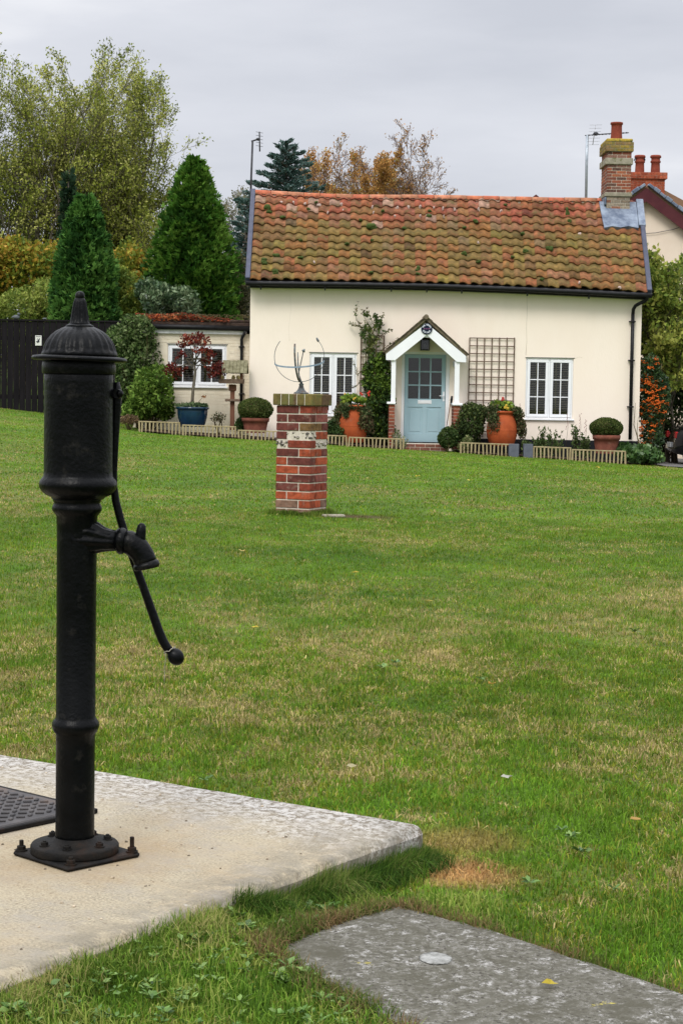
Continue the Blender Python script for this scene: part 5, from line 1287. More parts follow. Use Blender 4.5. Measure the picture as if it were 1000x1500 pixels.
mb.tube([at(290, 590, Yb), at(296, 583, Yb), at(300, 578, Yb)], [.006, .005, .003], 5)
mb.build('trunk', M['bark'], ac_)
foliage('crown', [B(x, y, 10, 6.5, Yb, .2, d) for x, y, d in tips] + [B(285, 500, 18, 10, Yb, .3), B(262, 541, 12, 6, Yb, .25), B(312, 540, 14, 7, Yb, .25)], 1500, .075, .04, [(.075, .014, .012), (.12, .022, .018), (.18, .035, .025), (.26, .06, .03)], ac_, seed=36, shell=.1, rough=.6, fr=5)
foliage('low_leaves', [B(298, 581, 5, 4, Yb, .06)], 14, .06, .04, [(.36, .16, .06), (.25, .12, .07)], ac_, seed=37, shell=.1)

# bird table
Yt = 41.7; bt = thing('bird_table', 'wooden bird table with mossy shingle roof beside the extension downpipe', 'bird table', at(340, 628, Yt))
X_ = Vector((1, 0, 0)); mb = MB()
p0 = rect(337, 343.4, 570, 630, Yt); mb.bbox(p0[0], p0[1], Yt, Yt + .10, p0[2], p0[3], .006); q_ = rect(335, 346, 563, 573, Yt); mb.bbox(q_[0], q_[1], Yt - .03, Yt + .13, q_[2], q_[3], .02)
mb.build('post', M['post'], bt)
mb = MB(); q_ = rect(321, 357, 558.3, 561.8, Yt); mb.bbox(q_[0], q_[1], Yt - .2, Yt + .3, q_[2], q_[3], .008)
for (a_, b_) in ((-.2, -.18), (.28, .30)): mb.bbox(q_[0], q_[1], Yt + a_, Yt + b_, q_[3] - .01, q_[3] + .045, .004)
mb.build('feeding_tray', M['trellis'], bt)
mb = MB(); q_ = rect(330, 351, 584.5, 588, Yt); mb.bbox(q_[0], q_[1], Yt - .09, Yt + .19, q_[2], q_[3], .006); mb.build('lower_shelf', M['trellis'], bt)
zt0 = at(340, 558, Yt).z; zt1 = at(345, 545, Yt).z; mb = MB()
for (x, y) in ((324, -.17), (324, .26), (354, -.17), (354, .26)): X = at(x, 552, Yt).x; mb.bbox(X - .014, X + .014, Yt + y - .014, Yt + y + .014, zt0, zt1 + .05, .003)
mb.build('roof_post', M['post'], bt)
zr = at(343, 530, Yt + .05).z; ze = at(348, 547, Yt - .3).z; xa, xb = at(326, 540, Yt).x, at(363, 540, Yt).x
mb = MB()
for sgn in (-1, 1):
    e = Vector((0, Yt + .05 + sgn * .33, ze)); r = Vector((0, Yt + .05, zr)); d = (r - e).normalized(); nn = X_.cross(d); nn = nn if nn.z > 0 else -nn; Ln = (r - e).length
    for k in range(4):
        for q in range(7):
            x0 = xa + (xb - xa) * q / 7; mb.bbox(x0 + .002, x0 + (xb - xa) / 7 - .002, Ln * k / 4 - .015, Ln * (k + 1) / 4 + .02, 0, .014, .003, ax=(X_, d, nn), o=e + nn * (.012 - k * .0 + random.uniform(0, .006)) + d * random.uniform(-.008, .008))
mb.build('roof', M['mossroof'], bt)
mb = MB(); xg = xa + .03; mb.poly([(xg, Yt - .20, ze + .02), (xg, Yt + .30, ze + .02), (xg, Yt + .05, zr - .02)]); mb.poly([(xg + .012, Yt - .20, ze + .02), (xg + .012, Yt + .05, zr - .02), (xg + .012, Yt + .30, ze + .02)]); mb.build('gable_end', M['trellis'], bt)
# food on the tray
mb = MB()
for x, y in ((326, 553), (342, 553.5), (349, 554)): p = at(x, y, Yt); mb.blob((p.x, p.y, zt0 + .07), .045, .045, .06, 10, 7, .1)
tag(mb.build('bird_food', M['cord'], origin=(p.x, p.y, zt0)), 'pale lumps of bird food lying on the bird table tray', 'bird food')

# shrubs and plants in the bed
shrub('bush', 'bright green leafy bush left of the extension window, in front of the wall', 'shrub', [B(222, 582, 33, 32, 42.0, .8), B(225, 555, 25, 22, 42.0, .6), B(205, 600, 26, 20, 42, .6), B(240, 600, 15, 14, 42, .4)], 6500, .12, .045, [(.045, .09, .015), (.08, .15, .022), (.12, .21, .03), (.18, .27, .05)], seed=41, shell=.5, rough=.45, fr=2.5)
shrub('tall_shrub', 'tall mixed green shrub with variegated leaves between the pump and extension', 'shrub', [B(205, 520, 27, 36, 42.7, .6), B(210, 490, 20, 24, 42.7, .5), B(185, 545, 26, 40, 42.7, .6), B(175, 500, 22, 30, 42.7, .6), B(200, 470, 24, 10, 42.8, .4)], 6500, .10, .055, [(.03, .055, .015), (.06, .10, .028), (.10, .16, .045), (.17, .22, .09)], seed=42, shell=.5, rough=.5, fr=2.5)
shrub('dried_plant', 'low brown faded plant beside the leftmost edging panel', 'plant', [B(190, 615, 14, 7, 41.0, .3)], 500, .07, .03, [(.12, .08, .045), (.2, .13, .07)], seed=43, shell=.2)
shrub('round_bush', 'small rounded dark bush right beside the front door step', 'shrub', [B(656, 641, 15, 16, 40.9, .22)], 2600, .055, .038, DKG[:3] + [(.09, .13, .04)], seed=44, shell=.7, rough=.15, fr=5)
shrub('bush', 'dark loose bush between the porch and the right terracotta urn', 'shrub', [B(688, 622, 22, 28, 41.3, .4), B(672, 635, 16, 20, 41.3, .3), B(700, 605, 14, 14, 41.3, .3), B(690, 600, 12, 9, 41.3, .25)], 5200, .065, .04, [(.03, .05, .016), (.05, .08, .022), (.085, .12, .035), (.14, .17, .055)], seed=45, shell=.4, rough=.45, fr=4)
shrub('small_shrub', 'pale green scrambling plant at the left end of the edging by the door', 'plant', [B(678, 655, 9, 9, 40.6, .2), B(684, 645, 8, 8, 40.7, .2)], 420, .06, .035, [(.11, .15, .05), (.18, .21, .08), (.22, .22, .1)], seed=46, shell=.2, rough=.5)
shrub('ivy_clump', 'dark ivy clump below the left window beside the brick pillar', 'plant', [B(492, 634, 14, 12, 41.2, .3), B(484, 625, 8, 12, 41.3, .3)], 1500, .06, .045, DKG[:3], seed=47, shell=.3, rough=.4)
shrub('small_plant', 'little variegated plant by the door step at the end of the edging', 'plant', [B(588, 648, 9, 9, 40.9, .2), B(580, 640, 8, 10, 41.2, .2)], 420, .05, .03, [(.08, .13, .04), (.15, .2, .08), (.3, .32, .22)], seed=48, shell=.2, rough=.5)
shrub('bare_shrub', 'thin sparse rose bush between the blue bowl and bird table', 'plant', [B(320, 612, 14, 10, 41.7, .3)], 220, .05, .03, [(.08, .09, .04), (.15, .1, .06)], seed=49, shell=.1, rough=.5)
shrub('ivy_clump', 'dark green clump at the foot of the bird table post', 'plant', [B(352, 622, 8, 12, 41.5, .25)], 700, .055, .04, DKG[:3], seed=50, shell=.3)
shrub('hydrangea_plant', 'low broad-leaved green plant below the cottage downpipe', 'plant', [B(938, 666, 28, 15, 40.7, .4), B(915, 662, 14, 13, 40.8, .35), B(955, 670, 16, 9, 40.6, .3)], 1500, .14, .10, [(.035, .075, .022), (.055, .115, .03), (.085, .16, .045), (.13, .21, .07)], seed=51, shell=.55, rough=.3, out=.3, m='gloss_leaf')
for k, (px, hh, top, lab, sp) in enumerate(((770, 0, 640, 'leafy green plant behind the slate planters', 13), (795, 0, 625, 'upright green plant below the right window, left side', 9), (813, 0, 628, 'bushy green plant below the right window, middle', 12), (843, 0, 622, 'tall thin flowering plant right of the right window', 10), (857, 0, 632, 'short green plant left of the right potted box ball', 7), (789, 0, 638, 'low dark plant close to the slate planter pair', 10))):
    Yk = 41.3; b_ = at(px, 668, Yk); t = thing('bed_plant', lab, 'plant', b_, 'plants in the bed below the right window'); mb = MB(); pts_ = []
    rn = random.Random(60 + k)
    for q in range(9):
        e_ = at(px + rn.uniform(-1, 1) * sp, top + rn.uniform(0, 16), Yk + rn.uniform(-.15, .15)); m_ = b_.lerp(e_, .5) + Vector((rn.uniform(-.04, .04), 0, 0)); mb.tube([b_, m_, e_], [.007, .005, .002], 4)
        for w_ in range(26): z = rn.random() ** .7; pts_.append(b_.lerp(e_, z) + Vector((rn.uniform(-.09, .09) * (1.2 - z), rn.uniform(-.09, .09), rn.uniform(-.03, .03))))
    mb.build('stem', M['stem'], t); rs = np.random.RandomState(k); P_ = np.array([tuple(p) for p in pts_]); v, f = leaf_quads(P_, unit(len(P_), rs), unit(len(P_), rs), rs.uniform(.06, .11, len(P_)), rs.uniform(.025, .045, len(P_)))
    np_mesh('foliage', v, f, pal_cols([(.05, .085, .025), (.08, .13, .035), (.13, .18, .06)], P_, rs), M['leaf'], t)
# foxglove spikes with pink tops
for k, (px, py, top, lab) in enumerate(((828, 640, 607, 'thin flower stalk left of the pair beside the right window'), (847, 642, 606, 'thin flower stalk between the right window and right box ball'), (855, 630, 615, 'pinkish seed head leaning left of the right box ball'), (758, 600, 592, 'pink wisp of flowers on the wall beside the right urn'))):
    Yk = 41.5; mb = MB(); b_ = at(px, max(py, 655), Yk); e_ = at(px + 2, top, Yk); mb.tube([b_, b_.lerp(e_, .6) + Vector((.03, 0, 0)), e_], [.005, .004, .002], 4)
    t = thing('flower_stalk', lab, 'plant', b_, 'thin flower stalks against the cottage wall'); mb.build('stem', M['stem'], t); mb = MB()
    for q in range(12): mb.blob(b_.lerp(e_, .55 + .45 * q / 11) + Vector((random.uniform(-.02, .03), random.uniform(-.02, .02), 0)), .010, .010, .012, 5, 4)
    mb.build('seed_head', mat('faded_pink', (.30, .17, .15), (.42, .24, .22)), t)

# pyracantha at the corner of the house
Yp = 42.3
py_ = thing('pyracantha', 'dark green pyracantha full of orange berries at the cottage corner', 'berry shrub', at(955, 675, Yp))
bl = [B(955, 640, 18, 25, Yp, .4), B(953, 600, 20, 30, Yp, .45), B(955, 560, 18, 28, Yp, .4), B(953, 535, 14, 18, Yp, .35), B(968, 580, 14, 40, Yp, .4)]
foliage('foliage', bl, 7500, .075, .035, [(.020, .045, .016), (.035, .070, .022), (.055, .10, .03)], py_, seed=71, shell=.45, rough=.4, fr=3, m='gloss_leaf')
rs = np.random.RandomState(5); P_, u = blob_points([B(946, 620, 11, 32, Yp, .35), B(948, 575, 13, 28, Yp, .4), B(950, 535, 10, 15, Yp, .32), B(960, 590, 12, 36, Yp, .4)], 150, rs, .95, .2)
mb = MB()
for p, uu in zip(P_, u):
    if uu[1] > .35: continue
    for q in range(11): mb.blob(Vector(p) + Vector((random.uniform(-.075, .075), -.02 + random.uniform(-.04, .03), random.uniform(-.03, .03))), .017, .017, .015, 6, 4)
mb.build('berries', mat('orange_berry', (.50, .085, .010), (.62, .14, .015), 20, .4), py_)
mb = MB(); stems(mb, at(955, 680, Yp), [at(950 + random.uniform(-15, 20), random.uniform(520, 620), Yp) for _ in range(9)], .025); stems(mb, at(935, 655, Yp - .5), [at(930, 590, 41.9), at(934, 610, 41.9), at(932, 640, 41.85)], .012); mb.build('stem', M['stem'], py_)

# red creeper on the flat roof
zr_ = f2 + .09; rs = np.random.RandomState(9); n = 3600
X0c, X1c = at(218, 470, 43).x, at(338, 470, 43).x
xx = rs.uniform(X0c - .3, X1c, n); yy = EY + rs.uniform(-.16, 1.5, n); hgt = .03 + .17 * vnoise(xx * 1.6 + 3, yy * 2, 0, 3) * np.clip((X1c - xx) / .9, .15, 1)
P_ = np.stack([xx, yy, zr_ + hgt * rs.rand(n) ** .6 - .02], 1); P_[yy < EY - .05, 2] -= .05
cr = thing('creeper', 'red autumn creeper sprawling over the flat roof of the extension', 'creeper', (at(280, 470, 43).x, EY + .3, zr_))
v, f = leaf_quads(P_, unit(n, rs) * np.array([1, 1, .5]), unit(n, rs) + np.array([0, 0, 1.2]), rs.uniform(.07, .13, n), rs.uniform(.02, .05, n)); np_mesh('foliage', v, f, pal_cols([(.13, .035, .02), (.27, .055, .022), (.40, .085, .03), (.46, .16, .06)], P_, rs, 3), M['leaf'], cr)
mb = MB()
for k in range(60):
    x = random.uniform(X0c, X1c + .6); y = EY + random.uniform(-.1, .5); mb.tube([(x, y, zr_ + .03), (x + random.uniform(-.2, .2), y - .1, zr_ + .12), (x + random.uniform(-.4, .4), y - .15, zr_ + random.uniform(-.08, .1))], .006, 4)
mb.build('stem', M['stem'], cr)

# ------------------------------------------------------------------ conifers
def conifer(name, label, px, ptop, Y, prof, n, ln, wd, pal, seed, spray=.16, trunk=.10, upb=.6, gbase=None):
    """prof: [(py, radius px)] silhouette; frond sprays over an uneven cone"""
    s = F_PX / Y; rs = np.random.RandomState(seed); base = at(px, ptop, Y); zt = base.z; zb = g1(base.x, Y) if gbase is None else gbase
    zs_ = np.array([at(px, y, Y).z for y, r in prof])[::-1]; rr_ = np.array([r / s for y, r in prof])[::-1]
    t = thing(name, label, 'conifer', (base.x, Y, zb))
    zz = rs.uniform(zb + .05, zt, n * 4); R_ = np.interp(zz, zs_, rr_); keep = rs.rand(n * 4) < (R_ / R_.max()) * .9 + .1; zz = zz[keep][:n]; R_ = R_[keep][:n]; n = len(zz)
    th = rs.uniform(0, 2 * PI, n)
    k = vnoise(th * 2.2 + 5, zz * 2.2, 3, 3); k2 = vnoise(th * 6 + 5, zz * 5.5, 8, 2)
    q = rs.rand(n) ** .45; inner = rs.rand(n) < .22; q = np.where(inner, -.75 + .5 * rs.rand(n), q)
    rad = R_ * (.50 + .40 * q + .48 * (k - .5) + .34 * (k2 - .5)) + spray * .25
    rad = rad * np.where(rs.rand(n) > .90, rs.uniform(1.0, 1.14, n), 1) 
    O = np.stack([np.cos(th), np.sin(th), th * 0], 1); P = np.stack([base.x + O[:, 0] * rad, Y + O[:, 1] * rad, zz], 1)
    A = O * .75 + unit(n, rs) * .45 + np.array([0, 0, upb]); A /= np.linalg.norm(A, axis=1)[:, None]
    Nn = O * .5 + unit(n, rs) * .8
    # each spray: three leaflets fanned from one point
    Ps, As, Ns, L_, W_ = [], [], [], [], []
    for f_ in (-.55, 0, .55):
        Bx = np.cross(A, Nn); Bx /= np.linalg.norm(Bx, axis=1)[:, None] + 1e-9; Af = A + Bx * f_; Af /= np.linalg.norm(Af, axis=1)[:, None]
        l = ln * rs.uniform(.6, 1.2, n) * np.where(inner, 1.7, 1); Ps.append(P + Af * l[:, None] * .4); As.append(Af); Ns.append(Nn); L_.append(l); W_.append(wd * rs.uniform(.7, 1.2, n) * np.where(inner, 3.2, 1))
    P3 = np.concatenate(Ps); v, f = leaf_quads(P3, np.concatenate(As), np.concatenate(Ns), np.concatenate(L_), np.concatenate(W_))
    cpal = pal_cols(pal, P, rs, 2.2, .3); np_mesh('foliage', v, f, np.concatenate([cpal] * 3), M['leaf'], t)
    mb = MB(); mb.tube([(base.x, Y, zb - .2), (base.x, Y, zb + (zt - zb) * .5), (base.x, Y, zt - .15)], [trunk, trunk * .6, .02], 8)
    core = [(rr_[i] * .52, zs_[i]) for i in range(len(zs_))]; 
    mb.build('trunk', M['bark'], t)
    for _ in range(0): pass
    return t
THU = [(.025, .075, .010), (.045, .125, .014), (.075, .175, .020), (.125, .24, .035)]
THB = [(.024, .075, .016), (.045, .125, .024), (.075, .18, .034), (.12, .25, .05)]
conifer('conifer_tree', 'bluish green cone-shaped conifer rising right behind the pump cap', 126, 289, 47.5, [(289, 4), (300, 13), (320, 21), (350, 31), (390, 40), (430, 47), (470, 52), (520, 55), (600, 56)], 11000, .17, .06, THB, 81)
conifer('conifer_tree', 'tall dark green cone-shaped conifer behind the extension roof', 285, 234, 49, [(234, 3), (243, 13), (260, 22), (290, 33), (320, 43), (360, 56), (400, 66), (440, 71), (480, 72), (600, 70)], 15000, .17, .05, THU, 82)
conifer('slim_conifer', 'slim dark conifer spire standing between the big trees', 101, 252, 55, [(252, 2), (270, 5), (300, 7), (340, 11), (400, 20), (600, 24)], 2600, .16, .05, [(.015, .035, .018), (.025, .055, .025), (.045, .08, .035)], 83)

# blue cedar: tiers of drooping boughs
def cedar(label, px, ptop, Y, seed, hwpx, bot, n_b=70):
    s = F_PX / Y; rn = random.Random(seed); top = at(px, ptop, Y); zb = g1(top.x, Y); t = thing('cedar_tree', label, 'cedar', (top.x, Y, zb)); mb = MB(); pts_, dirs = [], []
    zlow = at(px, bot, Y).z; mb.tube([(top.x, Y, zb), (top.x, Y, (zb + top.z) / 2), (top.x, Y, top.z)], [.28, .15, .02], 8)
    for k in range(n_b):
        f = (k + .5) / n_b; z = top.z - (top.z - zlow) * f ** .85; a = k * 2.4 + rn.uniform(-.3, .3); L_ = hwpx / s * (f ** .75) * rn.uniform(.7, 1.15) + .15; sl = .45 - .35 * f
        p = Vector((top.x, Y, z)); d = Vector((math.cos(a), math.sin(a), 0)); P_ = []
        for q in range(6): w_ = q / 5; P_.append(p + d * L_ * w_ + Vector((0, 0, L_ * sl * w_ - .10 * L_ * w_ * w_)))
        mb.tube(P_, [.035 * (1 - q / 6) + .006 for q in range(6)], 5)
        for q in range(int(55 * L_) + 14):
            w_ = rn.random() ** .8; i = min(int(w_ * 5), 4); c = P_[i].lerp(P_[i + 1], w_ * 5 - i); side = Vector((-d.y, d.x, 0)) * rn.uniform(-1, 1) * L_ * .30 * (1.15 - w_)
            pts_.append(c + side + Vector((0, 0, rn.uniform(-.05, .07)))); dirs.append(d * .8 + side.normalized() * .5 + Vector((0, 0, rn.uniform(-.1, .7))))
    mb.build('trunk', M['bark'], t); rs = np.random.RandomState(seed); P_ = np.array([tuple(p) for p in pts_]); A_ = np.array([tuple(d.normalized()) for d in dirs])
    P_ = np.repeat(P_, 2, 0); A_ = np.repeat(A_, 2, 0) + unit(len(P_), rs) * .4; A_ /= np.linalg.norm(A_, axis=1)[:, None]; v, f = leaf_quads(P_, A_, unit(len(P_), rs), rs.uniform(.13, .26, len(P_)), rs.uniform(.04, .065, len(P_)))
    np_mesh('foliage', v, f, pal_cols([(.04, .085, .068), (.07, .13, .11), (.11, .18, .16), (.17, .25, .23)], P_, rs), M['leaf'], t)
cedar('blue-green cedar rising above the left end of the cottage roof', 420, 207, 60, 91, 80, 330, 60)
cedar('dark blue cedar seen between the tall conifer and the cottage verge', 362, 288, 57, 92, 44, 430, 48)

# ------------------------------------------------------------------ broadleaf trees
def tree(name, label, cat, px, ptop, Y, seed, stems_n, spread, ln, wd, pal, leafn, bark='bark', r0=.14, low=.12, lev=3, sub=7, ang=.62, upb=.30, twig=1.0, gbase=None, group=None, lean=0., ratio=.48, leaf_top=1.0, wob=.10):
    rn = random.Random(seed); b_ = at(px, ptop, Y); zb = g1(b_.x, Y) if gbase is None else gbase; H = b_.z - zb; base = Vector((b_.x, Y, zb)); t = thing(name, label, cat, base, group); mb = MB(); pts_ = []
    def grow(p, d, L_, r, lv):
        n = 7 if lv == 0 else (5 if lv < lev else 4); P_ = [p]; rad = [r]; d = d.normalized()
        for k in range(n):
            d = (d + Vector((rn.uniform(-1, 1), rn.uniform(-1, 1), rn.uniform(-1, 1))) * wob * (1 + lv * .5) + Vector((0, 0, upb * (.18 if lv else .10)))).normalized()
            p = p + d * L_ / n; P_.append(p); rad.append(max(r * (1 - .85 * (k + 1) / n), .006 * twig))
        mb.tube(P_, rad, 7 if lv == 0 else (5 if lv == 1 else 3), cap=False)
        if lv >= 1:
            for q in range(leafn if lv == lev else leafn // 2):
                w_ = (.25 if lv == lev else .5) + rn.random() * (.75 if lv == lev else .5); w_ = min(w_, .999) * n; i = int(w_); c = P_[i].lerp(P_[i + 1], w_ - i); 
                if (c.z - zb) / H < 1.2 * leaf_top: pts_.append(c + Vector((rn.uniform(-1, 1), rn.uniform(-1, 1), rn.uniform(-1, 1))) * .16)
        if lv < lev:
            m_ = sub if lv else sub + 3
            for q in range(m_):
                f = (.22 if lv == 0 else .2) + (.78) * (q + rn.random()) / m_; f = min(f, .98); w_ = f * n; i = int(w_); c = P_[i].lerp(P_[i + 1], w_ - i); dd = (P_[i + 1] - P_[i]).normalized()
                o = dd.orthogonal().normalized(); o.rotate(Matrix.Rotation(rn.uniform(0, 2 * PI), 3, dd)); a_ = ang * rn.uniform(.65, 1.25)
                grow(c, dd * math.cos(a_) + o * math.sin(a_), L_ * ratio * (1.15 - .6 * f) * rn.uniform(.8, 1.2), max(rad[i] * .6, .008), lv + 1)
    for k in range(stems_n):
        a = 2 * PI * k / stems_n + rn.uniform(-.4, .4); sp = spread * rn.uniform(.5, 1.0) if stems_n > 1 else 0
        hgt = H * rn.uniform(.80, 1.0) if k else H * .98
        d = Vector((math.cos(a) * sp + lean, math.sin(a) * sp, 1)); grow(base + Vector((math.cos(a), math.sin(a), 0)) * (.25 if stems_n > 1 else 0), d, hgt * math.sqrt(1 + sp * sp * .5) * .97, r0 * (1 if k == 0 else rn.uniform(.6, .9)), 0)
    rs = np.random.RandomState(seed); P_ = np.array([tuple(p) for p in pts_]); n = len(P_); Vb = np.array(mb.v); zz_ = np.sort(Vb[:, 2]); kz = H / (zz_[int(len(zz_) * .9985)] - zb)
    o_ = np.array(tuple(base)); kv = np.array([kz ** .5, kz ** .5, kz]); P_ = o_ + (P_ - o_) * kv; mb.v = [tuple(q) for q in o_ + (Vb - o_) * kv]
    mb.build('trunk', M[bark], t)
    v, f = leaf_quads(P_, unit(n, rs) + np.array([0, 0, -.3]), unit(n, rs) + np.array([0, -.2, .5]), rs.uniform(.6, 1.3, n) * ln, rs.uniform(.6, 1.2, n) * wd); np_mesh('crown', v, f, pal_cols(pal, P_, rs, .8, .35), M['leaf'], t); return n
OL = [(.13, .16, .025), (.21, .25, .035), (.31, .34, .055), (.44, .44, .13)]
tree('broadleaf_tree', 'tall thinning green-yellow tree at the left edge of the picture', 'tree', 38, 56, 64, 101, 7, .22, .105, .065, OL, 8, r0=.13, sub=7)
tree('broadleaf_tree', 'tall thinning tree between the slim spire and the tall conifer', 'tree', 128, 108, 66, 107, 7, .17, .105, .065, OL, 9, r0=.13, sub=7)
tree('broadleaf_tree', 'lower spreading tree reaching right above the tall conifer', 'tree', 170, 225, 65, 108, 7, .20, .105, .065, OL, 8, r0=.11, sub=7, ratio=.42)
tree('broadleaf_tree', 'tree at the far left, its crown cut by the picture edge', 'tree', -60, 70, 65, 104, 5, .26, .105, .07, OL, 8, r0=.15, sub=7)
AUT = [(.32, .17, .05), (.48, .24, .07), (.58, .33, .10), (.46, .37, .13)]
tree('birch_tree', 'orange-leaved autumn birch behind the cottage roof', 'tree', 504, 222, 70, 111, 10, .17, .085, .06, AUT, 17, 'bark', r0=.07, sub=7, ratio=.32)
tree('birch_tree', 'tallest half-bare birch just right of the orange birch', 'tree', 550, 192, 70, 112, 6, .13, .09, .06, AUT[:2] + [(.30, .22, .10)], 2, 'twig', r0=.05, sub=9, twig=1.5, ratio=.36)
tree('birch_tree', 'pale almost leafless birch right of the orange birch', 'tree', 592, 208, 71, 113, 8, .10, .08, .055, [(.34, .24, .15), (.36, .22, .10)], 1, 'twig', r0=.05, sub=9, twig=1.6, ratio=.36)
tree('willow_tree', 'pale grey-green thin tree between the tall conifer and the cedar', 'tree', 336, 276, 68, 114, 4, .12, .10, .05, [(.20, .19, .12), (.27, .25, .17), (.15, .16, .09)], 6, 'birchbark', r0=.06, sub=6, ratio=.30)
foliage_pal = [(.13, .17, .03), (.20, .24, .045), (.30, .31, .07)]
tree('garden_tree', 'yellow-green small tree in front of the neighbouring gable wall', 'tree', 1000, 348, 45.5, 121, 4, .22, .13, .085, [(.14, .20, .035), (.25, .31, .055), (.38, .40, .09)], 8, r0=.07, sub=7, ratio=.42)
# hedge banks and shrubs beyond the fence
OR = [(.09, .13, .02), (.15, .19, .025), (.24, .24, .03), (.30, .27, .035), (.36, .22, .035)]
shrub('autumn_shrub', 'orange and yellow autumn shrub above the black fence on the left', 'shrub', [B(40, 400, 60, 45, 54, 1.2), B(15, 375, 40, 30, 54, 1), B(75, 390, 30, 38, 54, 1), B(-30, 400, 50, 50, 54, 1.2)], 9000, .15, .09, OR, seed=131, shell=.4, rough=.6, fr=1.3, pfr=1.5)
shrub('autumn_shrub', 'golden autumn shrub between the two cone-shaped conifers', 'shrub', [B(190, 395, 34, 42, 54, 1.0), B(205, 420, 30, 50, 54, 1.0)], 4500, .14, .09, OR, seed=132, shell=.4, rough=.6, fr=1.4, pfr=1.5)
shrub('yellow_shrub', 'pale yellow-green shrub showing over the black fence left of the conifer', 'shrub', [B(30, 450, 42, 32, 49, 1.0), B(66, 435, 26, 30, 49, .9), B(-30, 455, 50, 34, 49, 1), B(50, 500, 60, 50, 49, .8)], 8000, .12, .06, [(.11, .16, .028), (.19, .25, .045), (.28, .32, .07)], seed=133, shell=.5, rough=.45, fr=1.8)
shrub('yellow_shrub', 'yellow-green shrub just right of the pump cap and conifer', 'shrub', [B(186, 440, 24, 46, 49.5, .8), B(190, 480, 26, 44, 49.5, .8), B(175, 410, 14, 24, 49.5, .6)], 5000, .12, .06, [(.09, .14, .025), (.17, .23, .035), (.27, .31, .055)], seed=134, shell=.5, rough=.45, fr=1.8)
shrub('laurel_shrub', 'grey-green glossy shrub above the extension roof, left of the tall conifer', 'shrub', [B(235, 440, 32, 28, 47.2, .8), B(265, 445, 28, 24, 47.2, .8), B(215, 425, 18, 18, 47.5, .6), B(250, 500, 50, 45, 47.2, .7)], 5500, .15, .06, [(.035, .07, .03), (.06, .11, .045), (.11, .17, .08), (.17, .23, .12)], seed=135, shell=.5, rough=.45, fr=2, m='gloss_leaf')
shrub('hedge', 'dark hedge bank far behind the fence and under the big trees', 'hedge', [B(x, 430 + 14 * math.sin(x * .05), 60, 70, 74, 1.5) for x in range(-120, 420, 55)] + [B(x, 500, 60, 60, 74, 1.5) for x in range(-120, 420, 60)], 15000, .22, .14, [(.035, .05, .018), (.06, .08, .025), (.09, .10, .03), (.12, .10, .04)], seed=136, shell=.5, rough=.5, fr=.7)
shrub('dark_shrub', 'dark brownish shrub squeezed between the tall conifer and the cottage verge', 'shrub', [B(350, 420, 18, 50, 50.5, .8), B(345, 470, 20, 50, 50.5, .8)], 3500, .11, .06, [(.035, .04, .018), (.06, .07, .025), (.11, .10, .05)], seed=137, shell=.4, rough=.5)
shrub('ivy_hedge', 'dark ivy hedge beside the neighbouring house, right of the pyracantha', 'hedge', [B(975, 560, 38, 45, 46, .9), B(1010, 545, 30, 60, 46, .9), B(985, 610, 45, 55, 46, .9), B(1045, 590, 40, 80, 46, .9), B(960, 590, 20, 70, 45.5, .7)], 12000, .10, .07, [(.016, .030, .010), (.028, .05, .015), (.05, .08, .022), (.09, .11, .035)], seed=138, shell=.5, rough=.4, fr=2)
shrub('leafy_shrub', 'loose olive shrub with thin twigs above the pyracantha', 'shrub', [B(965, 490, 22, 30, 45.2, .6), B(985, 470, 26, 40, 45.2, .7), B(955, 460, 12, 26, 45.2, .5), B(1010, 430, 34, 50, 45.2, .8)], 2300, .10, .07, [(.10, .13, .03), (.16, .20, .045), (.24, .27, .07)], seed=139, shell=.25, rough=.6, fr=2.2)

# ------------------------------------------------------------------ neighbouring house
NY = 52.0
nb = thing('neighbour_house', 'cream neighbouring house with maroon gable boards right of the cottage', 'house', at(1000, 640, NY))
ap = at(944, 277, NY); slp = at(1000, 320, NY); m_ = (slp.z - ap.z) / (slp.x - ap.x); hw = 4.2
xl, xr = ap.x - hw, ap.x + hw; ze_ = ap.z + m_ * hw; zb = -.9
mb = MB(); mb.poly([(xl + .3, NY, zb), (xr - .3, NY, zb), (xr - .3, NY, ze_ + .25), (ap.x, NY, ap.z - .05), (xl + .3, NY, ze_ + .25)])
mb.poly([(xl + .3, NY + 9, zb), (xl + .3, NY + 9, ze_ + .25), (ap.x, NY + 9, ap.z - .05), (xr - .3, NY + 9, ze_ + .25), (xr - .3, NY + 9, zb)]); mb.quad((xr - .3, NY, zb), (xr - .3, NY + 9, zb), (xr - .3, NY + 9, ze_ + .25), (xr - .3, NY, ze_ + .25)); mb.quad((xl + .3, NY, zb), (xl + .3, NY, ze_ + .25), (xl + .3, NY + 9, ze_ + .25), (xl + .3, NY + 9, zb))
mb.build('wall', M['creamfar'], nb)
mb = MB()
for sgn in (-1, 1):
    E_ = Vector((ap.x + sgn * hw, 0, ze_)); d = Vector((ap.x, 0, ap.z)) - E_; Ln = d.length; d.normalize(); nn = Vector((0, 1, 0)).cross(d); nn = nn if nn.z > 0 else -nn
    mb.bbox(0, Ln + .03, NY - .22, NY + 9.2, .0, .10, .01, ax=(d, Vector((0, 1, 0)), nn), o=E_)
mb.build('roof', M['farroof'], nb)
mb = MB()
for sgn in (-1, 1):
    E_ = Vector((ap.x + sgn * hw, 0, ze_)); d = Vector((ap.x, 0, ap.z)) - E_; Ln = d.length; d.normalize(); nn = Vector((0, 1, 0)).cross(d); nn = nn if nn.z > 0 else -nn
    P_ = [(E_.x, E_.z), (ap.x, ap.z), (ap.x, ap.z - .37), (E_.x, E_.z - .37)]; mb.prism(P_ if sgn > 0 else P_[::-1], NY - .27 + .001 * sgn, NY - .225)
mb.build('bargeboard', M['maroon'], nb)
mb = MB()
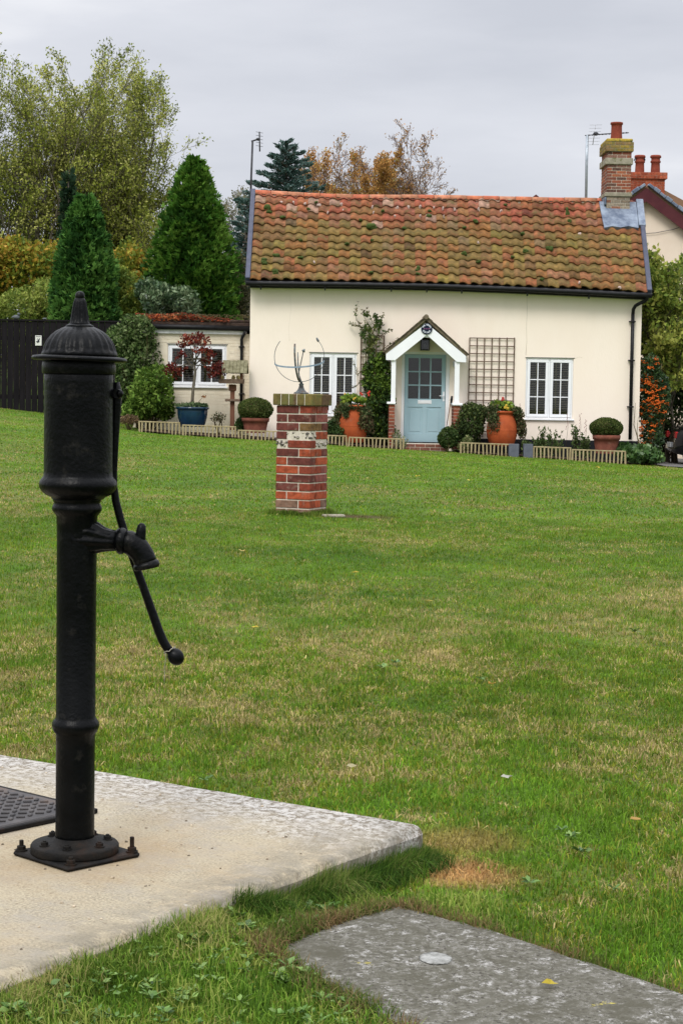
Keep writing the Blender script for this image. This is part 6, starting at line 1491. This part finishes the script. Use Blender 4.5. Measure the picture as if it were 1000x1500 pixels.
for sgn in (-1, 1):
    E_ = Vector((ap.x + sgn * hw, 0, ze_)); d = Vector((ap.x, 0, ap.z)) - E_; Ln = d.length; d.normalize(); nn = Vector((0, 1, 0)).cross(d); nn = nn if nn.z > 0 else -nn
    k = 0
    while k < Ln:
        mb.bbox(k, min(k + .20, Ln + .02), NY - .33, NY - .05, .07, .15 + .025 * (int(k / .21) % 2), .012, ax=(d, Vector((0, 1, 0)), nn), o=E_); k += .21
mb.build('verge_tiles', M['lead'], nb)
mb = MB(); cx0, cx1 = at(922, 270, NY + 1.4).x, at(973, 270, NY + 1.4).x; zt_, zl = at(950, 262, NY + 1.4).z, at(950, 330, NY + 1.4).z
REDP = [(.33, .075, .035), (.38, .095, .045), (.30, .07, .035)]
bricks(mb, cx0, cx1, NY + 1.4, NY + 2.1, zl, zt_, REDP, seed=11); bricks(mb, cx0 - .06, cx1 + .06, NY + 1.34, NY + 2.16, zt_, at(950, 252.5, NY + 1.4).z, REDP, seed=12)
nc = mb.build('chimney', [M['brick'], mat('red_mortar', (.30, .13, .08), (.36, .18, .12))], nb)
pot(936, 228, 253, 7.6, NY + 1.7, M['pot_red'], nc, 1); pot(959, 228, 253, 7.6, NY + 1.7, M['pot_red'], nc, 1)
# hooped cowl on the left pot
mb = MB(); hp = at(936, 236, NY + 1.7); band(mb, ring(hp, Vector((1, 0, 0)), Vector((0, 0, 1)), .15, 5, 175, 16), Vector((0, 1, 0)), .16, .02); mb.build('cowl', M['darkmetal'], nc)
# rear wing of the neighbour: a second roof behind, a little to the right
mb = MB(); ap2 = at(950, 276, NY + 5.5); 
mb.prism([(ap2.x - 1, ap2.z - .8), (ap2.x, ap2.z), (ap2.x + 9, ap2.z - 4.6), (ap2.x + 9, ap2.z - 4.9), (ap2.x - 1, ap2.z - 1.1)][::-1], NY + 4.5, NY + 12); mb.build('rear_roof', M['farroof'], nb)
# wire on the wall
mb = MB(); mb.tube([at(930, 343, NY - .05), at(960, 341, NY - .05), at(985, 336, NY - .05), at(1010, 328, NY - .05)], .008, 5); mb.build('wire', M['darkmetal'], nb)
# far roof peeping over the ridge
fr_ = thing('far_house', 'distant brown gable roof tip just showing over the cottage ridge', 'house', at(788, 560, 95)); mb = MB(); a_ = at(784, 285, 95); mb.prism([(a_.x - 4, a_.z - 3.2), (a_.x, a_.z), (a_.x + 4, a_.z - 3.2)], 95, 104); mb.build('roof', M['farroof'], fr_)
mb = MB(); mb.poly([(a_.x - 3.6, 95.1, a_.z - 2.9), (a_.x + 3.6, 95.1, a_.z - 2.9), (a_.x + 3.6, 95.1, -1), (a_.x - 3.6, 95.1, -1)]); mb.box(a_.x - 3.6, a_.x + 3.6, 95.15, 103.8, -1, a_.z - 2.95); mb.build('wall', M['creamfar'], fr_)
mb = MB(); mb.prism([(a_.x - .7, a_.z - .85), (a_.x, a_.z - .29), (a_.x + .7, a_.z - .85)], 94.8, 94.95); mb.prism([(a_.x - .9, a_.z - .75), (a_.x, a_.z - .03), (a_.x + .9, a_.z - .75), (a_.x + .9, a_.z - .95), (a_.x, a_.z - .2), (a_.x - .9, a_.z - .95)], 94.7, 94.79); mb.build('bargeboard', M['maroon'], fr_)

# ------------------------------------------------------------------ aerials
t = thing('tv_aerial', 'tall aerial on a pale pole beside the brick chimney', 'aerial', at(857, 300, 46.0)); AYY = 46.0
mb = MB(); mb.tube([at(857, 330, AYY), at(858.5, 240, AYY), at(859.5, 198, AYY)], .034, 8); mb.build('mast', M['galv'], t)
mb = MB(); mb.tube([at(856, 198.5, AYY), at(887, 196, AYY), at(920, 194.5, AYY)], .012, 6)
for x in range(862, 920, 5): mb.box(-.006, .006, -.35, .35, -.006, .006, ax=(Vector((1, 0, 0)), Vector((0, 1, .12)).normalized(), Vector((0, -.12, 1)).normalized()), o=at(x, 198.5 - (x - 856) * .062, AYY)); mb.blob(at(x, 198.3 - (x - 856) * .062, AYY), .028, .04, .02, 6, 4)
mb.blob(at(872, 196, AYY), .07, .05, .05, 8, 5); mb.build('boom', M['darkmetal'], t)
mb = MB()
for k in range(7):
    z = k / 6; c = at(866 + 4 * z * (1 if z < .5 else 1) - 0, 212 - 28 * z, AYY); c = at(870 - abs(z - .5) * 0 + (-3.5 + 7 * z) * .6, 212 - 29 * z, AYY); mb.tube([c + Vector((-.17, -.18, -.03)), c + Vector((.17, .18, .03))], .005, 4)
mb.tube([at(867.5, 212, AYY), at(871.5, 184, AYY)], .010, 5); mb.build('reflector', M['wire'], t)
t = thing('tv_aerial', 'small dark aerial on a thin pole left of the cedar', 'aerial', at(366, 300, 47.5)); AYY = 46.8
mb = MB(); mb.tube([at(366, 330, AYY), at(368, 260, AYY), at(370, 206, AYY)], .026, 8); mb.build('mast', M['darkmetal'], t)
mb = MB(); mb.tube([at(368, 207, AYY), at(378, 204, AYY), at(381, 203, AYY)], .02, 6); mb.tube([at(380, 193, AYY), at(380.5, 222, AYY)], .018, 6)
for q in range(5): c = at(380, 194 + q * 5, AYY); mb.tube([c + Vector((-.08, -.1, 0)), c + Vector((.08, .1, 0))], .007, 4)
mb.blob(at(378, 204, AYY), .05, .05, .04, 8, 5); mb.build('boom', M['darkmetal'], t)

# ------------------------------------------------------------------ parked car at the right edge
KX, KY = at(990, 640, 43.6).x, 43.6; kg = g1(KX + 2, KY) + .02
car = thing('parked_car', 'black car parked beyond the pyracantha, only its end in view', 'car', (KX + 2, KY + .85, kg))
secs = [(0.0, .45, .62, .62), (.05, .35, .88, .74), (.35, .28, 1.02, .82), (.55, .25, 1.12, .84), (.95, .22, 1.36, .80), (1.45, .2, 1.46, .78), (2.2, .2, 1.45, .78), (2.75, .2, 1.22, .81), (3.0, .2, 1.00, .85), (3.6, .24, .92, .84), (3.95, .30, .78, .76), (4.05, .42, .62, .66)]
mb = MB(); ringn = 16; rows_ = []
for (x, zl_, zh, hw_) in secs:
    rr2 = []
    zm = min(.85, zh - .02)
    pr = [(-hw_ * .9, zl_), (-hw_, zl_ + .12), (-hw_ * 1.02, .6), (-hw_, zm), (-hw_ * (.80 if zh > 1 else .95), zh - .05), (-hw_ * (.7 if zh > 1 else .8), zh - .005), (-hw_ * .3, zh + .01), (hw_ * .3, zh + .01), (hw_ * (.7 if zh > 1 else .8), zh - .005), (hw_ * (.80 if zh > 1 else .95), zh - .05), (hw_, zm), (hw_ * 1.02, .6), (hw_, zl_ + .12), (hw_ * .9, zl_), (hw_ * .3, zl_), (-hw_ * .3, zl_)]
    for (y, z) in pr: rr2.append(len(mb.v)); mb.v.append((KX + x, KY + .85 + y, kg + z))
    rows_.append(rr2)
for a_, b_ in zip(rows_[:-1], rows_[1:]):
    for i in range(ringn): j = (i + 1) % ringn; mb.face((a_[i], a_[j], b_[j], b_[i]), smooth=True)
mb.face(tuple(rows_[0])[::-1]); mb.face(tuple(rows_[-1])); body = mb.build('body', M['carpaint'], car)
for wx in (.78, 3.3):
    for sy in (-1, 1):
        c = Vector((KX + wx, KY + .85 + sy * .74, kg + .31)); mb = MB(); mb.lathe(c, [(.20, -.02), (.29, 0), (.315, .03), (.315, .15), (.29, .18), (.2, .18)], 28, axis=(0, sy, 0), cap=False); wh = mb.build('wheel', M['rubber'], car)
        mb = MB(); mb.lathe(c, [(.205, .02), (.205, .155), (.17, .165), (.05, .15), (.04, .17), (0, .17)], 20, axis=(0, sy, 0), cap=False); mb.build('rim', M['chrome'], wh)
for sy in (-1, 1):
    mb = MB(); P_ = [(1.02, .95), (1.45, 1.38), (2.15, 1.37), (2.70, .97)]; yy0 = KY + .85 + sy * .80
    mb.prism([(KX + x, kg + z) for x, z in P_], yy0 - .03 * 1 + sy * .0, yy0 + .03); mb.build('side_window', M['glass'], car)
    mb = MB(); mb.bbox(KX - .0, KX + .08, KY + .85 + sy * .58 - .12, KY + .85 + sy * .58 + .12, kg + .70, kg + .86, .02); mb.build('tail_light', M['redlamp'], car)
mb = MB(); mb.bbox(KX - .03, KX - .005, KY + .6, KY + 1.1, kg + .48, kg + .6, .006); mb.build('number_plate', M['signwhite'], car)

# ------------------------------------------------------------------ grass, weeds, fallen leaves
def tris_blades(name, X, Y, h, wdt, cols, rs, curved, label=None, lean=.45, droop=None):
    n = len(X); Z = gz(X, Y) - .012; a = rs.uniform(0, 2 * PI, n); la = rs.uniform(0, 2 * PI, n); ln = np.abs(rs.normal(size=n)) * lean
    S_ = np.stack([np.cos(a), np.sin(a), a * 0], 1) * (wdt / 2)[:, None]; Ld = np.stack([np.cos(la), np.sin(la), la * 0], 1)
    if droop is not None: Ld = Ld * .35 + droop; 
    P = np.stack([X, Y, Z], 1); up_ = np.array([0, 0, 1.])
    T = P + up_ * (h * np.cos(np.clip(ln, 0, 1.45)))[:, None] + Ld * (h * np.sin(np.clip(ln, 0, 1.45)))[:, None]
    if not curved:
        V = np.stack([P - S_, P + S_, T], 1).reshape(-1, 3); Fc = np.arange(n * 3).reshape(n, 3); return np_mesh(name, V, Fc, cols, M['grass'])
    Mid = P + up_ * (h * .55)[:, None] + Ld * (h * .18 * ln)[:, None]
    V = np.stack([P - S_, P + S_, Mid + S_ * .8, Mid - S_ * .8, T], 1).reshape(-1, 3); k = np.arange(n)[:, None] * 5
    Fc = np.concatenate([k + np.array([[0, 1, 2]]), k + np.array([[0, 2, 3]]), k + np.array([[3, 2, 4]])], 1).reshape(-1, 3)
    return np_mesh(name, V, Fc, np.repeat(cols, 3, 0), M['grass'])
def scatter(n, y0, y1, half, pw, rs):
    """random ground spots, thinning out with distance"""
    u = rs.rand(n); e_ = 2 - pw; Y = (y0 ** e_ + u * (y1 ** e_ - y0 ** e_)) ** (1 / e_); W_ = .195 * Y + half; X = rs.uniform(-1, 1, n) * W_; return X, Y
def hard(X, Y):
    a_, b_ = slab_uv(X, Y); s1 = (a_ > 0) & (b_ > 0) & (a_ < SZ) & (b_ < SZ)
    return s1 | (in_poly(X, Y, PATH) & (d_poly(X, Y, PATH) > .012))
rs = np.random.RandomState(77)
allX, allY, allh, allw, allc = [], [], [], [], []
grp = []
for (n, y0, y1, half, pw, h0, w0, curved) in ((430000, 2.3, 8.0, 1.5, 1.9, .021, .0029, True), (300000, 8.0, 17, 2.2, 1.5, .020, .0065, False), (240000, 17, 45, 3.5, 1.2, .022, .018, False)):
    X, Y = scatter(n, y0, y1, half, pw, rs); k = ~hard(X, Y)
    k &= ~((Y > 40.7 - .055 * X * 0) & (X > -4.5) & (X < 7.2) & (Y > 40.72 - (X + 4.5) * .035))
    k &= ~(Y > 44.9); pxr = (X * (math.cos(TH)) ); 
    dxp, dyp = X - ctr.x, Y - ctr.y; k &= ~((np.abs(dxp * math.cos(TH) - dyp * math.sin(TH)) < .19) & (np.abs(dxp * math.sin(TH) + dyp * math.cos(TH)) < .19))
    X, Y = X[k], Y[k]; s_, dead, soil = lawn_mix(X, Y); k = rs.rand(len(X)) > soil * .8; X, Y = X[k], Y[k]; n = len(X)
    tuft = vnoise(X * 7, Y * 7, 3, 2); h = h0 * rs.uniform(.5, 1.25, n) * (.45 + 1.15 * tuft); wdt = w0 * rs.uniform(.6, 1.3, n) * (Y / ((y0 * y1) ** .5)) ** .5
    cols = lawn_col(X, Y, rs.rand(n)) * rs.uniform(.6, 1.45, (n, 1)) * (.62 + .8 * vnoise(X * 15, Y * 11, 13, 3))[:, None]
    g_ = tris_blades('grass', X, Y, h, wdt, cols, rs, curved, lean=1.5 if y0 < 8 else 1.0); grp.append(g_); tag(g_, kind='stuff')
# longer grass along the slab and path edges and in the corner
def tall(name, n, picks, h0, w0, pal, rs, lean=.6, droop=None):
    X, Y = picks; a9, b9 = slab_uv(X, Y); k = ~((a9 > .022) & (b9 > .012)) & ~(in_poly(X, Y, PATH) & (d_poly(X, Y, PATH) > (.022 if 'path' in name else .012))); X, Y = X[k], Y[k]; n = len(X); c = pal_cols(pal, np.stack([X * 4, Y * 4, X * 0], 1), rs, 2, .35)
    h = h0 * rs.uniform(.45, 1.2, n) * (.5 + vnoise(X * 11, Y * 11, 5, 2)); g_ = tris_blades(name, X, Y, h, w0 * rs.uniform(.6, 1.3, n), c, rs, True, lean=lean, droop=droop); tag(g_, kind='stuff'); return g_
n = 13000; a_ = rs.uniform(.02, .75, n) ** 1.0; off = -np.abs(rs.normal(size=n)) * .034 + .006
X = SC.x + SB.x * a_ + SA.x * off; Y = SC.y + SB.y * a_ + SA.y * off
DG = [(.035, .075, .012), (.055, .115, .016), (.09, .16, .022), (.16, .19, .05)]
tall('edge_grass', n, (X, Y), .058, .0022, DG, rs, 1.1, np.array([-SA.x * .75, -SA.y * .75, 0]))
n = 15000; a_ = rs.uniform(.5, 1.75, n); off = -np.abs(rs.normal(size=n)) * .06 + .016; X = SC.x + SB.x * a_ + SA.x * off; Y = SC.y + SB.y * a_ + SA.y * off
tall('edge_grass', n, (X, Y), .040, .0024, [(.09, .15, .02), (.13, .22, .03), (.21, .28, .05), (.33, .31, .11)], rs, .8)
n = 3500; a_ = rs.uniform(0, 1.6, n); off = -np.abs(rs.normal(size=n)) * .014 - .001; X = SC.x + SA.x * a_ + SB.x * off; Y = SC.y + SA.y * a_ + SB.y * off
tall('edge_grass', n, (X, Y), .036, .0025, MDG, rs)
n = 40000; X = rs.uniform(-1.0, .35, n); Y = rs.uniform(2.55, 3.9, n); a_, b_ = slab_uv(X, Y); k = (a_ < 0) & (a_ > -.75); X, Y = X[k], Y[k]
tall('corner_grass', n, (X, Y), .034, .0027, [(.07, .14, .018), (.11, .21, .024), (.17, .28, .035), (.27, .32, .07)], rs, 1.0)
n = 16000; t_ = rs.rand(n); seg = rs.randint(0, len(PATH), n); P0 = np.array(PATH)[seg]; P1 = np.array(PATH)[(seg + 1) % len(PATH)]; X = P0[:, 0] + (P1[:, 0] - P0[:, 0]) * t_ + rs.normal(size=n) * .026; Y = P0[:, 1] + (P1[:, 1] - P0[:, 1]) * t_ + rs.normal(size=n) * .018
tall('path_edge_grass', n, (X, Y), .036, .0024, [(.10, .12, .03), (.08, .14, .02), (.22, .18, .08), (.20, .13, .06)], rs, .9)
n = 3000; a_ = rs.uniform(0, 2 * PI, n); q_ = np.maximum(np.abs(np.cos(a_)), np.abs(np.sin(a_))); rr3 = (.182 + np.abs(rs.normal(size=n)) * .03) / q_; lx = np.cos(a_) * rr3; ly = np.sin(a_) * rr3
tall('pillar_foot_grass', n, (ctr.x - lx * math.cos(TH) + ly * math.sin(TH), ctr.y + lx * math.sin(TH) + ly * math.cos(TH)), .055, .006, [(.06, .11, .015), (.10, .17, .02), (.16, .21, .04)], rs, .5)
n = 26000; cxs, cys = rs.uniform(-1.6, 3.0, 260), rs.uniform(3.2, 10, 260); q_ = rs.randint(0, 260, n); X = cxs[q_] + rs.normal(size=n) * .035 * (1 + cys[q_] * .08); Y = cys[q_] + rs.normal(size=n) * .045 * (1 + cys[q_] * .12)
k = slab_uv(X, Y); k = ~((k[0] > -.02) & (k[1] > -.02)); tall('tussock_grass', n, (X[k], Y[k]), .034, .0030, [(.075, .16, .012), (.11, .21, .018), (.16, .26, .03), (.24, .27, .06)], rs, 1.0)
# broad-leaved weeds and clover in the corner and scattered rosettes
def rosettes(name, spots, lab=None, pal=None):
    Pn, An, Nn, Ln, Wn = [], [], [], [], []
    for (x, y, r, k) in spots:
        z = g1(x, y) + .004
        for q in range(k):
            a = rs.uniform(0, 2 * PI); d = np.array([math.cos(a), math.sin(a), rs.uniform(.08, .7)]); rr2 = r * rs.uniform(.3, .8)
            Pn.append(np.array([x, y, z]) + d * rr2 * .8); An.append(d / np.linalg.norm(d)); Nn.append(np.array([0, 0, 1.]) + rs.normal(size=3) * .35); Ln.append(r * rs.uniform(.6, 1.0)); Wn.append(r * rs.uniform(.28, .5))
    P_ = np.array(Pn); v, f = leaf_quads(P_, np.array(An), np.array(Nn), np.array(Ln), np.array(Wn))
    o_ = np_mesh(name, v, f, pal_cols(pal or [(.05, .11, .018), (.075, .155, .025), (.11, .20, .04), (.16, .25, .06)], P_ * 3, rs, 2, .3), M['gloss_leaf']); tag(o_, kind='stuff')
sp = []
for _ in range(700):
    x, y = rs.uniform(-.95, .1), rs.uniform(2.6, 3.75); a_, b_ = slab_uv(np.array([x]), np.array([y]))
    if -.60 < a_[0] < -.01 and not in_poly(np.array([x]), np.array([y]), PATH)[0]: sp.append((x, y, rs.uniform(.008, .027), rs.randint(4, 10)))
rosettes('weeds', sp)
sp = []
for (px, py, r, k) in ((835, 1222, .026, 14), (850, 1244, .030, 14), (822, 1212, .022, 12), (775, 1290, .026, 12), (705, 990, .03, 10), (560, 975, .03, 12), (580, 968, .03, 10), (930, 920, .04, 10), (360, 1380, .03, 14), (345, 1366, .028, 12), (900, 1300, .022, 8), (300, 1140, .03, 8)):
    d = fwd + rgt * ((px - 500) / F_PX) + up * ((750 - py) / F_PX); T_ = (-.065 - CAMZ) / d.z; sp.append((d.x * T_, d.y * T_, r, k))
rosettes('lawn_weeds', sp)
# fallen leaves
lv = [(520, 838, (.45, .33, .05)), (375, 918, (.5, .38, .05)), (612, 697, (.55, .42, .06)), (688, 703, (.5, .4, .08)), (876, 684, (.6, .42, .05)), (720, 1001, (.42, .25, .06)), (628, 880, (.5, .4, .1)), (742, 1137, (.42, .41, .36)), (515, 1122, (.38, .34, .2)), (805, 1440, (.42, .33, .04)), (355, 806, (.4, .3, .1)), (480, 700, (.5, .4, .1)), (930, 1200, (.4, .25, .08))]
where = ['near the lawn middle below the pillar', 'left of centre below the pillar foot', 'close to the front door path edge', 'on the lawn below the right urn', 'just below the right box ball edging', 'right of the red weed patch', 'halfway across the lawn right of centre', 'pale curled one on the near right lawn', 'pale one beyond the slab edge', 'yellow one on the grey path', 'left of the pillar on the lawn', 'right of the pillar on the lawn', 'brown one at the far right of the near lawn']
for (px, py, c), w_ in zip(lv, where):
    d = fwd + rgt * ((px - 500) / F_PX) + up * ((750 - py) / F_PX); T_ = (-.05 - CAMZ) / d.z
    for _ in range(6): x, y = d.x * T_, d.y * T_; T_ = (g1(x, y) + .02 - CAMZ) / d.z
    x, y = d.x * T_, d.y * T_; z = g1(x, y) + .022; r = .011 + .0014 * y; mb = MB(); k = rs.uniform(0, 6)
    pts_ = [(x + r * math.cos(k + q * PI / 4) * (1 if q % 2 else .62), y + r * math.sin(k + q * PI / 4) * (1 if q % 2 else .62), z + .25 * r * rs.uniform(-1, 1)) for q in range(8)]
    b0_ = len(mb.v); mb.v.append((x, y, z - .004)); mb.v += pts_
    for q in range(8): mb.face((b0_, b0_ + 1 + q, b0_ + 1 + (q + 1) % 8), c)
    o_ = mb.build('fallen_leaf', M['leaf'], origin=(x, y, z)); tag(o_, 'fallen leaf on the ground, ' + w_, 'fallen leaf', 'leaves fallen on the lawn')
# small bits of gravel and grit on the slab
sp = []
mb = MB()
for _ in range(260):
    a_, b_ = rs.uniform(.05, 1.6), rs.uniform(.05, 1.5); p = SC + SA * a_ + SB * b_; r = rs.uniform(.0012, .0035)
    mb.blob((p.x, p.y, r * .4), r * 1.3, r, r * .8, 5, 4, .2, (rs.choice([.5, 1., 1.3]),) * 3)
tag(mb.build('grit', mat('loose_grit', (.16, .12, .08), (.45, .38, .28), 30, .9, attr=True)), kind='stuff')
